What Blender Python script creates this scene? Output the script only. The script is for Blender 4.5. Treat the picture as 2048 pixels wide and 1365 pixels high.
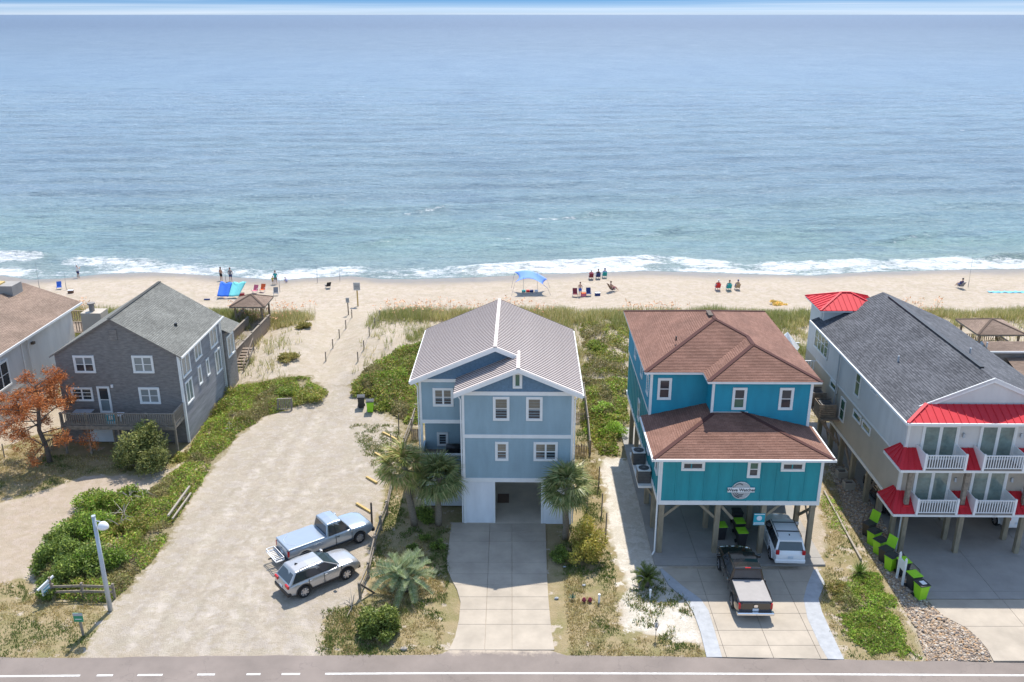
import bpy, bmesh, math, random
import numpy as np
from mathutils import Vector, Matrix, noise
random.seed(7)
rng = np.random.default_rng(11)
for o in list(bpy.data.objects): bpy.data.objects.remove(o)
scn = bpy.context.scene
C = scn.collection
R = math.radians
# ---------------------------------------------------------------- camera
FPX, CAMH = 1800.0, 31.0
PITCH = math.atan((682.5 - 29) / FPX)
cam = bpy.data.cameras.new('camera'); camo = bpy.data.objects.new('camera', cam); C.objects.link(camo)
cam.sensor_width = 36; cam.lens = 36 * FPX / 2048; cam.clip_end = 90000; cam.clip_start = .5
camo.location = (0, 0, CAMH); camo.rotation_euler = (R(90) - PITCH, 0, 0)
scn.camera = camo
# ---------------------------------------------------------------- sky and sun
SUN = Vector((.12, .60, 1.0)).normalized()
w = bpy.data.worlds.new('World'); scn.world = w; w.use_nodes = True
nt = w.node_tree; nt.nodes.clear()
sky = nt.nodes.new('ShaderNodeTexSky'); sky.sky_type = 'NISHITA'; sky.sun_disc = False
sky.sun_elevation = math.asin(SUN.z); sky.sun_rotation = math.atan2(SUN.x, SUN.y)
sky.air_density = 1.0; sky.dust_density = .3; sky.ozone_density = 2.2; sky.altitude = 30
# thin high cloud streaks round the horizon; more added overhead to whiten ambient light
tc = nt.nodes.new('ShaderNodeTexCoord'); mp = nt.nodes.new('ShaderNodeMapping'); mp.inputs['Scale'].default_value = (1.6, 1.6, 190)
ns = nt.nodes.new('ShaderNodeTexNoise'); ns.inputs['Scale'].default_value = 1.6; ns.inputs['Detail'].default_value = 5
cr = nt.nodes.new('ShaderNodeMapRange'); cr.inputs[1].default_value = .44; cr.inputs[2].default_value = .72; cr.inputs[3].default_value = 0; cr.inputs[4].default_value = .6
sx = nt.nodes.new('ShaderNodeSeparateXYZ'); tint = nt.nodes.new('ShaderNodeValToRGB')
el_ = tint.color_ramp.elements; el_[0].position = 0; el_[0].color = (.26, .365, .64, 1); el_[1].position = .45; el_[1].color = (1.0, .98, .95, 1)  # unseen upper sky made near neutral so ambient light is less blue
for p_, c_ in ((.004, (.25, .365, .66, 1)), (.015, (.055, .17, .46, 1)), (.05, (.22, .38, .66, 1)), (.18, (.85, .92, .97, 1))): e_ = el_.new(p_); e_.color = c_
mul = nt.nodes.new('ShaderNodeMix'); mul.data_type = 'RGBA'; mul.blend_type = 'MULTIPLY'; mul.inputs[0].default_value = 1
cl = nt.nodes.new('ShaderNodeMix'); cl.data_type = 'RGBA'; cl.inputs[7].default_value = (3.0, 3.4, 3.9, 1)
bg = nt.nodes.new('ShaderNodeBackground'); bg.inputs[1].default_value = .15
out = nt.nodes.new('ShaderNodeOutputWorld')
L = nt.links.new
L(tc.outputs['Generated'], mp.inputs[0]); L(mp.outputs[0], ns.inputs[0]); L(ns.outputs[0], cr.inputs[0])
L(tc.outputs['Generated'], sx.inputs[0]); L(sx.outputs[2], tint.inputs[0])
L(sky.outputs[0], mul.inputs[6]); L(tint.outputs[0], mul.inputs[7])
L(mul.outputs[2], cl.inputs[6]); L(cr.outputs[0], cl.inputs[0]); L(cl.outputs[2], bg.inputs[0]); L(bg.outputs[0], out.inputs[0])
sd = bpy.data.lights.new('sun', 'SUN'); sd.energy = 3.4; sd.angle = R(.53); sd.color = (1, .945, .86)
so = bpy.data.objects.new('sun', sd); C.objects.link(so); so.rotation_euler = SUN.to_track_quat('Z', 'Y').to_euler(); so.location = (20, 100, 120)
vs = scn.view_settings; vs.view_transform = 'Standard'; vs.look = 'None'; vs.gamma = 1; vs.use_curve_mapping = False; vs.exposure = .88
scn.render.resolution_x = 1024; scn.render.resolution_y = 682
# ---------------------------------------------------------------- terrain heights and pixel rays
cp, sp = math.cos(PITCH), math.sin(PITCH)
def ray(x, y):
    u = (x - 1024) / FPX; v = (y - 682.5) / FPX
    return Vector((u, cp - v * sp, -sp - v * cp))
SEA = -1.0
def _flat(x, y, z):
    d = ray(x, y); t = (z - CAMH) / d.z; return d.x * t, d.y * t
_sh = [(-400, 556), (0, 552), (60, 560), (120, 558), (165, 553), (205, 549), (310, 545), (440, 553), (560, 562), (615, 557), (700, 553), (769, 559), (833, 559), (962, 555), (1091, 549), (1300, 543), (1378, 545), (1493, 549), (1632, 552), (1702, 546), (1933, 540), (2048, 539), (2500, 538)]
SHX, SHY = zip(*[_flat(a, b, SEA) for a, b in _sh])
def shore(x): return np.interp(x, SHX, SHY)
def sstep(a, b, v):
    t = np.clip((v - a) / (b - a), 0, 1); return t * t * (3 - 2 * t)
def vnoise(x, y, s, seed=0):
    """smooth value noise on arrays"""
    x = np.asarray(x, float) * s + seed * 17.3; y = np.asarray(y, float) * s - seed * 9.7
    xi = np.floor(x); yi = np.floor(y); fx = x - xi; fy = y - yi
    fx = fx * fx * (3 - 2 * fx); fy = fy * fy * (3 - 2 * fy)
    def h(a, b):
        q = np.sin(a * 127.1 + b * 311.7 + seed * 74.7) * 43758.5453; return q - np.floor(q)
    return (h(xi, yi) * (1 - fx) + h(xi + 1, yi) * fx) * (1 - fy) + (h(xi, yi + 1) * (1 - fx) + h(xi + 1, yi + 1) * fx) * fy
def fbm(x, y, s, seed=0, o=4):
    r = 0; a = .5; t = 0
    for k in range(o): r = r + a * vnoise(x, y, s * 2 ** k, seed + k); t += a; a *= .55
    return r / t
def pathx(y): return np.interp(y, [60, 70, 78, 86, 92, 97], [-15.5, -17.0, -17.3, -17.6, -17.8, -17.4])
def hgt(x, y):
    x = np.asarray(x, float); y = np.asarray(y, float)
    sh = shore(x)
    d = sh - y
    beach = SEA + .075 * np.clip(d, -30, 8) + .045 * np.clip(d - 8, 0, 12) + .02 * np.sin(x * .13 + 1) * sstep(1, 6, d)
    w0 = sstep(66, 75, y)
    dune = (1 - .85 * np.exp(-((x + 25.2) / 2.6) ** 2)) * sstep(70, 80, y) * (1 - sstep(88, 95, y)) * (.35 + 1.1 * fbm(x, y, .12, 3))
    pw = np.exp(-((x - pathx(y)) / 2.2) ** 2)
    z = w0 * (.3 + dune * (1 - .8 * pw)) * (1 - sstep(92, 99, y)) + beach * sstep(92, 99, y)
    z = z - .06 * (1 - sstep(37.5, 38.6, y))
    return z
def G(px, py, dz=0):
    """point of the ground seen at a photo pixel"""
    d = ray(px, py); o = Vector((0, 0, CAMH))
    t = (0 - CAMH) / d.z
    for _ in range(12):
        p = o + d * t; z = float(hgt(p.x, p.y)) + dz; t = (z - CAMH) / d.z
    return o + d * t
def PZ(px, py, z):
    d = ray(px, py); t = (z - CAMH) / d.z; return Vector((d.x * t, d.y * t, z))
def PY(px, py, Y):
    d = ray(px, py); t = Y / d.y; return Vector((d.x * t, Y, CAMH + d.z * t))
def PX(px, py, X):
    d = ray(px, py); t = X / d.x; return Vector((X, d.y * t, CAMH + d.z * t))
# ---------------------------------------------------------------- materials
M = {}
def nd(t, typ, **kw):
    n = t.nodes.new('ShaderNode' + typ)
    for k, v in kw.items(): n.inputs[k].default_value = v
    return n
def mat(name, col, rough=.6, var=.12, scale=3., metal=0, bump=0, bscale=None, spec=.5, coat=0, var2=None, stretch=None, trans=0, detail=6):
    m = bpy.data.materials.new(name); m.use_nodes = True; t = m.node_tree; b = t.nodes['Principled BSDF']
    b.inputs['Roughness'].default_value = rough; b.inputs['Metallic'].default_value = metal
    b.inputs['Specular IOR Level'].default_value = spec; b.inputs['Coat Weight'].default_value = coat
    c = nd(t, 'TexCoord'); mpn = nd(t, 'Mapping')
    if stretch: mpn.inputs['Scale'].default_value = stretch
    t.links.new(c.outputs['Object'], mpn.inputs[0])
    n = nd(t, 'TexNoise', Scale=scale, Detail=detail, Roughness=.62); t.links.new(mpn.outputs[0], n.inputs[0])
    mr = nd(t, 'MapRange'); mr.inputs[1].default_value = .3; mr.inputs[2].default_value = .7; t.links.new(n.outputs[0], mr.inputs[0])
    mx = nd(t, 'Mix'); mx.data_type = 'RGBA'
    lo = [max(0, q * (1 - var)) for q in col]; hi = [q * (1 + var) for q in col]
    if var2: hi = list(var2)
    mx.inputs[6].default_value = (*lo, 1); mx.inputs[7].default_value = (*hi, 1)
    t.links.new(mr.outputs[0], mx.inputs[0]); t.links.new(mx.outputs[2], b.inputs['Base Color'])
    if bump:
        n2 = nd(t, 'TexNoise', Scale=bscale or scale * 4, Detail=4); t.links.new(mpn.outputs[0], n2.inputs[0])
        bp = nd(t, 'Bump', Strength=.6, Distance=bump); t.links.new(n2.outputs[0], bp.inputs['Height']); t.links.new(bp.outputs[0], b.inputs['Normal'])
    M[name] = m
    return m
def leafmat(name, rough=.5, trans=.35):
    """leaf colour comes from each leaf's own colour"""
    m = bpy.data.materials.new(name); m.use_nodes = True; t = m.node_tree; b = t.nodes['Principled BSDF']; o = t.nodes['Material Output']
    a = nd(t, 'Attribute'); a.attribute_name = 'col'
    b.inputs['Roughness'].default_value = rough; b.inputs['Specular IOR Level'].default_value = .3
    tr = nd(t, 'BsdfTranslucent'); mx = nd(t, 'MixShader', Fac=trans)
    t.links.new(a.outputs[0], b.inputs['Base Color']); t.links.new(a.outputs[0], tr.inputs[0])
    t.links.new(b.outputs[0], mx.inputs[1]); t.links.new(tr.outputs[0], mx.inputs[2]); t.links.new(mx.outputs[0], o.inputs[0])
    M[name] = m
def shingle(name, c1, c2, mortar, bw=.32, bh=.14):
    m = bpy.data.materials.new(name); m.use_nodes = True; t = m.node_tree; b = t.nodes['Principled BSDF']
    uv = nd(t, 'UVMap'); br = nd(t, 'TexBrick'); br.inputs['Scale'].default_value = 1
    br.inputs['Brick Width'].default_value = bw; br.inputs['Row Height'].default_value = bh; br.inputs['Mortar Size'].default_value = .006
    br.inputs['Color1'].default_value = (*c1, 1); br.inputs['Color2'].default_value = (*c2, 1); br.inputs['Mortar'].default_value = (*mortar, 1); br.offset = .37
    t.links.new(uv.outputs[0], br.inputs[0])
    n = nd(t, 'TexNoise', Scale=.45, Detail=5); t.links.new(uv.outputs[0], n.inputs[0])
    mr = nd(t, 'MapRange'); mr.inputs[1].default_value = .3; mr.inputs[2].default_value = .7; mr.inputs[3].default_value = .82; mr.inputs[4].default_value = 1.2; t.links.new(n.outputs[0], mr.inputs[0])
    n2 = nd(t, 'TexNoise', Scale=60, Detail=3); t.links.new(uv.outputs[0], n2.inputs[0])
    ml = nd(t, 'Mix'); ml.data_type = 'RGBA'; ml.blend_type = 'MULTIPLY'; ml.inputs[0].default_value = 1
    t.links.new(br.outputs[0], ml.inputs[6]); t.links.new(mr.outputs[0], ml.inputs[7]); t.links.new(ml.outputs[2], b.inputs['Base Color'])
    b.inputs['Roughness'].default_value = .9; b.inputs['Specular IOR Level'].default_value = .25
    bp = nd(t, 'Bump', Strength=.5, Distance=.01); t.links.new(n2.outputs[0], bp.inputs['Height']); t.links.new(bp.outputs[0], b.inputs['Normal'])
    M[name] = m
mat('blue_siding', (.262, .362, .402), .6, .13, 1.1, bump=.004, bscale=30, stretch=(1, 1, .3))
mat('blue_shingle', (.115, .20, .285), .7, .18, 6, bump=.01, bscale=25)
mat('white_trim', (.74, .74, .72), .5, .05, 2)
mat('white_siding', (.68, .69, .70), .5, .09, 1.2, stretch=(1, 1, .3))
mat('blue_metal', (.62, .54, .495), .5, .05, .8, spec=.35)
mat('roof_rib', (.13, .10, .10), .5, .1, 3)
mat('teal_siding', (.006, .25, .345), .6, .16, 1.1, stretch=(1, 1, .3))
mat('teal_board', (.012, .26, .30), .6, .18, 1.1, stretch=(1, 1, .25))
mat('red_metal', (.56, .028, .04), .6, .07, 1.2, spec=.25)
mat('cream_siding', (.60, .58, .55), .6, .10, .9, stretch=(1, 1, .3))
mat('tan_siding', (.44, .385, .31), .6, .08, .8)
mat('gray_wood', (.20, .183, .17), .85, .30, 2.2, bump=.01, bscale=14, stretch=(1, 1, 3.5))
mat('gray_boards_lit', (.25, .238, .235), .85, .28, 1.6, bump=.01, bscale=14, stretch=(1, .3, 3.0))  # paler copy of the wood siding, glancing sun on the right wall painted in
mat('deck_wood', (.26, .20, .15), .85, .3, 4, bump=.006)
mat('old_wood', (.25, .21, .165), .9, .35, 5, bump=.008)
mat('dark_wood', (.12, .095, .075), .9, .3, 5, bump=.008)
mat('pile_wood', (.27, .225, .155), .85, .25, 4, bump=.006, stretch=(1, 1, .3))
mat('yellow_timber', (.50, .35, .12), .7, .15, 5)
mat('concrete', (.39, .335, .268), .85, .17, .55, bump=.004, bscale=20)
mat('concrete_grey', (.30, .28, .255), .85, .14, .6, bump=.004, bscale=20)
mat('stamped', (.36, .37, .385), .8, .14, 2.5, bump=.012, bscale=6)
mat('concrete_dark', (.24, .22, .20), .85, .2, .7)
mat('glass_dark', (.035, .042, .05), .06, .2, 1.2, spec=.8)
mat('glass_blind', (.17, .155, .12), .14, .15, 2, spec=.8)
mat('glass_green', (.05, .13, .09), .08, .25, 1.5, spec=.8)
mat('glass_grey', (.18, .22, .23), .12, .15, 1.5, spec=.8)
mat('glass_door', (.16, .22, .20), .12, .35, 1.5, spec=.8)
mat('black_plastic', (.018, .018, .02), .45, .2, 4)
mat('bin_green', (.30, .62, .02), .42, .06, 3)
mat('bin_black', (.03, .03, .032), .5, .2, 3)
mat('ac_grey', (.10, .10, .10), .5, .2, 6)
mat('ac_white', (.62, .62, .60), .45, .05, 3)
mat('tyre', (.018, .018, .018), .85, .2, 10)
mat('rim', (.55, .55, .57), .28, .05, 4, metal=.8)
mat('chrome', (.7, .7, .72), .15, .03, 4, metal=1)
mat('silver_blue', (.38, .43, .48), .25, .03, 2, metal=.45, coat=.6)
mat('silver_grey', (.46, .45, .44), .27, .03, 2, metal=.5, coat=.6)
mat('black_paint', (.018, .013, .011), .14, .1, 2, coat=1)
mat('white_paint', (.78, .78, .78), .25, .02, 2, coat=.6)
mat('tonneau', (.30, .28, .27), .7, .08, 3)
mat('tail_red', (.45, .012, .015), .2, .1, 5)
mat('headlight', (.6, .62, .63), .1, .05, 5)
mat('plate', (.55, .62, .68), .4, .08, 12)
mat('galv', (.44, .48, .52), .4, .08, 2, metal=.3)
mat('white_gloss', (.78, .78, .78), .3, .03, 3)
mat('sign_green', (.03, .26, .13), .5, .1, 5)
mat('sign_teal', (.01, .34, .42), .45, .05, 4)
mat('sign_white', (.74, .76, .76), .45, .04, 4)
mat('sign_grey', (.42, .43, .43), .5, .08, 6)
mat('sign_dark', (.035, .045, .06), .5, .1, 5)
mat('palm_trunk', (.22, .175, .125), .9, .35, 6, bump=.03, bscale=12, stretch=(1, 1, 4))
mat('bark', (.13, .105, .085), .9, .3, 8, bump=.02)
mat('dead_stick', (.33, .29, .24), .9, .25, 8)
mat('skin', (.46, .26, .17), .55, .06, 8)
mat('skin_fair', (.58, .36, .26), .55, .06, 8)
for nm, c in dict(red=(.55, .03, .03), orange=(.70, .14, .04), navy=(.02, .04, .16), blue=(.03, .12, .50), teal=(.02, .36, .36), aqua=(.18, .62, .62), cobalt=(.035, .17, .70), sailblue=(.16, .30, .82), white=(.75, .75, .74), black=(.02, .02, .025), pink=(.65, .16, .24), maroon=(.20, .03, .045), grey=(.22, .22, .23), lilac=(.42, .42, .62), yellow=(.62, .50, .08), tan=(.40, .30, .19), skyblue=(.16, .50, .68), brown=(.14, .08, .05)).items(): mat('cloth_' + nm, c, .85, .12, 9)
leafmat('leaf'); leafmat('dryleaf', .8, .2); leafmat('stones', .8, 0); leafmat('palmleaf', .38, .25)
shingle('shingle_grey', (.155, .155, .14), (.215, .215, .195), (.07, .07, .065))
shingle('shingle_red', (.19, .10, .072), (.24, .132, .098), (.08, .035, .03))
shingle('shingle_dark', (.070, .073, .082), (.125, .128, .14), (.035, .036, .04))
shingle('shingle_brown', (.23, .165, .125), (.30, .22, .17), (.12, .085, .065))
# ---------------------------------------------------------------- mesh helpers
class MB:
    def __init__(s): s.v = []; s.f = []; s.uv = {}; s.mi = {}
    def add(s, vs_, fs, mi=0):
        b = len(s.v); s.v += [tuple(q) for q in vs_]
        for f in fs:
            if mi: s.mi[len(s.f)] = mi
            s.f.append([i + b for i in f])
        return s
    def box(s, x0, x1, y0, y1, z0, z1, mi=0, mtx=None):
        vs_ = [Vector((x, y, z)) for z in (z0, z1) for y in (y0, y1) for x in (x0, x1)]
        if mtx: vs_ = [mtx @ q for q in vs_]
        return s.add(vs_, [(0, 2, 3, 1), (4, 5, 7, 6), (0, 1, 5, 4), (2, 6, 7, 3), (0, 4, 6, 2), (1, 3, 7, 5)], mi)
    def beam(s, a, b, w, h, mi=0, up=(0, 0, 1)):
        a = Vector(a); b = Vector(b); d = (b - a); n = d.normalized(); u = Vector(up)
        r = n.cross(u)
        if r.length < 1e-3: r = n.cross(Vector((1, 0, 0)))
        r.normalize(); u = r.cross(n); r = r * (w / 2); u = u * (h / 2)
        vs_ = [a - r - u, a + r - u, a + r + u, a - r + u, b - r - u, b + r - u, b + r + u, b - r + u]
        return s.add(vs_, [(3, 2, 1, 0), (4, 5, 6, 7), (0, 1, 5, 4), (1, 2, 6, 5), (2, 3, 7, 6), (3, 0, 4, 7)], mi)
    def tube(s, pts, rad, n=8, cap=True, mi=0):
        pts = [Vector(q) for q in pts]
        if not hasattr(rad, '__len__'): rad = [rad] * len(pts)
        b = len(s.v); prev = None
        for i, q in enumerate(pts):
            d = (pts[min(i + 1, len(pts) - 1)] - pts[max(i - 1, 0)]).normalized()
            a = Vector((1, 0, 0)) if abs(d.x) < .9 else Vector((0, 1, 0))
            e1 = d.cross(a).normalized() if prev is None else (prev - d * prev.dot(d)).normalized()
            prev = e1; e2 = d.cross(e1)
            for k in range(n):
                t = 2 * math.pi * k / n; s.v.append(tuple(q + (e1 * math.cos(t) + e2 * math.sin(t)) * rad[i]))
        for i in range(len(pts) - 1):
            for k in range(n):
                if mi: s.mi[len(s.f)] = mi
                s.f.append([b + i * n + k, b + i * n + (k + 1) % n, b + (i + 1) * n + (k + 1) % n, b + (i + 1) * n + k])
        if cap:
            s.f.append([b + k for k in range(n)][::-1]); s.f.append([b + (len(pts) - 1) * n + k for k in range(n)])
        return s
    def extr(s, poly, vec, mi=0):
        poly = [Vector(q) for q in poly]; vec = Vector(vec); n = len(poly)
        # orient so that the near cap faces away from vec
        nn = Vector((0, 0, 0))
        for i in range(n): nn += poly[i].cross(poly[(i + 1) % n])
        if nn.dot(vec) > 0: poly = poly[::-1]
        return s.add(poly + [q + vec for q in poly], [list(range(n)), list(range(2 * n - 1, n - 1, -1))] + [((i + 1) % n, i, i + n, (i + 1) % n + n) for i in range(n)], mi)
    def courses(s, poly, ex, lift, mi=0, hint=None, thick=True):
        """lay overlapping courses (shingles, clapboards) over a planar polygon"""
        poly = [Vector(q) for q in poly]; n = Vector((0, 0, 0))
        for i in range(len(poly)): n += poly[i].cross(poly[(i + 1) % len(poly)])
        n.normalize()
        if (hint and n.dot(Vector(hint)) < 0) or (not hint and n.z < 0): n = -n; poly = poly[::-1]
        t = Vector((0, 0, 1)) - n * n.z; t.normalize(); r = t.cross(n); o = poly[0]
        P = [((q - o).dot(r), (q - o).dot(t)) for q in poly]
        v0 = min(q[1] for q in P); v1 = max(q[1] for q in P); k = 0
        while v0 + k * ex < v1 - 1e-4:
            lo = v0 + k * ex; hi = min(lo + ex, v1); k += 1
            Q = _clip(_clip(P, lo, 1), hi, -1)
            if len(Q) < 3: continue
            b = len(s.v); idx = []
            for (u, v) in Q:
                s.v.append(tuple(o + r * u + t * v + n * (lift * (1 - (v - lo) / ex)))); idx.append(len(s.v) - 1)
            s.uv[len(s.f)] = Q
            if mi: s.mi[len(s.f)] = mi
            s.f.append(idx)
            for i in range(len(Q)):
                a, c = Q[i], Q[(i + 1) % len(Q)]
                if abs(a[1] - lo) < 1e-5 and abs(c[1] - lo) < 1e-5 and abs(a[0] - c[0]) > 1e-4:
                    s.v.append(tuple(o + r * a[0] + t * a[1])); s.v.append(tuple(o + r * c[0] + t * c[1])); e = len(s.v)
                    s.uv[len(s.f)] = [a, (a[0], a[1] - .02), (c[0], c[1] - .02), c]
                    if mi: s.mi[len(s.f)] = mi
                    s.f.append([idx[i], e - 2, e - 1, idx[(i + 1) % len(Q)]])
        return s
    def mesh(s, name, mats, org=(0, 0, 0), smooth=False):
        me = bpy.data.meshes.new(name); og = Vector(org)
        me.from_pydata([(q[0] - og.x, q[1] - og.y, q[2] - og.z) for q in s.v], [], s.f)
        for m_ in (mats if isinstance(mats, (list, tuple)) else [mats]): me.materials.append(M[m_] if isinstance(m_, str) else m_)
        for i, k in s.mi.items(): me.polygons[i].material_index = k
        if s.uv:
            ul = me.uv_layers.new(name='UVMap').data
            for i, Q in s.uv.items():
                for li, q in zip(me.polygons[i].loop_indices, Q): ul[li].uv = q
        if smooth: me.polygons.foreach_set('use_smooth', [True] * len(me.polygons))
        return me
def _clip(P, val, sgn):
    out_ = []
    for i in range(len(P)):
        a, b = P[i], P[(i + 1) % len(P)]; da = (a[1] - val) * sgn; db = (b[1] - val) * sgn
        if da >= -1e-9: out_.append(a)
        if (da > 1e-9 and db < -1e-9) or (da < -1e-9 and db > 1e-9):
            t = da / (da - db); out_.append((a[0] + (b[0] - a[0]) * t, val))
    return out_
ORG = {}
def ob(name, me, parent=None, loc=(0, 0, 0), rot=(0, 0, 0), sc=None):
    o = bpy.data.objects.new(name, me); C.objects.link(o)
    if parent: o.parent = parent; ORG[o.name] = ORG.get(parent.name, Vector((0, 0, 0)))
    o.location = loc; o.rotation_euler = rot
    if sc: o.scale = sc if hasattr(sc, '__len__') else (sc, sc, sc)
    return o
SPLIT = {'gutter', 'downpipe', 'brace', 'platform_brace', 'hip_cap', 'fascia', 'stringer', 'ridge_cap', 'rung', 'slat', 'roof_deck', 'rope'}
def pieces(mb):
    """the separate pieces of a builder, each as a builder of its own"""
    p = list(range(len(mb.v)))
    def find(a):
        while p[a] != a: p[a] = p[p[a]]; a = p[a]
        return a
    for f in mb.f:
        r = find(f[0])
        for q in f[1:]: p[find(q)] = r
    gs = {}
    for i, f in enumerate(mb.f): gs.setdefault(find(f[0]), []).append(i)
    res = []
    for ids in gs.values():
        m = MB(); mp_ = {}
        for i in ids:
            nf = []
            for q in mb.f[i]:
                if q not in mp_: mp_[q] = len(m.v); m.v.append(mb.v[q])
                nf.append(mp_[q])
            if i in mb.mi: m.mi[len(m.f)] = mb.mi[i]
            if i in mb.uv: m.uv[len(m.f)] = mb.uv[i]
            m.f.append(nf)
        res.append(m)
    return res
def part(name, mb, mats, parent=None, smooth=False, bevel=0, bseg=2):
    if name in SPLIT:
        for m in pieces(mb): o = part_(name, m, mats, parent, smooth, bevel, bseg)
        return o
    return part_(name, mb, mats, parent, smooth, bevel, bseg)
def part_(name, mb, mats, parent=None, smooth=False, bevel=0, bseg=2):
    """a mesh given in world coordinates, becoming a child of a thing (whose Empty sits at its base)"""
    org = ORG.get(parent.name, Vector((0, 0, 0))) if parent else Vector((0, 0, 0))
    o = ob(name, mb.mesh(name, mats, org, smooth), parent)
    if bevel:
        b = o.modifiers.new('bevel', 'BEVEL'); b.width = bevel; b.segments = bseg; b.limit_method = 'ANGLE'; b.angle_limit = R(35)
    return o
def solo(name, mb, mats, label, cat, base, group=None, smooth=False, bevel=0, kind=None):
    """a thing that is a single mesh, its origin at its base"""
    o = ob(name, mb.mesh(name, mats, base, smooth), None, base)
    if bevel:
        b = o.modifiers.new('bevel', 'BEVEL'); b.width = bevel; b.segments = 2; b.limit_method = 'ANGLE'; b.angle_limit = R(35)
    return tag(o, label, cat, group, kind)
def tag(o, label, cat, group=None, kind=None):
    o['label'] = label; o['category'] = cat
    if group: o['group'] = group
    if kind: o['kind'] = kind
    return o
def thing(name, label, cat, base, rotz=0, group=None):
    o = bpy.data.objects.new(name, None); C.objects.link(o); o.empty_display_size = .3
    o.location = base; o.rotation_euler = (0, 0, rotz); ORG[o.name] = Vector(base)
    return tag(o, label, cat, group)
def struct(name, mb, mats, smooth=False):
    o = ob(name, mb.mesh(name, mats, (0, 0, 0), smooth)); o['kind'] = 'structure'; return o
def fastmesh(name, V, Fa, mats, col=None, smooth=False):
    """numpy verts (n,3), faces (m,k) -> mesh, with per-face colours (m,3)"""
    me = bpy.data.meshes.new(name); n, k = Fa.shape
    me.vertices.add(len(V)); me.vertices.foreach_set('co', np.asarray(V, np.float32).ravel())
    me.loops.add(n * k); me.loops.foreach_set('vertex_index', Fa.astype(np.int32).ravel())
    me.polygons.add(n); me.polygons.foreach_set('loop_start', np.arange(0, n * k, k, dtype=np.int32))
    if smooth: me.polygons.foreach_set('use_smooth', np.ones(n, bool))
    for m_ in (mats if isinstance(mats, (list, tuple)) else [mats]): me.materials.append(M[m_])
    if col is not None:
        a = me.attributes.new('col', 'FLOAT_COLOR', 'FACE')
        a.data.foreach_set('color', np.concatenate([np.asarray(col, np.float32), np.ones((n, 1), np.float32)], 1).ravel())
    me.update(calc_edges=True); return me
def copy_thing(root, loc, rotz=None, label=None, name=None):
    r = root.copy(); C.objects.link(r); r.location = loc
    if rotz is not None: r.rotation_euler = (0, 0, rotz)
    if label: r['label'] = label
    def rec(src, dst):
        for ch in src.children:
            c = ch.copy(); C.objects.link(c); c.parent = dst; rec(ch, c)
    rec(root, r); return r
def inpoly(x, y, poly):
    x = np.asarray(x); y = np.asarray(y); r = np.zeros(x.shape, bool); n = len(poly)
    for i in range(n):
        x0, y0 = poly[i][:2]; x1, y1 = poly[(i + 1) % n][:2]
        if y0 == y1: continue
        k = ((y0 > y) != (y1 > y)) & (x < (x1 - x0) * (y - y0) / (y1 - y0) + x0); r ^= k
    return r
def edist(x, y, poly):
    """signed distance to a polygon, positive inside"""
    x = np.asarray(x, float); y = np.asarray(y, float); d = np.full(x.shape, 1e9); n = len(poly)
    for i in range(n):
        x0, y0 = poly[i][:2]; x1, y1 = poly[(i + 1) % n][:2]; dx, dy = x1 - x0, y1 - y0
        t = np.clip(((x - x0) * dx + (y - y0) * dy) / (dx * dx + dy * dy + 1e-9), 0, 1)
        d = np.minimum(d, np.hypot(x - x0 - t * dx, y - y0 - t * dy))
    return np.where(inpoly(x, y, poly), d, -d)
def poly(*px): return [tuple(G(*q))[:2] for q in px]
# ================================================================ THE SETTING
# regions of the ground, as outlines on the ground
R_lot = poly((168, 1292), (225, 1213), (300, 1130), (335, 1085), (385, 1000), (430, 930), (480, 872), (530, 838), (600, 815), (655, 790), (690, 745), (745, 745), (735, 800), (780, 850), (800, 880), (775, 960), (750, 1080), (722, 1200), (665, 1235), (630, 1270), (700, 1312), (150, 1316))
R_yardL = poly((700, 1312), (650, 1290), (660, 1240), (722, 1205), (752, 1085), (780, 960), (812, 855), (840, 860), (840, 1010), (930, 1010), (930, 1050), (904, 1050), (895, 1120), (914, 1180), (921, 1200), (915, 1260), (897, 1302), (880, 1312))
R_yardR = poly((1091, 1047), (1094, 1150), (1103, 1265), (1112, 1312), (1412, 1318), (1395, 1290), (1240, 1270), (1232, 1150), (1210, 1060), (1195, 920), (1180, 860), (1152, 860), (1150, 1047))
R_shell = poly((1196, 918), (1262, 916), (1300, 1000), (1322, 1130), (1338, 1172), (1370, 1199), (1395, 1250), (1405, 1290), (1370, 1285), (1250, 1270), (1230, 1150), (1212, 1060))
R_yardT = poly((1640, 1000), (1650, 1100), (1640, 1200), (1662, 1265), (1689, 1322), (1850, 1325), (1812, 1240), (1745, 1100), (1655, 935))
R_bed = poly((1652, 918), (1690, 1030), (1745, 1120), (1790, 1190), (1830, 1260), (1852, 1325), (1986, 1325), (1974, 1299), (1957, 1278), (1933, 1257), (1886, 1233), (1852, 1202), (1800, 1100), (1740, 1000), (1690, 930))
R_yardF = poly((-200, 1190), (-200, 1325), (160, 1316), (168, 1292), (225, 1213), (150, 1195), (60, 1185), (40, 1162))
R_lane = poly((-300, 1020), (0, 1010), (110, 975), (190, 948), (265, 955), (285, 985), (180, 1000), (120, 1055), (62, 1125), (40, 1165), (-300, 1200))
R_yardG = poly((-200, 905), (0, 900), (130, 850), (250, 880), (380, 860), (360, 930), (270, 950), (190, 946), (110, 973), (0, 1005), (-200, 1015))
R_bank = poly((385, 865), (470, 770), (520, 760), (620, 752), (655, 790), (600, 812), (530, 836), (480, 870), (430, 928), (385, 998), (335, 1083), (300, 1128), (225, 1210), (90, 1195), (60, 1130), (115, 1060), (180, 1005), (290, 985), (370, 925))
R_side = poly((1156, 760), (1264, 760), (1262, 914), (1196, 916), (1156, 860))
R_grn = poly((698, 770), (745, 735), (800, 700), (860, 680), (860, 850), (812, 850), (760, 815))
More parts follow.
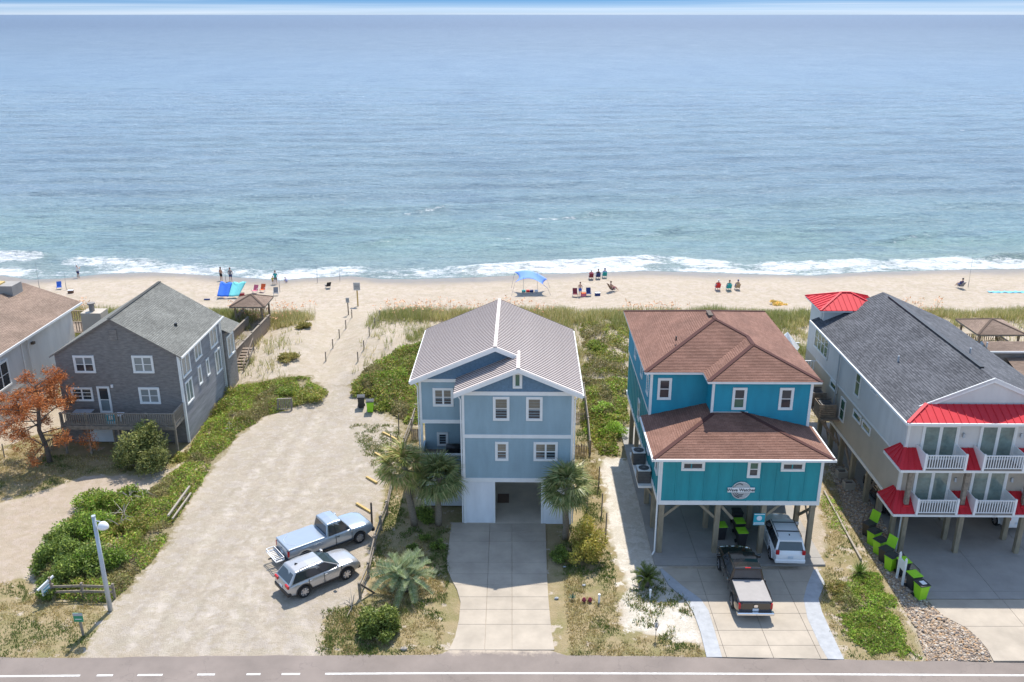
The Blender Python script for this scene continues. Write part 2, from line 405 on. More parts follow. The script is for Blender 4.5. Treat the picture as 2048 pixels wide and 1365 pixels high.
def sand_mask(x, y, p, soft=.5, nz=.7, s=.9, seed=1):
    return sstep(-soft, soft, edist(x, y, p) + (fbm(x, y, s, seed) - .5) * 2 * nz)
def dunemask(x, y):
    """how densely sea oats and low scrub grow"""
    sh = shore(x); pw = np.abs(x - pathx(y))
    lot = edist(x, y, R_lot)
    m = sstep(67, 72, y) * (1 - sstep(91.0, 93.0, y + 2 * (fbm(x, y, .35, 9) - .5)))
    m = m * sstep(2.2, 5.0, pw + 1.6 * (fbm(x, y, .7, 5) - .5)) * (1 - sstep(-.5, .8, lot))
    bare = sstep(.43, .56, fbm(x, y, .20, 21) + .13 * np.exp(-((x + 20.5) / 4.5) ** 2) * (y < 88) + .10 * np.exp(-((x + 13) / 3.5) ** 2) - .08 * (y > 88))
    edge = sstep(86, 90, y)
    return m * (1 - .92 * bare * (1 - .75 * edge))
xs_ = np.concatenate([[-9000, -3000, -900, -300, -160, -110], np.arange(-80, 80.01, .33), [110, 160, 300, 900, 3000, 9000]])
ys_ = np.concatenate([[-9000, -2000, -500, -120, -20, 20, 32], np.arange(37.0, 96, .30), np.arange(96, 121, .45), [125, 132, 145, 170]])
XX, YY = np.meshgrid(xs_, ys_); ZZ = hgt(XX, YY)
ZZ += (fbm(XX, YY, 1.4, 31, 3) - .5) * .10 * sstep(38.8, 40, YY) * (1 - sstep(-2, 1, YY - shore(XX)))
ZZ += (fbm(XX, YY, .55, 37, 2) - .5) * .22 * sstep(92, 96, YY) * (1 - sstep(-7, -3, YY - shore(XX)))
# flat pads below the slabs and buildings
for pd in ((-6.6, 4.4, 41, 62.5), (8, 19.2, 39, 66), (22.6, 46, 39, 70), (-35, -24.4, 60, 72)):
    k = sstep(-.8, .1, np.minimum(np.minimum(XX - pd[0], pd[1] - XX), np.minimum(YY - pd[2], pd[3] - YY)))
    ZZ = ZZ * (1 - k) + np.minimum(ZZ, -.03) * k
V = np.stack([XX.ravel(), YY.ravel(), ZZ.ravel()], 1); nx, ny = len(xs_), len(ys_)
ii = (np.arange(ny - 1)[:, None] * nx + np.arange(nx - 1)[None]).ravel()
Fa = np.stack([ii, ii + 1, ii + nx + 1, ii + nx], 1)
mat('ground_tmp', (.5, .45, .4))
def ground_material():
    m = bpy.data.materials.new('ground'); m.use_nodes = True; t = m.node_tree; b = t.nodes['Principled BSDF']
    ge = nd(t, 'NewGeometry'); pos = ge.outputs['Position']
    def noi(scale, detail=5, rough=.6):
        n = nd(t, 'TexNoise', Scale=scale, Detail=detail, Roughness=rough); t.links.new(pos, n.inputs[0]); return n.outputs[0]
    def rng_(src, a, b_, c=0, d=1):
        n = nd(t, 'MapRange'); n.inputs[1].default_value = a; n.inputs[2].default_value = b_; n.inputs[3].default_value = c; n.inputs[4].default_value = d; t.links.new(src, n.inputs[0]); return n.outputs[0]
    def mix(f, a, b_, mode='MIX'):
        n = nd(t, 'Mix'); n.data_type = 'RGBA'; n.blend_type = mode
        for i, q in ((0, f), (6, a), (7, b_)):
            if isinstance(q, (int, float)): n.inputs[i].default_value = q
            elif isinstance(q, tuple): n.inputs[i].default_value = (*q, 1)
            else: t.links.new(q, n.inputs[i])
        return n.outputs[2]
    def att(nm): a = nd(t, 'Attribute'); a.attribute_name = nm; return a.outputs['Fac']
    def mth(op, a, b_):
        n = nd(t, 'Math'); n.operation = op
        for i, q in ((0, a), (1, b_)):
            if isinstance(q, (int, float)): n.inputs[i].default_value = q
            else: t.links.new(q, n.inputs[i])
        n.use_clamp = True; return n.outputs[0]
    big = rng_(noi(.35), .3, .7); mid = rng_(noi(1.7), .3, .7); fine = rng_(noi(9, 4), .3, .7); grit = rng_(noi(38, 3), .3, .7)
    sand = mix(big, (.44, .37, .29), (.51, .44, .355)); sand = mix(mth('MULTIPLY', fine, .45), sand, (.36, .29, .22))
    beach = mix(mid, (.42, .345, .27), (.475, .405, .335)); ft = rng_(noi(2.6, 6, .7), .52, .66); beach = mix(mth('MULTIPLY', ft, .45), beach, (.26, .205, .155))
    beach = mix(mth('MULTIPLY', fine, .25), beach, (.52, .445, .36))
    col = mix(att('beach'), sand, beach)
    wet = att('wet'); col = mix(wet, col, (.205, .158, .118))
    # gravelly sand of the car park, worn by tyres
    lot = mix(big, (.40, .345, .285), (.49, .43, .36)); lot = mix(mth('MULTIPLY', grit, .55), lot, (.25, .21, .17)); lot = mix(mth('MULTIPLY', rng_(noi(3.4, 6, .7), .5, .68), .55), lot, (.56, .49, .415))
    wv = nd(t, 'TexWave', Scale=.16, Distortion=9, Detail=3); wv.inputs['Detail Scale'].default_value = .6; t.links.new(pos, wv.inputs[0])
    lot = mix(mth('MULTIPLY', rng_(wv.outputs[0], .35, .9), .12), lot, (.29, .25, .21))
    tr_ = att('track'); lot = mix(mth('MULTIPLY', tr_, rng_(noi(1.3, 5), .42, .62, 0, .7)), lot, (.54, .475, .405)); lot = mix(mth('MULTIPLY', att('rut'), rng_(noi(2.4, 5), .42, .62, .0, .5)), lot, (.28, .24, .20))
    col = mix(att('lot'), col, lot)
    lane = mix(mid, (.40, .32, .25), (.47, .39, .315)); lane = mix(mth('MULTIPLY', grit, .35), lane, (.33, .26, .20)); col = mix(att('lane'), col, lane)
    shell = mix(fine, (.66, .61, .54), (.50, .44, .36)); shell = mix(mth('MULTIPLY', grit, .5), shell, (.72, .68, .62)); col = mix(att('shell'), col, shell)
    # lawns: dry turf broken by bare sand
    la = att('lawn'); turf = mix(mid, (.33, .255, .13), (.40, .315, .185)); turf = mix(rng_(noi(.7, 6), .46, .6), turf, (.22, .205, .075)); turf = mix(mth('MULTIPLY', fine, .5), turf, (.43, .35, .23)); turf = mix(mth('MULTIPLY', grit, .5), turf, (.15, .12, .05))
    holes = rng_(noi(1.1, 7, .68), .52, .66, 1, .0); thr = mth('MULTIPLY', la, rng_(mth('ADD', la, mth('MULTIPLY', holes, -.6)), .25, .45)); col = mix(rng_(mth('SUBTRACT', mth('ADD', la, .35), mth('MULTIPLY', mth('SUBTRACT', 1, holes), .9)), .3, .55), col, turf)
    li = att('litter'); lit = mix(fine, (.20, .17, .085), (.31, .255, .16)); col = mix(rng_(mth('SUBTRACT', mth('ADD', li, .3), mth('MULTIPLY', rng_(noi(2.2, 6), .4, .6), .55)), .25, .6), col, lit)
    t.links.new(col, b.inputs['Base Color'])
    t.links.new(rng_(wet, 0, 1, .95, .33), b.inputs['Roughness']); b.inputs['Specular IOR Level'].default_value = .3
    hsum = nd(t, 'Math'); hsum.operation = 'ADD'; t.links.new(noi(2.1, 7, .7), hsum.inputs[0]); t.links.new(noi(16, 4), hsum.inputs[1])
    bp = nd(t, 'Bump', Distance=.10); t.links.new(rng_(wet, 0, 1, .75, .08), bp.inputs['Strength']); t.links.new(hsum.outputs[0], bp.inputs['Height']); t.links.new(bp.outputs[0], b.inputs['Normal'])
    M['ground'] = m
ground_material()
gm = fastmesh('ground', V, Fa, 'ground', smooth=True)
def setattr_(me, nm, arr):
    a = me.attributes.new(nm, 'FLOAT', 'POINT'); a.data.foreach_set('value', np.asarray(arr, np.float32).ravel())
tk = np.zeros_like(XX); rt_ = np.zeros_like(XX)
for j_, cv in enumerate((((330, 1310), (420, 1230), (500, 1120), (560, 1000), (600, 900), (640, 830)), ((560, 1310), (520, 1220), (500, 1170), (540, 1120), (600, 1080)), ((250, 1305), (340, 1180), (440, 1050), (520, 940), (580, 870)), ((450, 1310), (470, 1220), (520, 1180), (580, 1165)), ((620, 1310), (600, 1240), (560, 1150), (570, 1040), (640, 960), (720, 930)), ((400, 1312), (450, 1150), (530, 1040), (640, 1000), (720, 1010)))):
    P_ = [tuple(G(*q))[:2] for q in cv]; d__ = np.full(XX.shape, 1e9)
    for (x0, y0), (x1, y1) in zip(P_[:-1], P_[1:]):
        t_ = np.clip(((XX - x0) * (x1 - x0) + (YY - y0) * (y1 - y0)) / ((x1 - x0) ** 2 + (y1 - y0) ** 2), 0, 1); d__ = np.minimum(d__, np.hypot(XX - x0 - t_ * (x1 - x0), YY - y0 - t_ * (y1 - y0)))
    d__ = d__ + .25 * (fbm(XX, YY, .4, 90 + j_) - .5); rt_ = np.maximum(rt_, np.exp(-((d__ - .8) / .22) ** 2)); tk = np.maximum(tk, np.exp(-(d__ / .45) ** 2))
setattr_(gm, 'track', tk); setattr_(gm, 'rut', rt_)
near = (YY > 30) & (YY < 125)
lawn = np.zeros_like(XX); litter = np.zeros_like(XX)
for p_, k in ((R_yardL, 1), (R_yardR, 1), (R_yardF, .8), (R_yardG, .75)): lawn = np.maximum(lawn, k * sand_mask(XX, YY, p_, .4, .5))
lawn = np.maximum(lawn, .40 * sand_mask(XX, YY, R_yardT, .4, .6))
lawn = lawn * np.where((XX > 8) & (XX < 22), .9, 1)
litter = np.maximum(litter, sand_mask(XX, YY, R_bank, .4, .4)); litter = np.maximum(litter, sand_mask(XX, YY, R_side, .5, .5)); litter = np.maximum(litter, sand_mask(XX, YY, R_grn, .5, .5))
dm = dunemask(XX, YY); litter = np.maximum(litter, dm * .42)
litter = np.maximum(litter, .55 * sstep(60, 64, YY) * (1 - sstep(70, 74, YY)) * (XX > -14.5) * (1 - sand_mask(XX, YY, R_lot)))
d_ = shore(XX) - YY
setattr_(gm, 'lawn', lawn); setattr_(gm, 'litter', np.clip(litter, 0, 1)); setattr_(gm, 'lot', sand_mask(XX, YY, R_lot, 1.1, .9)); setattr_(gm, 'lane', sand_mask(XX, YY, R_lane, .5, .4))
setattr_(gm, 'shell', sand_mask(XX, YY, R_shell, .35, .4)); setattr_(gm, 'beach', sstep(93, 97, YY)); setattr_(gm, 'wet', 1 - sstep(.6, 6.5, d_ + 3.5 * (fbm(XX, YY, .15, 8) - .5)))
g = ob('ground', gm); g['kind'] = 'structure'
# ---------------------------------------------------------------- sea
def sea_material():
    m = bpy.data.materials.new('sea'); m.use_nodes = True; t = m.node_tree; b = t.nodes['Principled BSDF']
    ge = nd(t, 'NewGeometry'); pos = ge.outputs['Position']
    def mapped(sc, rot=0):
        n = nd(t, 'Mapping'); n.inputs['Scale'].default_value = sc; n.inputs['Rotation'].default_value = (0, 0, rot); t.links.new(pos, n.inputs[0]); return n.outputs[0]
    def noi(src, scale, detail=4, rough=.55):
        n = nd(t, 'TexNoise', Scale=scale, Detail=detail, Roughness=rough); t.links.new(src, n.inputs[0]); return n.outputs[0]
    def rng_(src, a, b_, c=0, d=1, sm=False):
        n = nd(t, 'MapRange'); n.inputs[1].default_value = a; n.inputs[2].default_value = b_; n.inputs[3].default_value = c; n.inputs[4].default_value = d; t.links.new(src, n.inputs[0])
        if sm: n.interpolation_type = 'SMOOTHSTEP'
        return n.outputs[0]
    def mth(op, a, b_, cl=True):
        n = nd(t, 'Math'); n.operation = op
        for i, q in ((0, a), (1, b_)):
            if isinstance(q, (int, float)): n.inputs[i].default_value = q
            else: t.links.new(q, n.inputs[i])
        n.use_clamp = cl; return n.outputs[0]
    def mix(f, a, b_):
        n = nd(t, 'Mix'); n.data_type = 'RGBA'
        for i, q in ((0, f), (6, a), (7, b_)):
            if isinstance(q, (int, float)): n.inputs[i].default_value = q
            elif isinstance(q, tuple): n.inputs[i].default_value = (*q, 1)
            else: t.links.new(q, n.inputs[i])
        return n.outputs[2]
    def att(nm): a = nd(t, 'Attribute'); a.attribute_name = nm; return a.outputs['Fac']
    shd = att('shore')
    # the water's own colour: sandy green in the shallows, blue off the bar
    deep = rng_(shd, 8, 130, 0, 1); c = mix(rng_(shd, 0, 16), (.33, .39, .335), (.255, .375, .345)); c = mix(rng_(deep, 0, .5, 0, 1, True), c, (.205, .28, .315)); c = mix(rng_(shd, 60, 400), c, (.15, .21, .28)); c = mix(rng_(shd, 400, 2500), c, (.085, .12, .185))
    patch = noi(mapped((.012, .03, 1)), 1, 4); c = mix(rng_(patch, .35, .7, 0, .35), c, (.14, .20, .29))
    # chop: wave shading painted into the colour as fractal ripples and long swell bands
    rip = noi(mapped((.30, .42, 1), R(10)), 1, 10, .78); c = mix(rng_(rip, .48, .66, 0, .5), c, (.095, .155, .20)); c = mix(rng_(rip, .47, .30, 0, .55), c, (.36, .43, .46))
    rp2 = noi(mapped((1.5, 1.2, 1), R(-12)), 1, 6, .75); c = mix(rng_(rp2, .52, .66, 0, .5), c, (.07, .12, .17)); c = mix(rng_(rp2, .45, .30, 0, .45), c, (.42, .49, .51))
    far = noi(mapped((.035, .018, 1), R(8)), 1, 10, .82); c = mix(rng_(far, .50, .66, 0, .42), c, (.07, .115, .185)); c = mix(rng_(far, .47, .32, 0, .40), c, (.25, .31, .38))
    sw = noi(mapped((.014, .085, 1), R(14)), 1, 5, .6); c = mix(rng_(sw, .54, .72, 0, .32), c, (.10, .165, .205))
    fz = att('foam'); lace = noi(mapped((.55, .85, 1)), 1, 8, .72); lace2 = noi(mapped((2.2, 3.0, 1)), 1, 5, .7)
    fm = mth('ADD', mth('MULTIPLY', lace, .75), mth('MULTIPLY', lace2, .35)); foam = rng_(mth('ADD', fm, mth('MULTIPLY', mth('SUBTRACT', fz, .5, False), .46, False), False), .56, .73)
    foam = mth('MULTIPLY', foam, rng_(fz, .03, .15))
    # scattered flecks where little crests spill
    caps = noi(mapped((.22, .55, 1), R(6)), 1, 7, .66); cap = rng_(caps, .685, .75); cap = mth('MULTIPLY', cap, rng_(shd, 2, 12)); foam = mth('MAXIMUM', foam, mth('MULTIPLY', cap, .75))
    c = mix(foam, c, (.74, .75, .745)); t.links.new(c, b.inputs['Base Color'])
    rgh = mth('MAXIMUM', rng_(foam, 0, 1, .1, .7), rng_(shd, 20, 900, .17, .5)); t.links.new(rgh, b.inputs['Roughness']); b.inputs['IOR'].default_value = 1.33; b.inputs['Specular IOR Level'].default_value = .17
    h = mth('ADD', mth('MULTIPLY', noi(mapped((.16, .42, 1), R(8)), 1, 4, .6), 1.7, False), mth('MULTIPLY', noi(mapped((.75, 1.5, 1), R(-6)), 1, 6, .72), 1.05, False), False)
    h = mth('ADD', h, mth('MULTIPLY', foam, .12), False)
    bp = nd(t, 'Bump', Strength=.8, Distance=.85); t.links.new(h, bp.inputs['Height']); t.links.new(bp.outputs[0], b.inputs['Normal'])
    M['sea'] = m
sea_material()
rows = [99.0]
while rows[-1] < 60000: rows.append(rows[-1] + (.55 if rows[-1] < 135 else .55 + (rows[-1] - 135) * .012))
rows = np.array(rows); nc = 420; u_ = np.linspace(-1, 1, nc)
SY = np.repeat(rows[:, None], nc, 1); SX = u_[None] * np.maximum(95, rows * .72 + 15)[:, None]
ds = SY - shore(SX)
ph = (SY + .07 * SX + 5 * fbm(SX, SY, .02, 3)) ; amp = sstep(2, 25, ds) * (1 - .7 * sstep(200, 900, SY))
SZ = SEA + amp * (.22 * np.sin(ph * 2 * math.pi / 13) + .16 * np.sin((SY - .10 * SX) * 2 * math.pi / 7.3 + 6 * fbm(SX, SY, .03, 6)) + .35 * (fbm(SX, SY, .11, 14) - .5)) * (1 - sstep(400, 700, SY))
# small breakers standing up near the shore
brk = np.zeros_like(SZ)
foam = (.56 + .36 * sstep(.35, .65, fbm(SX, SY, .10, 43))) * sstep(-.3, .5, ds) * (1 - sstep(1.5, 9.5, ds + 6.0 * (fbm(SX, SY, .07, 41) - .5)))
LX = lambda px, py: _flat(px, py, SEA)
BR = [((-60, 512), (100, 512), .75, .9), ((130, 520), (330, 528), .35, .8), ((300, 540), (470, 540), .2, .8), ((560, 545), (860, 548), .18, .55), ((930, 541), (1330, 515), .5, .9), ((1330, 515), (1480, 532), .25, .9), ((1500, 535), (1760, 525), .25, .9), ((1760, 528), (1960, 520), .3, .9), ((1975, 519), (2140, 512), .8, .45), ((790, 428), (905, 414), .28, .62), ((1060, 436), (1210, 424), .32, .62), ((690, 490), (830, 478), .25, .5), ((960, 482), (1080, 470), .18, .45), ((1640, 496), (1900, 466), .35, .42), ((1900, 466), (2080, 450), .3, .40), ((-40, 392), (90, 385), .5, .48), ((1280, 468), (1500, 440), .3, .28), ((500, 440), (640, 432), .2, .3), ((1330, 400), (1420, 372), .2, .3), ((1640, 256), (1690, 254), .3, .6)]
for (a, b_, hh, ff) in BR:
    (x0, y0), (x1, y1) = LX(*a), LX(*b_); tt = np.clip((SX - x0) / (x1 - x0), 0, 1); yc = y0 + (y1 - y0) * tt + 1.2 * (fbm(SX, SY * 0, .12, 51) - .5) * 2
    ends = sstep(-4, 3, SX - x0) * (1 - sstep(-3, 4, SX - x1)); e = SY - yc
    prof = np.where(e < 0, np.exp(-(e / .8) ** 2), np.exp(-(e / 2.4) ** 2)); brk = np.maximum(brk, hh * prof * ends)
    foam = np.maximum(foam, ff * ends * np.exp(-((e + .9) / (1.1 + 2.2 * (ff > .7))) ** 2))
    foam = foam * (1 - .85 * ends * np.exp(-((e - .9) / .9) ** 2) * (hh > .6))
SZ = SZ + brk - .25 * (1 - sstep(-3, 0.2, ds))
si = (np.arange(len(rows) - 1)[:, None] * nc + np.arange(nc - 1)[None]).ravel()
sm = fastmesh('sea', np.stack([SX.ravel(), SY.ravel(), SZ.ravel()], 1), np.stack([si, si + 1, si + nc + 1, si + nc], 1), 'sea', smooth=True)
setattr_(sm, 'shore', ds); setattr_(sm, 'foam', foam)
o = ob('sea', sm); o['kind'] = 'structure'
# ---------------------------------------------------------------- road
mat('asphalt', (.215, .178, .155), .9, .16, .35, bump=.008, bscale=30)
def road_wear():
    t = M['asphalt'].node_tree; b = t.nodes['Principled BSDF']; src = b.inputs['Base Color'].links[0].from_socket; ge = nd(t, 'NewGeometry')
    vo = nd(t, 'TexVoronoi', Scale=.23); vo.feature = 'DISTANCE_TO_EDGE'; dn_ = nd(t, 'TexNoise', Scale=1.2, Detail=6); t.links.new(ge.outputs['Position'], dn_.inputs[0])
    ad = nd(t, 'VectorMath'); ad.operation = 'MULTIPLY_ADD'; ad.inputs[1].default_value = (2.5, 2.5, 0); t.links.new(dn_.outputs['Color'], ad.inputs[0]); t.links.new(ge.outputs['Position'], ad.inputs[2]); t.links.new(ad.outputs[0], vo.inputs[0])
    cr_ = nd(t, 'MapRange'); cr_.inputs[1].default_value = .002; cr_.inputs[2].default_value = .009; cr_.inputs[3].default_value = .22; cr_.inputs[4].default_value = 0; t.links.new(vo.outputs[0], cr_.inputs[0])
    mx = nd(t, 'Mix'); mx.data_type = 'RGBA'; mx.inputs[7].default_value = (.09, .075, .07, 1); t.links.new(cr_.outputs[0], mx.inputs[0]); t.links.new(src, mx.inputs[6])
    sp_ = nd(t, 'SeparateXYZ'); t.links.new(ge.outputs['Position'], sp_.inputs[0]); yr_ = nd(t, 'MapRange'); yr_.inputs[1].default_value = 37.2; yr_.inputs[2].default_value = 38.3; t.links.new(sp_.outputs[1], yr_.inputs[0])
    n2 = nd(t, 'TexNoise', Scale=1.6, Detail=7, Roughness=.7); t.links.new(ge.outputs['Position'], n2.inputs[0]); ml = nd(t, 'Math'); ml.operation = 'MULTIPLY'; t.links.new(yr_.outputs[0], ml.inputs[0]); t.links.new(n2.outputs[0], ml.inputs[1])
    m2 = nd(t, 'MapRange'); m2.inputs[1].default_value = .36; m2.inputs[2].default_value = .56; t.links.new(ml.outputs[0], m2.inputs[0])
    mz = nd(t, 'Mix'); mz.data_type = 'RGBA'; mz.inputs[7].default_value = (.42, .35, .275, 1); t.links.new(m2.outputs[0], mz.inputs[0]); t.links.new(mx.outputs[2], mz.inputs[6]); t.links.new(mz.outputs[2], b.inputs['Base Color'])
road_wear()
mat('road_paint', (.60, .585, .56), .8, .25, 5)
edge = [(-40.0, G(0, 1316).y)] + [tuple(G(*q))[:2] for q in ((0, 1316), (160, 1318), (420, 1314), (700, 1312), (880, 1312), (898, 1301), (1110, 1302), (1125, 1312), (1400, 1317), (1700, 1323), (2048, 1328))]
edge = [(-900, edge[0][1])] + edge + [(40, edge[-1][1] - .05), (900, edge[-1][1] - .05)]
mb = MB(); n = len(edge)
jit = [e[1] + (.05 * random.uniform(-1, 1)) for e in edge]
# a fine, slightly ragged asphalt edge
fx = [-900, -200, -60] + list(np.arange(-40, 40.01, .4)) + [60, 200, 900]
fy = np.interp(fx, [e[0] for e in edge], [e[1] for e in edge]) + .12 * (np.array([float(vnoise(q, 0, 1.1, 4)) for q in fx]) - .5)
v_ = [(x, y, .012) for x, y in zip(fx, fy)] + [(x, 26.0, .012) for x in fx]
mb.add(v_, [(i, i + len(fx), i + 1 + len(fx), i + 1) for i in range(len(fx) - 1)]); struct('road', mb, 'asphalt')
def ribbon(name, pts, w_, z, m_):
    mb = MB(); v_ = []
    for x, y in pts: v_ += [(x, y - w_ / 2, z), (x, y + w_ / 2, z)]
    mb.add(v_, [(2 * i, 2 * i + 2, 2 * i + 3, 2 * i + 1) for i in range(len(pts) - 1)]); return struct(name, mb, m_)
lp = [tuple(G(*q))[:2] for q in ((-60, 1356), (400, 1352), (900, 1349), (1400, 1350), (2110, 1354))]
def lny(x): return float(np.interp(x, [q[0] for q in lp], [q[1] for q in lp]))
def ln(a, b_, nm): xa, xb = G(a, 1352).x, G(b_, 1352).x; ribbon(nm, [(x, lny(x)) for x in np.linspace(xa, xb, 12)], .13, .017, 'road_paint')
ln(-300, 162, 'road_edge_line'); ln(650, 2500, 'road_edge_line')
for a, b_ in ((195, 227), (276, 326), (395, 430), (493, 521), (563, 600)): ln(a, b_, 'road_dash')
# ---------------------------------------------------------------- concrete slabs
def clipxy(P, x0, x1, y0, y1):
    P = [(q[0], q[1]) for q in P]; sw = lambda A: [(b_, a) for a, b_ in A]
    P = _clip(_clip(P, y0, 1), y1, -1) if P else P
    P = sw(_clip(_clip(sw(P), x0, 1), x1, -1)) if len(P) > 2 else []
    return P if len(P) > 2 else []
def slabs(name, outline, xs, ys, z, m_, th=.14, gap=.008):
    root = bpy.data.objects.new(name, None); C.objects.link(root); root['kind'] = 'structure'
    for i in range(len(xs) - 1):
        for j in range(len(ys) - 1):
            P = clipxy(outline, xs[i] + gap, xs[i + 1] - gap, ys[j] + gap, ys[j + 1] - gap)
            if P: mb = MB(); mb.extr([(q[0], q[1], z - th) for q in P], (0, 0, th + random.uniform(0, .003))); part('slab', mb, m_, root, bevel=.008, bseg=1)
    return root
dr = poly((903, 1046), (1091, 1046), (1094, 1150), (1097, 1200), (1103, 1265), (1109, 1301), (898, 1301), (910, 1275), (918, 1240), (921, 1205), (914, 1180), (903, 1160), (895, 1140), (894, 1120))
yj = [30] + [G(1000, q).y for q in (1250, 1220, 1195, 1171, 1149, 1126, 1084, 1064)] + [60]
slabs('driveway_blue_house', dr, [-20, -1.42, 0.0, 20], yj, .03, 'concrete')
inL = [(1324, 1138), (1364, 1172), (1401, 1199), (1417, 1222), (1430, 1265), (1444, 1317)]; outL = [(1319, 1139), (1338, 1172), (1370, 1199), (1388, 1228), (1401, 1265), (1413, 1317)]
inR = [(1627, 1141), (1614, 1172), (1607, 1199), (1615, 1238), (1639, 1291), (1655, 1321)]; outR = [(1634, 1139), (1650, 1167), (1637, 1199), (1644, 1225), (1662, 1265), (1688, 1322)]
slabs('driveway_teal_house', poly(*(inL + inR[::-1])), [0, 11.0, 13.4, 15.8, 30], [30] + [G(1500, q).y for q in (1292, 1262, 1228, 1190, 1165)] + [60], .03, 'concrete')
def sheet(nm, outline, z, m_):
    mb = MB(); mb.extr([(q[0], q[1], -.10) for q in outline], (0, 0, z + .10)); return struct(nm, mb, m_)
sheet('stamped_concrete_border', poly(*(outL + inL[::-1])), .034, 'stamped'); sheet('stamped_concrete_border', poly(*(outR + inR[::-1])), .034, 'stamped')
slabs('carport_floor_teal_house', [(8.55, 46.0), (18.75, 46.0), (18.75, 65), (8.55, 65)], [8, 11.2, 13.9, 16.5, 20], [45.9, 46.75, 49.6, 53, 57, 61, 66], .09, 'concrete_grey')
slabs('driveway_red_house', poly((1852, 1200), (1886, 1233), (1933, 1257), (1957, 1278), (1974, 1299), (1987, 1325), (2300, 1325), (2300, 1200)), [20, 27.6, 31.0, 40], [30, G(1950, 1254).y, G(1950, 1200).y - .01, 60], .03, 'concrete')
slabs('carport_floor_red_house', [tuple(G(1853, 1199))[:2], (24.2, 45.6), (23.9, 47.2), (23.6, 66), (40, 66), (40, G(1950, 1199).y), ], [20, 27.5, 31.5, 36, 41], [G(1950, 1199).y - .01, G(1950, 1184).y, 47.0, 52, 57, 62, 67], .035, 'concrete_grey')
mat('garage_concrete', (.50, .43, .34), .8, .15, .8)
sheet('garage_floor', [(-2.9, 50.74), (3.6, 50.74), (3.6, 60), (-2.9, 60)], .045, 'garage_concrete')
# ================================================================ HOUSES
def frame_mtx(o, r, n):
    """wall frame: local x = along the wall, y = up, z = out of the wall"""
    r = Vector(r).normalized(); n = Vector(n).normalized(); u = n.cross(r)
    if u.z < 0: u = -u
    m = Matrix((r, u, n)).transposed().to_4x4(); m.translation = Vector(o); return m
def pan(mb, mt, x0, x1, y0, y1, z0, z1, mi=0): mb.box(x0, x1, y0, y1, z0, z1, mi, mt)
FRONT = ((1, 0, 0), (0, -1, 0)); LEFT = ((0, -1, 0), (-1, 0, 0)); RIGHT = ((0, 1, 0), (1, 0, 0))
def window(parent, o, face, w_, h_, cols=1, rows=2, trim=.13, glass=('glass_blind', 'glass_dark'), tm='white_trim', out=.05, name='window', sash=.035, base=.0):
    """o = centre of the opening on the wall plane; parts: window (surround) > pane, sash_bar"""
    mt = frame_mtx(o, *face); f = MB(); hw, hh = w_ / 2, h_ / 2
    pan(f, mt, -hw - trim, hw + trim, hh, hh + trim * 1.15, -.02, out + .012); pan(f, mt, -hw - trim, hw + trim, -hh - trim, -hh, -.02, out + .02)
    pan(f, mt, -hw - trim, -hw, -hh, hh, -.02, out); pan(f, mt, hw, hw + trim, -hh, hh, -.02, out)
    wo = part(name, f, tm, parent)
    for i in range(cols):
        for j in range(rows):
            p = MB(); x0 = -hw + w_ * i / cols + sash; x1 = -hw + w_ * (i + 1) / cols - sash; y0 = -hh + h_ * j / rows + sash * .7; y1 = -hh + h_ * (j + 1) / rows - sash * .7
            pan(p, mt, x0, x1, y0, y1, -.02, base + .012 + .006 * j); gi = glass[0] if j == rows - 1 else glass[-1]
            part('pane', p, gi, wo)
    b = MB(); zt = out * .6 + base
    for i in range(cols + 1):
        x = -hw + w_ * i / cols; k = sash * (1.6 if 0 < i < cols else 1); pan(b, mt, max(-hw, x - k), min(hw, x + k), -hh, hh, -.02, zt)
    for j in range(rows + 1):
        y = -hh + h_ * j / rows; pan(b, mt, -hw, hw, max(-hh, y - sash * .7), min(hh, y + sash * .7), -.02, zt - .004)
    part('sash', b, tm, wo); return wo
def bx(parent, name, m_, *a, bevel=0):
    mb = MB(); mb.box(*a); return part(name, mb, m_, parent, bevel=bevel)
def siding(parent, name, m_, polyg, ex, lift, hint):
    mb = MB(); mb.courses(polyg, ex, lift, hint=hint)
    return part(name, mb, m_, parent)
def slabpoly(parent, name, m_, polyg, vec): mb = MB(); mb.extr(polyg, vec); return part(name, mb, m_, parent)
def rail(parent, a, b_, z0, z1, n=None, m_='deck_wood', sp=.14, bw=.04, top=.09, bot=True, name='railing', cap=None):
    """a run of railing: top and bottom rails with separate balusters as sub-parts"""
    a = Vector(a); b_ = Vector(b_); f = MB(); d = b_ - a; Ln = math.hypot(d.x, d.y)
    f.beam(a + Vector((0, 0, z1)), b_ + Vector((0, 0, z1)), top, .045)
    if bot: f.beam(a + Vector((0, 0, z0)), b_ + Vector((0, 0, z0)), .05, .05)
    ro = part(name, f, cap or m_, parent); n = n or max(2, int(Ln / sp))
    og = ORG[parent.name]; me = MB().box(-bw / 2, bw / 2, -bw / 2, bw / 2, 0, z1 - z0 - .02).mesh('baluster', m_)
    for i in range(n):
        q = a + d * ((i + .5) / n); ob('baluster', me, ro, Vector((q.x, q.y, q.z + z0)) - og, (0, 0, math.atan2(d.y, d.x)))
    return ro
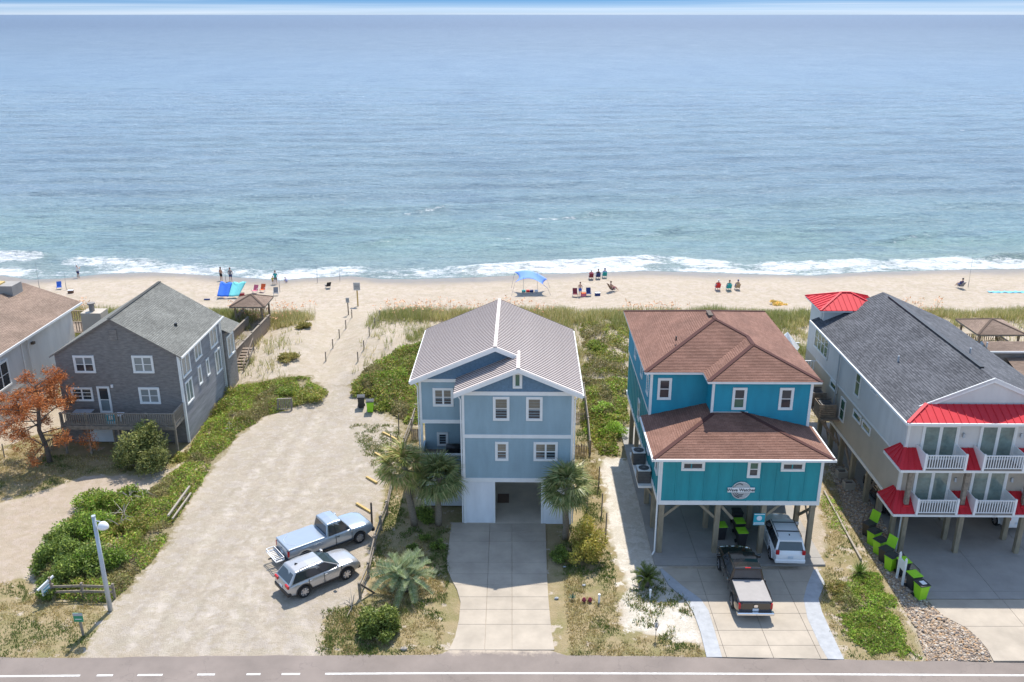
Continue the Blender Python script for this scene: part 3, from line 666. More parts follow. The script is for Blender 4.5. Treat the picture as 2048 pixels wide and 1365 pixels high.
# ---------------------------------------------------------------- blue house
H1 = thing('beach_house', 'tall pale blue clapboard house with ribbed metal roof and open garage', 'house', (.4, 50.78, 0), R(-.8))
yf, ys = 50.78, 52.8; xl, xr, xa = -3.05, 3.77, -5.92; yb = 61.6; ze = 9.22
def core(parent, name, m_, *a): return bx(parent, name, m_, *a)
core(H1, 'wall', 'blue_siding', xl + .02, xr - .02, yf + .02, yb - .02, 3.05, 9.3); core(H1, 'wall', 'blue_siding', xa + .02, xl + .5, ys + .02, yb - .05, 6.2, 9.3)
core(H1, 'wall', 'blue_siding', xa + .02, xl + .5, ys + 2.2, yb - .05, 3.3, 6.2)
core(H1, 'balcony_floor', 'deck_wood', xa + .04, xl + .2, ys + .1, ys + 2.3, 3.05, 3.2)
# garage level
bx(H1, 'garage_wall', 'white_siding', xl + .03, -1.15, yf + .03, yf + .35, 0, 3.05); bx(H1, 'garage_wall', 'white_siding', 1.94, xr - .03, yf + .03, yf + .35, 0, 3.05)
bx(H1, 'garage_wall', 'white_siding', xl + .03, xl + .2, yf + .36, yb - .1, 0, 3.04); bx(H1, 'garage_wall', 'white_siding', xr - .2, xr - .03, yf + .36, yb - .1, 0, 3.04); bx(H1, 'garage_wall', 'white_siding', xl + .21, xl + 2.2, yb - .4, yb - .2, 0, 3.04)
siding(H1, 'garage_siding', 'white_siding', [(xl, yf, 0), (-1.15, yf, 0), (-1.15, yf, 3.06), (xl, yf, 3.06)], .19, .03, (0, -1, 0)); siding(H1, 'garage_siding', 'white_siding', [(1.94, yf, 0), (xr, yf, 0), (xr, yf, 3.06), (1.94, yf, 3.06)], .19, .03, (0, -1, 0))
bx(H1, 'garage_siding', 'white_siding', xa + .05, xl + .01, ys + .03, yb - .1, .1, 3.05); siding(H1, 'garage_siding', 'white_siding', [(xa + .05, ys, .1), (xl, ys, .1), (xl, ys, 2.2), (xa + .05, ys, 2.2)], .19, .03, (0, -1, 0))
siding(H1, 'balcony_parapet', 'blue_siding', [(xa - .1, ys - .03, 2.2), (xl, ys - .03, 2.2), (xl, ys - .03, 3.84), (xa - .1, ys - .03, 3.84)], .19, .03, (0, -1, 0)); bx(H1, 'balcony_parapet', 'blue_siding', xa - .1, xl, ys - .025, ys + .09, 2.2, 3.84); bx(H1, 'balcony_parapet', 'blue_siding', xa - .1, xa + .02, ys + .09, ys + 2.2, 2.2, 3.84)
bx(H1, 'parapet_cap', 'white_trim', xa - .16, xl - .02, ys - .09, ys + .13, 3.842, 3.93)
# siding faces
siding(H1, 'siding', 'blue_siding', [(xl, yf, 3.3), (xr, yf, 3.3), (xr, yf, 6.15), (xl, yf, 6.15)], .185, .05, (0, -1, 0)); siding(H1, 'siding', 'blue_siding', [(xl, yf, 6.35), (xr, yf, 6.35), (xr, yf, 9.05), (xl, yf, 9.05)], .185, .05, (0, -1, 0))
siding(H1, 'siding', 'blue_siding', [(xa, ys, 6.4), (xl, ys, 6.4), (xl, ys, 9.1), (xa, ys, 9.1)], .185, .05, (0, -1, 0)); siding(H1, 'siding', 'blue_siding', [(xa, ys + 2.2, 3.2), (xl, ys + 2.2, 3.2), (xl, ys + 2.2, 6.2), (xa, ys + 2.2, 6.2)], .185, .05, (0, -1, 0))
siding(H1, 'siding', 'blue_siding', [(xr, yf, 3.1), (xr, yb, 3.1), (xr, yb, 9.2), (xr, yf, 9.2)], .185, .05, (1, 0, 0)); siding(H1, 'siding', 'blue_siding', [(xa, ys + 2.3, 3.1), (xa, yb, 3.1), (xa, yb, 9.2), (xa, ys + 2.3, 9.2)], .185, .05, (-1, 0, 0)); siding(H1, 'siding', 'blue_siding', [(xl, yf, 3.1), (xl, ys, 3.1), (xl, ys, 9.2), (xl, yf, 9.2)], .185, .05, (-1, 0, 0))
SL = .43; zr0 = ze + .12
siding(H1, 'gable_shingles', 'blue_shingle', [(xl - .35, yf, 9.24), (xr + .35, yf, 9.24), (.37, yf, 9.24 + SL * 3.7)], .15, .02, (0, -1, 0)); siding(H1, 'gable_shingles', 'blue_shingle', [(xa - .3, ys, 9.2), (3.7, ys, 9.2), (-1.07, ys, 9.2 + SL * 5.1)], .15, .02, (0, -1, 0))
# trim boards
for a in ((xl - .03, xr + .03, yf - .07, yf + .05, 9.03, 9.28), (xl - .03, xr + .03, yf - .07, yf + .05, 6.13, 6.37), (xl - .03, xr + .03, yf - .07, yf + .05, 3.04, 3.32), (xa - .03, xl - .04, ys - .065, ys + .05, 9.05, 9.26), (xa - .03, xl - .04, ys - .065, ys + .05, 6.17, 6.42)): bx(H1, 'band_board', 'white_trim', *a)
for a in ((xl - .055, xl + .10, yf - .062, yf + .14, 0, 9.03), (xr - .10, xr + .055, yf - .062, yf + .14, 0, 9.03), (xa - .05, xa + .11, ys - .06, ys + .14, 3.93, 9.05), (-1.2, -1.08, yf - .05, yf + .36, 0, 3.04), (1.87, 1.99, yf - .05, yf + .36, 0, 3.04)): bx(H1, 'corner_board', 'white_trim', *a)
for cx, cz in ((-.665, 8.13), (1.375, 8.13)): window(H1, (cx, yf - .03, cz), FRONT, .76, 1.32, 1, 2)
window(H1, (-.64, yf - .03, 5.21), FRONT, .58, 1.04); window(H1, (2.11, yf - .03, 5.21), FRONT, 1.26, 1.04, 2, 2); window(H1, (-4.43, ys - .03, 8.0), FRONT, 1.06, 1.0, 2, 2); window(H1, (.335, yf - .03, 10.03), FRONT, .32, .78, 1, 1, glass=('glass_green',)); window(H1, (-4.75, ys + 2.17, 3.95), FRONT, .5, .75, 1, 1, glass=('glass_dark',))
for cy in (54.5, 57.5): window(H1, (xr + .03, cy, 7.9), RIGHT, .8, 1.3); window(H1, (xr + .03, cy, 4.9), RIGHT, .8, 1.3)
for cy in (56.5, 59.5): window(H1, (xa - .03, cy, 7.9), LEFT, .8, 1.3)
# roof: metal panels, each with its raised rib
eL, eR, mid, mf = -6.42, 4.30, -1.06, .38; zE = 9.28
def zroof(x): return zE + SL * min(x - eL, eR - x)
def panelrun(xlo, zlo, xhi, zhi, ya, yb_, wd=.29):
    """panels laid from eave (xlo) to ridge (xhi) side by side along y"""
    n = max(1, round((yb_ - ya) / wd)); wd = (yb_ - ya) / n; d = Vector((xhi - xlo, 0, zhi - zlo)); nn = Vector((-d.z, 0, d.x)).normalized()
    if nn.z < 0: nn = -nn
    mb = MB(); a = Vector((xlo, 0, zlo)) - ORG[H1.name]; a.y = 0
    p0 = [a, a + d]; T = .025
    for (w0, w1, h0, h1, mi) in ((0, wd - .06, 0, T, 0), (wd - .06, wd, 0, T + .035, 1)):
        mb.add([p + Vector((0, y, 0)) + nn * h for y in (w0, w1) for h in (h0, h1) for p in p0], [(0, 1, 3, 2), (4, 6, 7, 5), (2, 3, 7, 6), (0, 2, 6, 4), (1, 5, 7, 3), (0, 4, 5, 1)], mi)
    me = mb.mesh('roof_panel', ['blue_metal', 'roof_rib'])
    for i in range(n): ob('roof_panel', me, H1, (0, ya + i * wd - ORG[H1.name].y, 0))
yR0 = ys - .55; yR1 = yb + .5; zc = zE + .04
panelrun(eL, zc, mid - .06, zc + SL * (mid - .06 - eL), yR0, yR1)
panelrun(eR, zc, mf + .06, zc + SL * (eR - mf - .06), yf - .55, yR0); panelrun(eR, zc, mid + .06, zc + SL * (eR - mid - .06), yR0, yR1)
xv = -3.55; panelrun(xv, zc, mf - .06, zc + SL * (mf - .06 - xv), yf - .55, yR0 + .9)
# the part of the front gable's left slope running back to the main wall
mb = MB()
for (x0, x1, ya, yb_) in ((eL, mid, yR0, yR1), (mid, eR, yR0, yR1), (mf, eR, yf - .55, yR0 + .02), (xv, mf, yf - .55, ys + .1)):
    za, zb = (zE + SL * (x0 - eL), zE + SL * (x1 - eL)) if x1 == mid else ((zE + SL * (x0 - xv), zE + SL * (x1 - xv)) if x0 == xv else (zE + SL * (eR - x0), zE + SL * (eR - x1)))
    mb.add([(x0, ya, za), (x1, ya, zb), (x1, yb_, zb), (x0, yb_, za), (x0, ya, za - .16), (x1, ya, zb - .16), (x1, yb_, zb - .16), (x0, yb_, za - .16)], [(0, 1, 2, 3), (7, 6, 5, 4), (0, 4, 5, 1), (2, 6, 7, 3), (0, 3, 7, 4), (1, 5, 6, 2)])
part('roof_deck', mb, 'white_trim', H1)
mb = MB()
for a, b_ in (((mf, yf - .62, zc + SL * (eR - mf) + .05), (mf, yR0 + .9, zc + SL * (eR - mf) + .05)), ((mid, yR0 - .06, zc + SL * (mid - eL) + .05), (mid, yR1 + .05, zc + SL * (mid - eL) + .05))): mb.beam(a, b_, .22, .045)
part('ridge_cap', mb, 'blue_metal', H1)
mb = MB()
def rake(x0, z0, x1, z1, y): mb.extr([(x0, y, z0 - .24), (x1, y, z1 - .24), (x1, y, z1 + .03), (x0, y, z0 + .03)], (0, .06, 0))
zrf = zE + SL * (eR - mf); zrm = zE + SL * (mid - eL)
rake(xv, zE, mf, zrf, yf - .6); rake(mf, zrf, eR, zE, yf - .6); rake(eL, zE, mid, zrm, yR0 - .05); rake(mid, zrm, mf - .1, zE + SL * (eR - mf + .1), yR0 - .05)
part('fascia', mb, 'white_trim', H1)
mb = MB(); mb.box(eL - .1, eL + .02, yR0, yR1, zE - .17, zE - .02); mb.box(eR - .02, eR + .1, yf - .55, yR1, zE - .17, zE - .02); part('gutter', mb, 'white_trim', H1)
mb = MB()
for x, y, xe in ((xl - .12, yf - .1, -3.4), (xr + .12, yf - .1, 4.2), (xa - .12, ys - .1, -6.3)): mb.tube([(xe, y, 9.12), (x, y, 8.75), (x, y, .1 if x != xa - .12 else 4)], .045, 6)
part('downpipe', mb, 'white_trim', H1)
bx(H1, 'wall_vent', 'concrete_dark', -1.12, -.95, 57, 57.6, 1.2, 1.8)
# grill on the balcony
gr = thing('barbecue_grill', 'black hooded grill on the balcony of the pale blue house', 'grill', (-3.9, ys + .9, 3.2))
mb = MB(); mb.tube([(-4.35, ys + .9, 4.0), (-3.45, ys + .9, 4.0)], .26, 12); part('hood', mb, 'black_plastic', gr, True); bx(gr, 'firebox', 'black_plastic', -4.35, -3.45, ys + .65, ys + 1.15, 3.7, 3.98)
for x in (-4.3, -3.5): bx(gr, 'leg', 'black_plastic', x - .03, x + .03, ys + .87, ys + .93, 3.2, 3.72)
rug = MB().box(-.98, -.2, 53.3, 54.5, .05, .062); solo('floor_mat', rug, 'cloth_brown', 'dark brown mat on the open garage floor of the pale blue house', 'mat', (-.6, 53.9, .05))

# ---------------------------------------------------------------- teal house on piles
H2 = thing('stilt_house', 'bright teal stilt house with reddish brown shingle roofs and round sign', 'house', (13.5, 47.2, 0), R(-.5))
a0, b0 = 8.75, 18.25; y2 = 47.2; yB = 64.0; zb0, zb1 = 3.72, 6.75
bx(H2, 'wall', 'teal_siding', a0 + .04, b0 - .04, y2 + .05, yB, 3.5, 6.7); bx(H2, 'wall', 'teal_siding', 12.33 + .03, 18.4 - .03, 51.03, 55, 6.6, 9.95); bx(H2, 'wall', 'teal_siding', 8.75, 18.37, 52.53, yB, 6.6, 9.95)
# board and batten front, board by board
xsb = np.linspace(a0 + .1, b0 - .1, 12)
for i in range(11):
    bx(H2, 'board', 'teal_board', xsb[i] + .006, xsb[i + 1] - .006, y2 - .01 - .004 * (i % 2), y2 + .05, zb0, 6.6)
    if i: bx(H2, 'batten', 'teal_board', xsb[i] - .035, xsb[i] + .035, y2 - .042, y2 + .04, zb0, 6.58)
ysb = np.linspace(y2 + .15, yB - .1, 21)
for i in range(20):
    bx(H2, 'board', 'teal_board', a0 - .01, a0 + .05, ysb[i] + .006, ysb[i + 1] - .006, zb0, 6.64)
    if i: bx(H2, 'batten', 'teal_board', a0 - .04, a0 + .04, ysb[i] - .035, ysb[i] + .035, zb0, 6.62)
for a in ((a0 - .06, b0 + .06, y2 - .06, y2 + .06, 3.47, 3.74), (a0 - .07, a0 + .05, y2 + .06, yB, 3.47, 3.74), (b0 - .05, b0 + .07, y2 + .06, yB, 3.47, 3.74), (a0 - .055, a0 + .05, 52.6, yB, 6.9, 7.1)): bx(H2, 'band_board', 'white_trim', *a)
for a in ((a0 - .05, a0 + .12, y2 - .055, y2 + .12, 3.745, 6.72), (b0 - .12, b0 + .05, y2 - .055, y2 + .12, 3.745, 6.72)): bx(H2, 'corner_board', 'white_trim', *a)
siding(H2, 'siding', 'teal_siding', [(12.33, 51, 6.7), (18.4, 51, 6.7), (18.4, 51, 9.95), (12.33, 51, 9.95)], .17, .045, (0, -1, 0)); siding(H2, 'siding', 'teal_siding', [(8.75, 52.5, 6.7), (12.36, 52.5, 6.7), (12.36, 52.5, 9.95), (8.75, 52.5, 9.95)], .17, .045, (0, -1, 0))
siding(H2, 'siding', 'teal_siding', [(12.33, 51, 6.7), (12.33, 52.5, 6.7), (12.33, 52.5, 9.95), (12.33, 51, 9.95)], .17, .045, (-1, 0, 0)); siding(H2, 'siding', 'teal_siding', [(8.73, 52.5, 7.1), (8.73, yB, 7.1), (8.73, yB, 9.9), (8.73, 52.5, 9.9)], .17, .045, (-1, 0, 0)); siding(H2, 'siding', 'teal_siding', [(18.4, 51, 6.7), (18.4, yB, 6.7), (18.4, yB, 9.9), (18.4, 51, 9.9)], .17, .045, (1, 0, 0)); siding(H2, 'siding', 'teal_siding', [(b0, y2, 3.7), (b0, yB, 3.7), (b0, yB, 6.7), (b0, y2, 6.7)], .17, .045, (1, 0, 0))
for a in ((12.28, 12.43, 50.945, 51.08, 6.8, 9.9), (18.29, 18.46, 50.945, 51.08, 6.8, 9.9), (8.68, 8.84, 52.445, 52.58, 6.8, 9.9)): bx(H2, 'corner_board', 'white_trim', *a)
GB = ('glass_dark', 'glass_dark')
window(H2, (9.6, 52.46, 8.72), FRONT, .62, 1.2, glass=GB); window(H2, (13.98, 50.96, 8.72), FRONT, .62, 1.2, glass=('glass_dark', 'glass_green')); window(H2, (16.86, 50.96, 8.72), FRONT, .62, 1.2, glass=GB)
window(H2, (10.64, y2 - .02, 6.06), FRONT, 1.12, .34, 1, 1, glass=GB); window(H2, (16.49, y2 - .02, 6.04), FRONT, 1.14, .34, 1, 1, glass=GB); window(H2, (14.22, y2 - .02, 5.86), FRONT, .5, .85, glass=('glass_green', 'glass_dark'))
for cy, cz in ((53.6, 8.6), (56.5, 8.6), (60, 8.6), (48.4, 5.7), (52, 5.2), (57, 5.2)): window(H2, (a0 - .03, cy, cz), LEFT, .62, 1.2, glass=('glass_grey', 'glass_dark'))
# upper hip roof (an L-shaped plan with equal pitches)
def hip_L(parent, a, b_, c, y0, y1, yb_, ze_, s, m_, ex=.15):
    W = b_ - a; w_ = b_ - c; P = lambda x, y, d: Vector((x, y, ze_ + s * d))
    Mf = P((a + b_) / 2, y0 + W / 2, W / 2); Mr = P((a + b_) / 2, yb_ - W / 2, W / 2); N = P((c + b_) / 2, y1 + w_ / 2, w_ / 2); K = P((c + b_) / 2, y0 + w_ / 2, w_ / 2)
    A0, C0, C1, B1, B2, A2 = P(a, y0, 0), P(c, y0, 0), P(c, y1, 0), P(b_, y1, 0), P(b_, yb_, 0), P(a, yb_, 0)
    mb = MB()
    for q in ([A0, C0, K, Mf], [C0, C1, N, K], [C1, B1, N], [B1, B2, Mr, Mf, K, N], [A2, A0, Mf, Mr], [B2, A2, Mr]): mb.courses(q, ex, .022)
    ro = part('roof', mb, m_, parent)
    rc = MB()
    for p, q in ((Mf, Mr), (A0, Mf), (C1, N), (B1, N), (N, K), (K, Mf), (A2, Mr), (B2, Mr)): rc.beam(p + Vector((0, 0, .025)), q + Vector((0, 0, .025)), .26, .02)
    part('ridge_shingles', rc, m_, ro)
    f = MB(); f.extr([q + Vector((0, 0, -.14)) for q in (A0, C0, C1, B1, B2, A2)], (0, 0, .135)); part('soffit', f, 'white_trim', ro)
    return ro
rf = hip_L(H2, 8.26, 18.85, 11.9, 52.1, 50.6, 64.5, 9.98, .333, 'shingle_red')
mb = MB(); zz = 9.98 + .333 * 5.2; mb.beam((13.4, 57.9, zz + .1), (13.4, 59.0, zz + .1), .3, .06); part('ridge_vent', mb, 'dark_wood', rf)
mb = MB(); q = PZ(1350, 682, 11.0); mb.tube([q, q + Vector((0, 0, .3))], .05, 8); part('vent_pipe', mb, 'black_plastic', rf)
# lower skirt roof
za, s2 = 6.78, .235; e0, e1, ef = 8.2, 18.68, 46.6
P = lambda x, y: Vector((x, y, za + s2 * min(x - e0, e1 - x, y - ef)))
hx = 12.4 - e0
mb = MB()
LS = lambda x, y: Vector((x, y, za + s2 * (x - e0))); FS = lambda x, y: Vector((x, y, za + s2 * (y - ef))); RS = lambda x, y: Vector((x, y, za + s2 * (e1 - x)))
D = 51.1 - ef
mb.courses([FS(e0, ef), FS(e1, ef), FS(e1 - D, 51.1), FS(e0 + hx, 51.1), FS(e0 + hx, ef + hx)], .15, .022)
mb.courses([LS(e0, ef), LS(e0 + hx, ef + hx), LS(e0 + hx, 52.6), LS(e0, 52.6)], .15, .022)
mb.courses([RS(e1, ef), RS(e1 - D, 51.1), RS(e1, 51.1)], .15, .022)
rf2 = part('lower_roof', mb, 'shingle_red', H2)
mb = MB()
for p, q in ((FS(e0, ef), FS(e0 + hx, ef + hx)), (FS(e1, ef), FS(e1 - D, 51.1))): mb.beam(p + Vector((0, 0, .025)), q + Vector((0, 0, .025)), .26, .02)
part('ridge_shingles', mb, 'shingle_red', rf2)
mb = MB(); mb.box(e0, e1, ef, y2 + .2, za - .14, za - .005); mb.box(e0, a0 + .1, y2 + .2, 52.6, za - .14, za - .005); mb.box(b0 - .1, e1, y2 + .2, 51.1, za - .14, za - .005); part('soffit', mb, 'white_trim', rf2)
mb = MB(); mb.box(e0 - .03, e1 + .03, ef - .1, ef - .002, za - .12, za + .02); mb.box(e0 - .1, e0 - .002, ef - .1, 52.4, za - .12, za + .02); mb.box(e1 + .002, e1 + .09, ef - .1, 51.0, za - .12, za + .02); part('gutter', mb, 'white_trim', rf2)
mb = MB(); mb.box(12.43, 14.6, 50.93, 51.02, 7.72, 7.83); part('flashing', mb, 'white_trim', H2)
# piles and braces
def pile(parent, x, y, z, m_='pile_wood', r=.15): bx(parent, 'pile', m_, x - r, x + r, y - r, y + r, 0, z, bevel=.02)
for y in (47.35, 50.2, 53.2, 56.2, 59.2, 62.2):
    for x in ((8.98, 12.35, 15.1, 18.0) if y < 48 else (8.98, 12.35, 15.1, 18.1)): pile(H2, x, y, 3.5)
mb = MB()
for (p, q) in (((9.05, 47.36, 2.5), (10.1, 47.36, 3.45)), ((12.2, 47.36, 2.5), (11.2, 47.36, 3.45)), ((12.45, 47.36, 3.4), (13.3, 47.36, 2.4)), ((15.2, 47.36, 2.6), (16.1, 47.36, 3.45))): mb.beam(p, q, .06, .16)
part('brace', mb, 'pile_wood', H2)
mb = MB(); mb.beam((18.2, 47.4, 1.0), (18.2, 50.2, 3.3), .06, .18); mb.beam((18.22, 47.4, 3.3), (18.22, 50.2, 1.0), .06, .18); part('brace', mb, 'pile_wood', H2)
mb = MB(); mb.tube([(8.66, 47.1, 6.5), (8.66, 47.1, .3), (8.5, 46.9, .15)], .05, 8); part('downpipe', mb, 'white_trim', H2)
mb = MB(); mb.beam((8.98, 50.2, 2.2), (8.2, 50.6, 3.2), .08, .14); mb.beam((8.98, 53.2, 2.2), (8.2, 53.2, 3.2), .08, .14); part('platform_brace', mb, 'pile_wood', H2)
bx(H2, 'platform', 'white_trim', 7.85, 8.7, 49.6, 54.2, 3.22, 3.36)
# round sign
mb = MB(); cx, cz = 13.57, 4.47
mb.extr([(cx + .58 * math.cos(t), y2 - .05, cz + .58 * math.sin(t)) for t in np.linspace(0, 2 * math.pi, 33)[:-1]], (0, -.05, 0))
sg = thing('house_sign', 'round grey sign with a wave on the teal board wall', 'sign', (cx, y2, cz)); part('disc', mb, 'sign_grey', sg)
mb = MB(); mb.extr([(cx + (.58 if i % 2 else .53) * math.cos(t), y2 - .1, cz + (.58) * math.sin(t)) for i, t in enumerate(np.linspace(0, 2 * math.pi, 33)[:-1])], (0, -.004, 0))
# wave crest and curl
def strip(pts, w_, y): 
    m_ = MB()
    for i in range(len(pts) - 1): m_.beam((cx + pts[i][0], y, cz + pts[i][1]), (cx + pts[i + 1][0], y, cz + pts[i + 1][1]), .012, w_, up=(0, -1, 0)) if 0 else m_.extr([(cx + pts[i][0], y, cz + pts[i][1]), (cx + pts[i + 1][0], y, cz + pts[i + 1][1]), (cx + pts[i + 1][0], y, cz + pts[i + 1][1] + w_), (cx + pts[i][0], y, cz + pts[i][1] + w_)], (0, -.01, 0))
    return m_
arc = lambda r, a, b_, ox=0, oz=0, n=14: [(ox + r * math.cos(R(t)), oz + r * math.sin(R(t))) for t in np.linspace(a, b_, n)]
part('wave', strip(arc(.50, 150, 262), .07, y2 - .1), 'sign_dark', sg); part('wave', strip(arc(.40, 170, 285), .06, y2 - .1), 'sign_dark', sg); part('wave', strip(arc(.30, 205, 305), .05, y2 - .1), 'sign_dark', sg)
part('wave', strip(arc(.27, 40, 175, -.12, .16), .06, y2 - .1), 'sign_dark', sg); part('ring', strip(arc(.55, -60, 140), .03, y2 - .1), 'sign_white', sg)
bx(sg, 'name_board', 'sign_white', cx - .8, cx + .8, y2 - .13, y2 - .06, cz - .1, cz + .2)
def text(parent, s, loc, size, m_, rot=(R(90), 0, 0), name='lettering', depth=.006, align='CENTER', bold=.0):
    cu = bpy.data.curves.new(name, 'FONT'); cu.body = s; cu.size = size; cu.align_x = align; cu.align_y = 'CENTER'; cu.extrude = depth; cu.offset = bold
    t = bpy.data.objects.new(name, cu); C.objects.link(t); me = t.to_mesh(); me2 = me.copy(); t.to_mesh_clear(); bpy.data.objects.remove(t)
    me2.materials.clear(); me2.materials.append(M[m_]); return ob(name, me2, parent, Vector(loc) - ORG[parent.name], rot)
text(sg, 'Wave Watcher', (cx, y2 - .135, cz + .05), .27, 'sign_dark', bold=.006)
# AC units on the side platform
def ac_unit(x, y, z, lab, m_='ac_grey', w_=.8, h_=.85):
    t = thing('air_conditioner', lab, 'air conditioner', (x, y, z), 0, 'air conditioning units')
    bx(t, 'casing', m_, x - w_ / 2, x + w_ / 2, y - w_ / 2, y + w_ / 2, z, z + h_, bevel=.05)
    for k in range(7): mb = MB(); zz = z + .1 + k * (h_ - .2) / 6; mb.box(x - w_ / 2 - .006, x + w_ / 2 + .006, y - w_ / 2 - .006, y + w_ / 2 + .006, zz, zz + .012); part('louvre', mb, 'black_plastic', t)
    tp = bx(t, 'top_panel', 'ac_white', x - w_ / 2 - .02, x + w_ / 2 + .02, y - w_ / 2 - .02, y + w_ / 2 + .02, z + h_, z + h_ + .06, bevel=.03)
    mb = MB(); mb.tube([(x, y, z + h_ + .05), (x, y, z + h_ + .075)], w_ * .42, 20); part('fan_grille', mb, 'black_plastic', tp)
    mb = MB(); mb.tube([(x, y, z + h_ + .07), (x, y, z + h_ + .09)], w_ * .12, 10); part('fan_hub', mb, 'ac_grey', tp); return t
ac_unit(8.27, 50.35, 3.36, 'dark condenser at the street end of the teal house side platform'); ac_unit(8.27, 52.8, 3.36, 'dark condenser at the ocean end of the teal house side platform')
# teal poster sign hanging under the house
def access_sign(x, y, z, w_, h_, lab, post=None):
    t = thing('access_sign', lab, 'sign', (x, y, 0 if post else z), 0)
    bx(t, 'board', 'sign_teal', x - w_ / 2, x + w_ / 2, y - .02, y, z, z + h_)
    mb = MB(); mb.extr([(x + w_ * .24 * math.cos(q), y - .02, z + h_ * .60 + w_ * .24 * math.sin(q)) for q in np.linspace(0, 2 * math.pi, 21)[:-1]], (0, -.008, 0)); part('emblem', mb, 'sign_white', t)
    bx(t, 'text_band', 'sign_white', x - w_ * .46, x + w_ * .46, y - .028, y - .019, z + h_ * .05, z + h_ * .24)
    bx(t, 'text_band', 'sign_white', x - w_ * .46, x + w_ * .46, y - .028, y - .019, z + h_ * .9, z + h_ * .96)
    for k in range(2): bx(t, 'text_line', 'sign_teal', x - w_ * .4, x + w_ * .4, y - .034, y - .027, z + h_ * (.09 + .08 * k), z + h_ * (.12 + .08 * k))
    if post: mb = MB(); mb.tube([(x, y + .08, 0), (x, y + .08, z + h_)], .07, 8); part('post', mb, 'old_wood', t)
    return t
access_sign(14.85, 47.18, 2.08, .68, .8, 'teal notice with white emblem fixed below the teal house')
# ---------------------------------------------------------------- red-trimmed triplex
H3 = thing('triplex_house', 'long cream house with dark shingle roof, red metal awnings and balconies', 'house', (23.5, 48.4, 0), R(-.6))
wx, wy, we = 23.5, 48.4, 33.0; rb = 65.3; z1, z2, ev = 2.75, 5.75, 8.72; rx = 28.15
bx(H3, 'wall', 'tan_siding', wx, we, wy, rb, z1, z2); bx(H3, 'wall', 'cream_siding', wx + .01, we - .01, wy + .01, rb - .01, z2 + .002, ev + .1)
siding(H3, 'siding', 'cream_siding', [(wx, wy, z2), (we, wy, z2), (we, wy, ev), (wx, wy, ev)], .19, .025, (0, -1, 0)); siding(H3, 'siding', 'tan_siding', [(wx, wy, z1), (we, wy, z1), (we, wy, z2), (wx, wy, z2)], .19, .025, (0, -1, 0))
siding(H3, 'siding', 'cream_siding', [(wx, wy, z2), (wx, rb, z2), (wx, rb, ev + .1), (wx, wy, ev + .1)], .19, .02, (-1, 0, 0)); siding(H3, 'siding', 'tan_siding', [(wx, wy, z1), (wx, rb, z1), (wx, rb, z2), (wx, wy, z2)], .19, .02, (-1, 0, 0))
bx(H3, 'band_board', 'white_trim', wx - .05, wx + .03, wy, rb, z1 - .2, z1 + .02); bx(H3, 'band_board', 'white_trim', wx - .045, wx + .03, wy, rb, z2 - .06, z2 + .06)
for a in ((wx - .06, wx + .12, wy - .06, wy + .14, z1, ev), (we - .12, we + .06, wy - .06, wy + .14, z1, ev)): bx(H3, 'corner_board', 'white_trim', *a)
# main gable roof with shingle courses
el, er = 22.9, 33.4; s3 = .435; yg = 48.55; yr = 65.9
def Z3(x): return ev + .06 + s3 * min(x - el, er - x)
mb = MB()
yfr = 47.25
mb.courses([(el, yfr + .05, Z3(el)), (el, yr, Z3(el)), (rx, yr, Z3(rx)), (rx, yg, Z3(rx)), (24.35, yg, Z3(24.35))], .16, .024); mb.courses([(er, yfr, Z3(er)), (er, yr, Z3(er)), (rx, yr, Z3(rx)), (rx, yg, Z3(rx)), (31.9, yg, Z3(31.9))], .16, .024)
r3 = part('roof', mb, 'shingle_dark', H3)
mb = MB(); mb.extr([(el, yr - .03, Z3(el) - .15), (rx, yr - .03, Z3(rx) - .15), (er, yr - .03, Z3(er) - .15), (er, yr - .03, Z3(er) - .02), (rx, yr - .03, Z3(rx) - .02), (el, yr - .03, Z3(el) - .02)], (0, yg + .03 - yr, 0)); part('soffit', mb, 'white_trim', r3)
mb = MB(); mb.beam((rx, 50.2, Z3(rx) + .05), (rx, 64.6, Z3(rx) + .05), .26, .09); part('ridge_vent', mb, 'black_plastic', r3)
mb = MB(); mb.box(el - .1, el - .002, yfr, yr, ev - .06, ev + .08); part('gutter', mb, 'white_trim', r3)
for px, py in ((1794, 723), (1937, 707), (1968, 694)):
    d = PZ(px, py, 10); q = PX(px, py, d.x); k = 0
    for k in range(10):
        zz = Z3(q.x); q = PZ(px, py, zz)
    mb = MB(); mb.tube([q, q + Vector((0, 0, .38))], .06, 8); part('vent_pipe', mb, 'galv', r3)
# gable end
siding(H3, 'gable_siding', 'cream_siding', [(24.2, yg + .12, ev + .6), (32.1, yg + .12, ev + .6), (rx, yg + .12, Z3(rx) - .05)], .19, .02, (0, -1, 0))
mb = MB()
for x0, x1 in ((24.0, rx), (rx, 32.3)): mb.extr([(x0, yg, Z3(x0) - .26), (x1, yg, Z3(x1) - .26), (x1, yg, Z3(x1) + .03), (x0, yg, Z3(x0) + .03)], (0, .06, 0))
part('fascia', mb, 'white_trim', H3)
def metal(parent, P4, n, name='awning_panel', th=.03, m_='red_metal'):
    """standing-seam panels between an eave edge and a top edge: P4 = eave0, eave1, top1, top0"""
    e0_, e1_, t1_, t0_ = [Vector(q) for q in P4]; nn = (e1_ - e0_).cross(t0_ - e0_).normalized()
    if nn.z < 0: nn = -nn
    for i in range(n):
        a, b_ = i / n, (i + 1) / n; q = [e0_.lerp(e1_, a), e0_.lerp(e1_, b_), t0_.lerp(t1_, b_), t0_.lerp(t1_, a)]
        mb = MB(); mb.extr([v - nn * .02 for v in q], nn * (th + .02)); mb.beam(q[0] + nn * (th + .02), q[3] + nn * (th + .02), .035, .05, up=nn); part(name, mb, m_, parent)
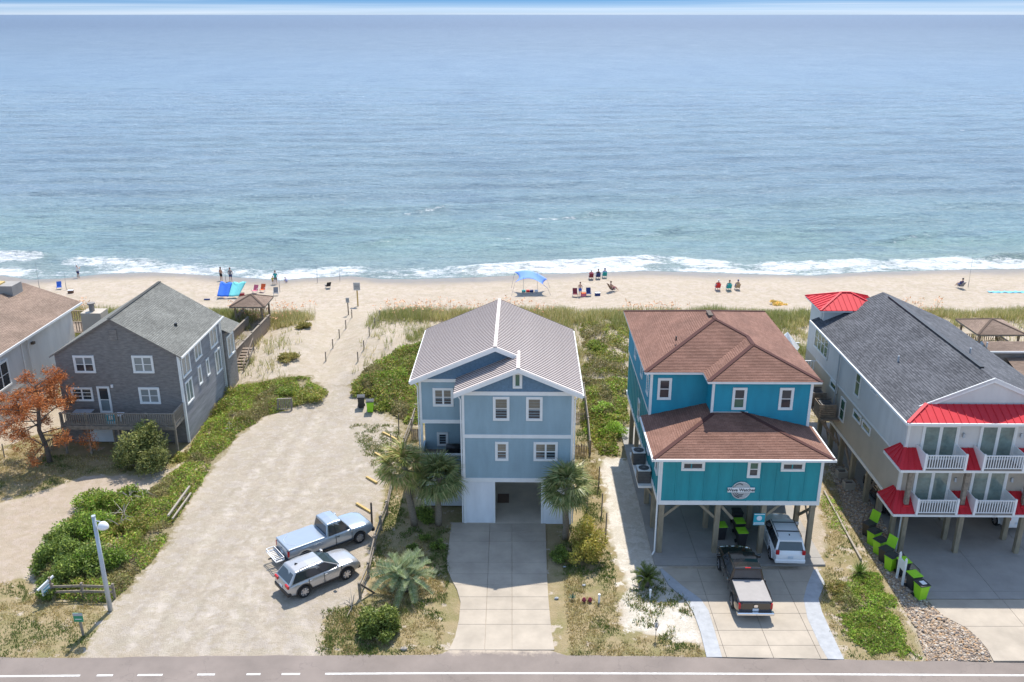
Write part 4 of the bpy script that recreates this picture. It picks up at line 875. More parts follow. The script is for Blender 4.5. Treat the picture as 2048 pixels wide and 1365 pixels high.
# red pent roof across the front gable
ye = 47.25
PENT = [(el, ye, ev + .07), (er, ye, ev + .07), (31.9, yg, Z3(24.35)), (24.35, yg, Z3(24.35))]
mb = MB(); mb.beam((el, ye, ev + .12), (24.4, yg, Z3(24.35) + .06), .2, .06); part('hip_cap', mb, 'red_metal', H3)
bx(H3, 'soffit', 'white_trim', el, er, ye, wy, ev - .06, ev + .05); bx(H3, 'gutter', 'white_trim', el - .05, er + .05, ye - .1, ye - .002, ev - .05, ev + .09)
# two storeys of red awnings, balconies and sliding doors
sf, sxl = 47.15, 22.88
for lv, (zl, zh) in enumerate(((2.86, 3.75), (5.82, 6.65))):
    bays = [(24.15, 26.55), (27.55, 29.95), (30.95, 33.2)]
    # corner piece on the left, between bays, each of panels
    cuts = [(wx, bays[0][0])] + [(bays[i][1], bays[i + 1][0]) for i in range(2)]
    for i, (u0, u1) in enumerate(cuts):
        if i == 0:
            metal(H3, [(sxl, sf, zl), (u1, sf, zl), (u1, wy - .03, zh), (wx, wy - .03, zh)], 3); metal(H3, [(sxl, wy + 1.3, zl), (sxl, sf, zl), (wx, wy - .03, zh), (wx, wy + .6, zh)], 4)
            mb = MB(); mb.beam((sxl, sf, zl + .05), (wx, wy - .03, zh + .05), .16, .06); part('hip_cap', mb, 'red_metal', H3)
        else: metal(H3, [(u0, sf, zl), (u1, sf, zl), (u1, wy - .03, zh), (u0, wy - .03, zh)], 3)
    bx(H3, 'awning_fascia', 'white_trim', sxl - .03, er, sf - .06, sf + .03, zl - .16, zl - .015); bx(H3, 'awning_fascia', 'white_trim', sxl - .06, sxl + .03, sf + .031, wy + 1.3, zl - .16, zl - .015); bx(H3, 'awning_soffit', 'white_trim', sxl + .03, er, sf + .031, wy, zl - .1, zl - .03)
    for bi, (u0, u1) in enumerate(bays):
        yo = sf - .12
        bx(H3, 'balcony_floor', 'concrete_dark', u0 + .05, u1 - .05, yo + .02, wy, zl + .0, zl + .08)
        for (A, B) in (((u0 + .06, yo, 0), (u1 - .06, yo, 0)),):
            ro = rail(H3, A, B, zl + .18, zl + 1.0, n=15, m_='white_gloss', bw=.045, top=.09, name='balcony_railing')
        for u in (u0 + .02, u1 - .02):
            mb = MB(); mb.extr([(u - .03, yo, zl + .1), (u - .03, wy - .03, zl + .1), (u - .03, wy - .03, zl + 1.05), (u - .03, yo, zl + 1.05)], (.06, 0, 0)); part('balcony_side', mb, 'white_gloss', H3); bx(H3, 'railing_post', 'white_gloss', u - .06, u + .06, yo - .06, yo + .06, zl + .02, zl + 1.1)
        window(H3, ((u0 + u1) / 2 + .1, wy - .03, zl + 1.2), FRONT, 1.95, 2.1, 2, 1, trim=.12, glass=('glass_door',), name='sliding_door', sash=.06)
        mb = MB(); q = Vector((u1 + .25, wy - .03, zl + 1.75)); mb.tube([q, q + Vector((0, -.14, .02))], .06, 8); mb.tube([q + Vector((0, -.1, -.16)), q + Vector((0, -.1, .1))], [.09, .05], 8); part('wall_lamp', mb, 'galv', H3)
text(H3, '1801', (28.9, sf - .065, 2.80), .16, 'galv', name='house_number')
# posts
for x in (23.75, 27.1, 30.8):
    bx(H3, 'post', 'pile_wood', x - .14, x + .14, 47.3, 47.6, 0, 2.72, bevel=.02); bx(H3, 'post', 'pile_wood', x - .14, x + .14, 48.8, 49.1, 0, 2.74, bevel=.02)
    bx(H3, 'post', 'old_wood', x - .13, x + .13, 47.55, 47.8, 3.0, 5.7, bevel=.02); bx(H3, 'post_collar', 'red_metal', x - .22, x + .22, 47.45, 47.9, 3.1, 3.26)
for y in (51.3, 53.5, 56.3, 58.7, 61.0, 63.6):
    for x in (23.8, 28.0, 32.4): pile(H3, x, y, 2.74, r=.16)
mb = MB()
for (p, q) in (((23.78, 58.7, .8), (23.78, 61.0, 2.7)), ((23.78, 56.3, .5), (23.78, 58.7, 2.6)), ((23.8, 53.4, .9), (25.0, 53.4, 2.6)), ((23.78, 61.0, .4), (23.78, 63.5, 2.6))): mb.beam(p, q, .07, .2)
part('brace', mb, 'deck_wood', H3)
mb = MB(); mb.tube([(23.38, 48.28, ev), (23.38, 48.28, 6.8)], .05, 8); mb.tube([(23.42, 47.25, 2.7), (23.42, 47.25, .2)], .05, 8); mb.tube([(23.36, 60.2, ev), (23.36, 60.2, 2.8)], .05, 8); part('downpipe', mb, 'galv', H3)
# side windows
def sidewin(px, py, w_, h_, c=1, r=1, gl=('glass_green', 'glass_dark')): q = PX(px, py, wx - .03); window(H3, q, LEFT, w_, h_, c, r, trim=.09, glass=gl)
sidewin(1639, 685, 3.0, 1.55, 4, 2, ('glass_green', 'glass_green')); sidewin(1714, 765, .75, 1.9, 1, 2, ('glass_green', 'glass_green'))
for px, py in ((1664, 773), (1712, 834), (1731, 856)): sidewin(px, py, 1.3, .4, 1, 1, ('glass_green',))
sidewin(1682, 820, .8, 1.5, 1, 2, ('glass_green', 'glass_green')); sidewin(1747, 778, 1.0, .4, 1, 1, ('glass_dark',))
# stair tower with red hip roof
tx0, tx1, ty0, ty1, tz = 23.5, 27.5, 64.9, 67.9, 10.0
bx(H3, 'tower_wall', 'cream_siding', tx0 + .02, tx1, ty0 + .02, ty1, z2 + .01, tz - .04); bx(H3, 'tower_wall', 'tan_siding', tx0 + .02, tx1, rb + .01, ty1, z1, z2); siding(H3, 'tower_siding', 'cream_siding', [(tx0, rb, z2), (tx0, ty1, z2), (tx0, ty1, tz - .1), (tx0, rb, tz - .1)], .19, .02, (-1, 0, 0)); siding(H3, 'tower_siding', 'tan_siding', [(tx0, rb, z1), (tx0, ty1, z1), (tx0, ty1, z2), (tx0, rb, z2)], .19, .02, (-1, 0, 0)); siding(H3, 'tower_siding', 'cream_siding', [(tx0, ty0, 8.6), (tx1, ty0, 8.6), (tx1, ty0, tz - .1), (tx0, ty0, tz - .1)], .19, .02, (0, -1, 0))
bx(H3, 'tower_wall', 'cream_siding', tx0 - .02, wx + .02, 57.2, ty1, 5.9, 8.6) if 0 else None
tcx, tcy = (tx0 + tx1) / 2, (ty0 + ty1) / 2; th_ = 10.85
c4 = [Vector((tx0 - .45, ty0 - .45, tz)), Vector((tx1 + .45, ty0 - .45, tz)), Vector((tx1 + .45, ty1 + .45, tz)), Vector((tx0 - .45, ty1 + .45, tz))]; ap = [Vector((tcx - .35, tcy, th_)), Vector((tcx + .35, tcy, th_))]
def seam_par(parent, P_, e0_, e1_, wd, name, m_='red_metal'):
    """standing-seam panels square to the eave, cut to the outline of the roof face"""
    e0_ = Vector(e0_); r_ = (Vector(e1_) - e0_).normalized(); Q = [Vector(q) for q in P_]; nn = Vector((0, 0, 0))
    for k in range(len(Q)): nn += Q[k].cross(Q[(k + 1) % len(Q)])
    nn.normalize(); nn = -nn if nn.z < 0 else nn; t_ = nn.cross(r_); t_ = -t_ if t_.z < 0 else t_
    F2 = [((q - e0_).dot(t_), (q - e0_).dot(r_)) for q in Q]; Ln = (Vector(e1_) - e0_).length; n = max(1, round(Ln / wd)); wd = Ln / n
    for k in range(n):
        W = _clip(_clip(F2, k * wd, 1), (k + 1) * wd, -1)
        if len(W) < 3: continue
        pts = [e0_ + r_ * v + t_ * u for u, v in W]; mb = MB(); mb.extr([q - nn * .02 for q in pts], nn * .05)
        vv = [u for u, v in W if abs(v - k * wd) < 1e-4]
        if len(vv) > 1 and max(vv) - min(vv) > .1: mb.beam(e0_ + r_ * (k * wd + .02) + t_ * min(vv) + nn * .05, e0_ + r_ * (k * wd + .02) + t_ * max(vv) + nn * .05, .035, .05, up=nn)
        part(name, mb, m_, parent)
for a, b_, top_ in ((0, 1, [ap[1], ap[0]]), (1, 2, [ap[1]]), (2, 3, [ap[0], ap[1]]), (3, 0, [ap[0]])): seam_par(H3, [c4[a], c4[b_]] + top_, c4[a], c4[b_], .42, 'tower_roof_panel')
mb = MB()
mb.beam(ap[0] + Vector((0, 0, .06)), ap[1] + Vector((0, 0, .06)), .16, .06)
for k, q in ((0, ap[0]), (1, ap[1]), (2, ap[1]), (3, ap[0])): mb.beam(c4[k] + Vector((0, 0, .05)), q + Vector((0, 0, .06)), .16, .06)
part('hip_cap', mb, 'red_metal', H3)
bx(H3, 'tower_soffit', 'white_trim', tx0 - .42, tx1 + .42, ty0 - .42, ty1 + .42, tz - .12, tz - .03)
seam_par(H3, PENT, PENT[0], PENT[1], .43, 'awning_panel')
# boxed condensers on a wooden bracket
q = PX(1650, 790, 23.45)
def cratebox(x, y, z, lab):
    t = thing('condenser_crate', lab, 'crate', (x, y, z), 0, 'boxed condensers beside the cream house')
    for k in range(6):
        for a in ((x - .6, x + .6, y - .62, y - .58), (x - .6, x + .6, y + .58, y + .62), (x - .62, x - .58, y - .58, y + .58)): bx(t, 'slat', 'deck_wood', *a, z + .03 + k * .17, z + .17 + k * .17)
    bx(t, 'unit', 'ac_grey', x - .42, x + .42, y - .42, y + .42, z, z + .95); mb = MB(); mb.tube([(x, y, z + .95), (x, y, z + .98)], .36, 16); part('fan_grille', mb, 'black_plastic', t); return t
cratebox(22.75, 59.8, 3.6, 'slatted wooden crate round a condenser, street end of its bracket'); cratebox(22.75, 62.0, 3.6, 'slatted wooden crate round a condenser, ocean end of its bracket')
mb = MB(); mb.box(22.1, 23.45, 58.9, 62.9, 3.46, 3.59)
for y in (59.2, 61.0, 62.7): mb.beam((22.2, y, 3.5), (23.6, y, 1.6), .1, .18)
part('condenser_bracket', mb, 'deck_wood', H3)

# ---------------------------------------------------------------- grey shingled house
H0 = thing('shingle_house', 'weathered grey wood house with green-grey gable roof and front deck', 'house', (-29.5, 62.6, 0), R(-.9))
gx0, gx1, gy0, gy1, gz, gr_ = -34.1, -24.85, 62.6, 71.7, 7.2, 10.02; gm_ = (gx0 + gx1) / 2; sg0 = (gr_ - gz) / (gx1 - gm_)
bx(H0, 'wall', 'gray_wood', gx0 + .02, gx1 - .02, gy0 + .02, gy1, 0, gz); mb = MB(); mb.extr([(gx0 + .02, gy0 + .03, gz), (gx1 - .02, gy0 + .03, gz), (gm_, gy0 + .03, gr_ - .05)], (0, gy1 - gy0 - .05, 0)); part('wall', mb, 'gray_wood', H0)
siding(H0, 'shingle_siding', 'gray_wood', [(gx0, gy0, 0), (gx1, gy0, 0), (gx1, gy0, gz), (gm_, gy0, gr_), (gx0, gy0, gz)], .16, .03, (0, -1, 0))
siding(H0, 'board_siding', 'gray_boards_lit', [(gx1, gy0, 0), (gx1, gy1, 0), (gx1, gy1, gz), (gx1, gy0, gz)], .2, .04, (1, 0, 0))
mb = MB(); ZG = lambda x: gr_ + .06 - sg0 * abs(x - gm_)
for xe in (gx0 - .3, gx1 + .3): mb.courses([(xe, gy0 - .25, ZG(xe)), (xe, gy1 + .4, ZG(xe)), (gm_, gy1 + .4, ZG(gm_)), (gm_, gy0 - .25, ZG(gm_))], .15, .024)
r0 = part('roof', mb, 'shingle_grey', H0)
mb = MB(); mb.extr([(gx0 - .3, gy0 - .22, ZG(gx0 - .3) - .1), (gm_, gy0 - .22, ZG(gm_) - .1), (gx1 + .3, gy0 - .22, ZG(gx1 + .3) - .1), (gx1 + .3, gy0 - .22, ZG(gx1 + .3) - .015), (gm_, gy0 - .22, ZG(gm_) - .015), (gx0 - .3, gy0 - .22, ZG(gx0 - .3) - .015)], (0, gy1 - gy0 + .58, 0)); part('soffit', mb, 'gray_wood', r0)
mb = MB(); mb.beam((gm_, gy0 - .25, ZG(gm_) + .03), (gm_, gy1 + .4, ZG(gm_) + .03), .26, .03); part('ridge_shingles', mb, 'shingle_grey', r0)
mb = MB(); mb.box(gx1 + .3, gx1 + .4, gy0 - .2, gy1 + .4, ZG(gx1 + .3) - .12, ZG(gx1 + .3) + .02); part('gutter', mb, 'white_trim', r0)
mb = MB(); q = Vector((-26.3, 66.5, ZG(-26.3))); mb.tube([q, q + Vector((0, 0, .22))], .12, 8); part('roof_vent', mb, 'black_plastic', r0)
for y in (gy0 - .06, gy1 - .05): bx(H0, 'corner_board', 'white_trim', gx1 - .1, gx1 + .07, y, y + .16, 0, gz - .05)
mb = MB(); mb.tube([(gx1 + .14, gy1 + .05, gz), (gx1 + .14, gy1 + .05, .2)], .05, 8); part('downpipe', mb, 'white_trim', H0)
GG = ('glass_grey', 'glass_grey')
for cx, cz, w_, h_ in ((-31.94, 6.42, 1.3, 1.1), (-27.53, 6.44, 1.3, 1.1), (-27.38, 3.9, 1.3, 1.05)): window(H0, (cx, gy0 - .03, cz), FRONT, w_, h_, 2, 2, trim=.14, glass=GG if cx > -30 else ('glass_grey', 'glass_dark'))
window(H0, (-32.5, gy0 - .03, 3.98), FRONT, 1.4, .85, 2, 3, trim=.12, glass=('glass_dark',))
window(H0, (-30.85, gy0 - .03, 3.55), FRONT, .72, 1.9, 1, 2, trim=.12, glass=('glass_dark', 'glass_grey'), name='door')
for y, z, w_, h_ in ((63.75, 6.05, 1.5, 1.6), (66.4, 6.15, 1.3, 1.2), (70.1, 6.05, 1.5, 1.6), (63.8, 3.8, 1.2, 1.6), (66.25, 4.1, .5, 1.3), (68.1, 4.05, .45, 1.2), (70.6, 3.65, 1.2, 1.8)): window(H0, (gx1 + .03, y, z), RIGHT, w_, h_, 2 if w_ > 1 else 1, 1, trim=.12, glass=GG)
bx(H0, 'gable_vent', 'gray_wood', -29.7, -29.15, gy0 - .07, gy0, 8.35, 9.2)
gd = bx(H0, 'garage_door', 'white_siding', -32.6, -30.6, gy0 - .08, gy0, 0.05, 1.75)
for k in range(4): bx(gd, 'door_panel', 'white_siding', -32.55, -30.65, gy0 - .1, gy0 - .07, .08 + k * .42, .45 + k * .42)
mb = MB(); mb.box(-30.2, -30.05, gy0 - .12, gy0, 4.55, 4.8); part('wall_lamp', mb, 'white_gloss', H0)
# front deck: planks, posts, railing
dy0, dz = 60.5, 2.35
for k in range(15): bx(H0, 'deck_plank', 'old_wood', gx0 + .7, gx1 - .1, dy0 + k * .14, dy0 + .13 + k * .14, dz - .05, dz)
bx(H0, 'deck_rim', 'old_wood', gx0 + .7, gx1 - .1, dy0 - .05, dy0 - .005, dz - .3, dz - .02); bx(H0, 'deck_rim', 'old_wood', gx1 - .14, gx1 - .1, dy0, gy0, dz - .3, dz - .06)
rail(H0, (gx0 + .7, dy0, dz), (gx1 - .1, dy0, dz), .12, 1.0, m_='old_wood', sp=.16, bw=.05, top=.12); rail(H0, (gx1 - .1, dy0 + .05, dz), (gx1 - .1, gy0 - .05, dz), .12, 1.0, m_='old_wood', sp=.16, bw=.05, top=.12)
for x in (gx0 + .75, -31.5, -29.2, -27, gx1 - .12): bx(H0, 'deck_post', 'old_wood', x - .07, x + .07, dy0 + .03, dy0 + .17, 0, dz + 1.02)
# deck furniture
mb = MB(); mb.box(-29.9, -29.2, 61.2, 61.9, dz + .42, dz + .47); 
t = thing('deck_table', 'small white table on the front deck of the grey house', 'table', (-29.55, 61.55, dz)); part('table_top', mb, 'white_gloss', t)
for x in (-29.85, -29.25):
    for y in (61.25, 61.85): bx(t, 'leg', 'white_gloss', x - .025, x + .025, y - .025, y + .025, dz, dz + .42)
t = thing('storage_box', 'grey lidded storage box on the deck beside the glazed door', 'storage box', (-32.2, 61.7, dz)); bx(t, 'box', 'gray_wood', -32.9, -31.6, 61.3, 62.1, dz, dz + .55, bevel=.02); bx(t, 'lid', 'galv', -32.95, -31.55, 61.25, 62.15, dz + .552, dz + .62, bevel=.02)
# chimney behind the roof
ch = MB(); c0 = PY(193, 655, 73.2); bx(H0, 'chimney', 'tan_siding', c0.x - .8, c0.x + .9, 72.0, 73.4, 0, 7.3); mb = MB(); mb.tube([(c0.x - .1, 72.7, 7.3), (c0.x - .1, 72.7, 7.9), (c0.x - .1, 72.7, 7.92), (c0.x - .1, 72.7, 8.02)], [.22, .22, .32, .32], 12); part('flue', mb, 'concrete_dark', H0)
# back porch with small roof
mb = MB(); mb.courses([(-26.4, 71.9, 6.7), (-24.0, 71.9, 5.6), (-24.0, 74.6, 5.6), (-26.4, 74.6, 6.7)], .15, .024); part('porch_roof', mb, 'shingle_grey', H0)
bx(H0, 'porch_wall', 'gray_wood', -26.3, -24.5, 71.75, 74.3, 0, 5.6); window(H0, (-24.47, 73.0, 4.2), RIGHT, 1.5, 1.7, 2, 1, trim=.12, glass=GG)

# ---------------------------------------------------------------- beige house at the edge
HB = thing('beige_house', 'low cream house with shallow brown shingle roof beside the browned pine', 'house', (-44, 70, 0), R(-1))
hx1, hy0, hy1, hz = -40.3, 55.0, 78.0, 6.0
bx(HB, 'wall', 'cream_siding', hx1 - 9, hx1, hy0, hy1, 0, hz); bx(HB, 'wall', 'cream_siding', hx1 - 1, hx1 + .5, hy0 + .5, 68.6, 2.6, hz - .05)
mb = MB(); ZB = lambda x: 6.25 + .36 * (hx1 + .75 - x); rbx = hx1 - 4.3
mb.courses([(hx1 + .75, hy0 - .5, ZB(hx1 + .75)), (hx1 + .75, hy1 + .7, ZB(hx1 + .75)), (rbx, hy1 + .7, ZB(rbx)), (rbx, hy0 - .5, ZB(rbx))], .15, .024); mb.courses([(rbx, hy0 - .5, ZB(rbx)), (rbx, hy1 + .7, ZB(rbx)), (rbx - 5, hy1 + .7, ZB(rbx) - 1.8), (rbx - 5, hy0 - .5, ZB(rbx) - 1.8)], .15, .024)
rbm = part('roof', mb, 'shingle_brown', HB)
mb = MB(); mb.box(hx1 + .75, hx1 + .84, hy0 - .5, hy1 + .7, 6.08, 6.26); mb.extr([(rbx, hy1 + .7, ZB(rbx) - .2), (hx1 + .75, hy1 + .7, 6.05), (hx1 + .75, hy1 + .7, 6.24), (rbx, hy1 + .7, ZB(rbx) - .02)], (0, -.05, 0)); part('fascia', mb, 'white_trim', rbm)
mb = MB(); mb.extr([(rbx, hy0 - .4, ZB(rbx) - .25), (hx1 + .74, hy0 - .4, 6.05), (hx1 + .74, hy0 - .4, 6.22), (rbx, hy0 - .4, ZB(rbx) - .04)], (0, hy1 - hy0 + .9, 0)); part('soffit', mb, 'white_trim', rbm)
cq = PY(16, 590, 76.5); bx(HB, 'chimney', 'concrete_grey', cq.x - 1.4, cq.x + 1.0, 75.4, 77.0, 5.5, 8.7); bx(HB, 'chimney_cap', 'yellow_timber', cq.x - 1.4, cq.x - .2, 75.7, 76.6, 8.7, 8.82)
q = PX(8, 735, hx1 + .53); window(HB, (hx1 + .53, 65.2, 4.4), RIGHT, 1.9, 1.9, 2, 2, trim=.14, glass=('glass_dark', 'glass_dark')); mb = MB(); mb.tube([(hx1 + .1, 70.2, 5.9), (hx1 + .1, 70.2, 1.5)], .05, 8); mb.tube([(hx1 + .55, 68.5, 5.9), (hx1 + .55, 68.5, 1.2)], .05, 8); part('downpipe', mb, 'white_trim', HB)
bx(HB, 'wall_lamp', 'dark_wood', hx1, hx1 + .25, 70.8, 71.1, 5.0, 5.2)
# its ocean-side deck
for k in range(16): bx(HB, 'deck_plank', 'deck_wood', hx1 - 3 , hx1 + 1.6, hy1 + .1 + k * .2, hy1 + .28 + k * .2, 3.45, 3.52)
bx(HB, 'deck_rim', 'deck_wood', hx1 + 1.56, hx1 + 1.62, hy1 + .1, hy1 + 3.3, 3.1, 3.44)
rail(HB, (hx1 + 1.55, hy1 + .1, 3.5), (hx1 + 1.55, hy1 + 3.3, 3.5), .12, 1.05, m_='deck_wood', sp=.22, bw=.06, top=.14); rail(HB, (hx1 + 1.55, hy1 + 3.3, 3.5), (hx1 - 2.5, hy1 + 3.3, 3.5), .12, 1.05, m_='deck_wood', sp=.22, bw=.06, top=.14); rail(HB, (hx1 + 1.55, hy1 + .1, 3.5), (hx1 + .1, hy1 + .1, 3.5), .12, 1.05, m_='deck_wood', sp=.22, bw=.06, top=.14)
for x, y in ((hx1 + 1.4, hy1 + .3), (hx1 + 1.4, hy1 + 3.1), (hx1 - 1, hy1 + 3.1)): bx(HB, 'deck_post', 'deck_wood', x - .1, x + .1, y - .1, y + .1, 0, 3.45)
mb = MB(); mb.beam((hx1 + 1.4, hy1 + 3.0, 1.9), (hx1 + 1.4, hy1 + .6, 3.3), .08, .15); part('brace', mb, 'deck_wood', HB)
rail(HB, (hx1 + 1.6, hy1 + 4.2, 1.0), (hx1 + 8, hy1 + 4.2, 1.0), .1, 1.2, m_='deck_wood', sp=.2, bw=.07, top=.1, name='walkway_railing')

# ---------------------------------------------------------------- gazebos and boardwalk
def gazebo(lab, cx, cy, w_, d_, zf, ztop, m_roof, posts=True):
    t = thing('gazebo', lab, 'gazebo', (cx, cy, float(hgt(cx, cy))))
    zg = float(hgt(cx, cy)) - .4; hw, hd = w_ / 2, d_ / 2; ap_ = Vector((cx, cy, ztop + .8)); c_ = [Vector((cx + a * (hw + .45), cy + b_ * (hd + .45), ztop)) for a, b_ in ((-1, -1), (1, -1), (1, 1), (-1, 1))]
    mb = MB()
    for k in range(4): mb.courses([c_[k], c_[(k + 1) % 4], ap_], .16, .024)
    r = part('roof', mb, m_roof, t); mb = MB()
    for k in range(4): mb.beam(c_[k] + Vector((0, 0, .03)), ap_ + Vector((0, 0, .03)), .2, .03)
    part('ridge_shingles', mb, m_roof, r); f = MB(); f.extr([q + Vector((0, 0, -.16)) for q in c_], (0, 0, .15)); part('fascia', f, 'old_wood', r)
    for a in (-1, 1):
        for b_ in (-1, 1): bx(t, 'post', 'deck_wood', cx + a * hw - .08, cx + a * hw + .08, cy + b_ * hd - .08, cy + b_ * hd + .08, zg, ztop - .1)
    for k in range(int(d_ / .16)): bx(t, 'floor_plank', 'deck_wood', cx - hw, cx + hw, cy - hd + k * .16, cy - hd + k * .16 + .145, zf - .06, zf)
    return t
gcx, gcy = -26.9, 88.8; t = gazebo('brown-roofed gazebo at the ocean end of the wooden boardwalk', gcx, gcy, 2.7, 2.7, 1.0, 3.1, 'shingle_brown')
rail(t, (gcx - 1.35, gcy + 1.3, 1.0), (gcx + 1.35, gcy + 1.3, 1.0), .1, 1.0, m_='deck_wood', sp=.16, bw=.06, top=.12); rail(t, (gcx - 1.3, gcy - 1.3, 1.0), (gcx - 1.3, gcy + 1.3, 1.0), .1, 1.0, m_='deck_wood', sp=.16, bw=.06, top=.12)
mb = MB(); mb.box(gcx - 1.2, gcx - .75, gcy - 1.1, gcy + 1.0, 1.4, 1.46); mb.box(gcx - 1.2, gcx - 1.12, gcy - 1.1, gcy + 1.0, 1.46, 2.0); part('bench', mb, 'deck_wood', t)
# boardwalk from the grey house to the gazebo
bw = thing('boardwalk', 'raised wooden boardwalk with slatted railings behind the grey house', 'boardwalk', (-26.4, 80, 0))
for k in range(64): y = 75.0 + k * .2; dx = (y - 75) * .045; bx(bw, 'plank', 'old_wood', -27.55 + dx, -25.65 + dx, y, y + .185, .9, .95)
rail(bw, (-25.6, 75.0, .95), (-25.0, 88, .95), -.75, 1.0, m_='deck_wood', sp=.17, bw=.11, top=.18, cap='old_wood'); rail(bw, (-27.6, 75.0, .95), (-27.0, 87.4, .95), -.3, 1.0, m_='deck_wood', sp=.17, bw=.11, top=.18, cap='old_wood')
for k in range(6): y = 75.2 + k * 2.4; x = -25.6 + (y - 75) * .045; bx(bw, 'post', 'old_wood', x - .08, x + .08, y - .08, y + .08, -.2, 2.05)
mb = MB(); mb.beam((-26.7, 76.5, 1.5), (-26.3, 81.5, 1.5), .1, .08); part('inner_rail', mb, 'old_wood', bw)
st = thing('beach_stairs', 'wooden steps descending beside the slatted boardwalk railing', 'stairs', (-24.8, 78, 0))
for k in range(9): y = 75.9 + k * .42; z = .35 + k * .13; bx(st, 'tread', 'deck_wood', -25.35, -24.4, y, y + .32, z, z + .06)
mb = MB(); mb.beam((-24.38, 75.7, .25), (-24.38, 79.7, 1.5), .06, .25); mb.beam((-25.38, 75.7, .25), (-25.38, 79.7, 1.5), .06, .25); part('stringer', mb, 'old_wood', st); mb = MB(); mb.beam((-24.34, 75.9, 1.2), (-24.34, 79.6, 2.4), .06, .1); part('handrail', mb, 'deck_wood', st)
for y, z in ((75.9, .1), (77.8, .4), (79.5, .9)): bx(st, 'handrail_post', 'deck_wood', -24.38, -24.3, y - .05, y + .05, z, z + (1.15, 1.4, 1.5)[int((y - 75.9) / 1.8)])
bx(st, 'landing', 'old_wood', -25.4, -24.35, 74.9, 75.85, .3, .36)
t = gazebo('dark brown-roofed gazebo by the dune beyond the long cream house', 45.2, 80.4, 3.6, 3.6, .9, 3.25, 'shingle_brown')
rail(t, (43.4, 82.2, .9), (47, 82.2, .9), .1, 1.0, m_='deck_wood', sp=.2, bw=.06, top=.12); rail(t, (43.4, 78.6, .9), (43.4, 82.2, .9), .1, 1.0, m_='deck_wood', sp=.2, bw=.06, top=.12); rail(t, (47, 78.6, .9), (47, 82.2, .9), .1, 1.0, m_='deck_wood', sp=.2, bw=.06, top=.12)
t = thing('hot_tub', 'covered grey hot tub under the dune gazebo by the cream house', 'hot tub', (44.6, 79.8, .9)); bx(t, 'tub', 'dark_wood', 43.8, 45.4, 79.0, 80.5, .9, 1.6, bevel=.08); bx(t, 'cover', 'galv', 43.75, 45.45, 78.95, 80.55, 1.6, 1.75, bevel=.05)
# neighbour's low roofs beyond the triplex
HN = thing('neighbour_house', 'low house with pinkish brown roofs beyond the long cream house', 'house', (47, 70, 0))
mb = MB(); mb.courses([(40.6, 71.7, 4.05), (56, 71.7, 4.05), (56, 73.6, 4.25), (40.9, 73.6, 4.25)], .16, .024); part('roof', mb, 'shingle_brown', HN); mb = MB(); mb.courses([(41.4, 66.5, 2.9), (56, 66.5, 2.9), (56, 71.8, 3.4), (42.2, 71.8, 3.4)], .16, .024); part('roof', mb, 'shingle_brown', HN)
bx(HN, 'wall', 'gray_wood', 41.0, 56, 71.95, 73.5, 0, 4.03); bx(HN, 'wall', 'gray_wood', 42.3, 56, 66.9, 71.94, 0, 2.88); bx(HN, 'fascia', 'white_trim', 40.5, 56, 71.6, 71.69, 3.9, 4.06)
# white railed deck and closed umbrella seen between the teal and cream houses
wd = thing('rear_deck', 'white-railed rear deck seen between the teal and cream houses', 'deck', (21, 66, 0))
for k in range(20): bx(wd, 'plank', 'old_wood', 18.9, 23.0, 63.6 + k * .2, 63.78 + k * .2, 5.2, 5.26)
rail(wd, (18.9, 67.6, 5.26), (23.0, 67.6, 5.26), .1, 1.05, m_='white_gloss', sp=.2, bw=.05, top=.1); rail(wd, (18.9, 63.6, 5.26), (23.0, 63.6, 5.26), .1, 1.05, m_='white_gloss', sp=.2, bw=.05, top=.1)
for x in (19.2, 22.7):
    for y in (63.8, 67.4): bx(wd, 'post', 'pile_wood', x - .1, x + .1, y - .1, y + .1, 0, 5.2)
t = thing('patio_umbrella', 'white patio umbrella half open on the white-railed rear deck', 'umbrella', (21.3, 65.6, 5.26)); mb = MB(); mb.tube([(21.3, 65.6, 5.26), (21.3, 65.6, 7.9)], .03, 6); part('pole', mb, 'galv', t)
mb = MB(); vv = [(21.3, 65.6, 7.95)] + [(21.3 + 1.0 * math.cos(a), 65.6 + 1.0 * math.sin(a), 6.7 + .12 * (k % 2)) for k, a in enumerate(np.linspace(0, 2 * math.pi, 17)[:-1])]; mb.add(vv, [(0, 1 + k, 1 + (k + 1) % 16) for k in range(16)]); part('canopy', mb, 'cloth_white', t)
# ================================================================ VEGETATION
LB = 2.05
def leaves(P, size, cols, jit=.25, aspect=.5, up=.3, seed=0, droop=None):
    """diamond leaves at points P (n,3); returns verts, faces, colours"""
    r = np.random.default_rng(seed); n = len(P); s = size * r.uniform(.6, 1.4, (n, 1))
    d = r.normal(size=(n, 3)); d[:, 2] = d[:, 2] * .7 + up
    if droop is not None: d = d * .5 + droop
    d /= np.linalg.norm(d, axis=1, keepdims=True); e = np.cross(d, r.normal(size=(n, 3))); e /= np.linalg.norm(e, axis=1, keepdims=True) + 1e-9
    V = np.stack([P, P + d * s * .5 + e * s * aspect * .5, P + d * s, P + d * s * .5 - e * s * aspect * .5], 1).reshape(-1, 3)
    cols = np.asarray(cols, float); c = cols[r.integers(0, len(cols), n)] * r.uniform(1 - jit, 1 + jit, (n, 1))
    return V, np.arange(4 * n).reshape(-1, 4), c * (LB * np.array([1.2, 1.0, .8]))
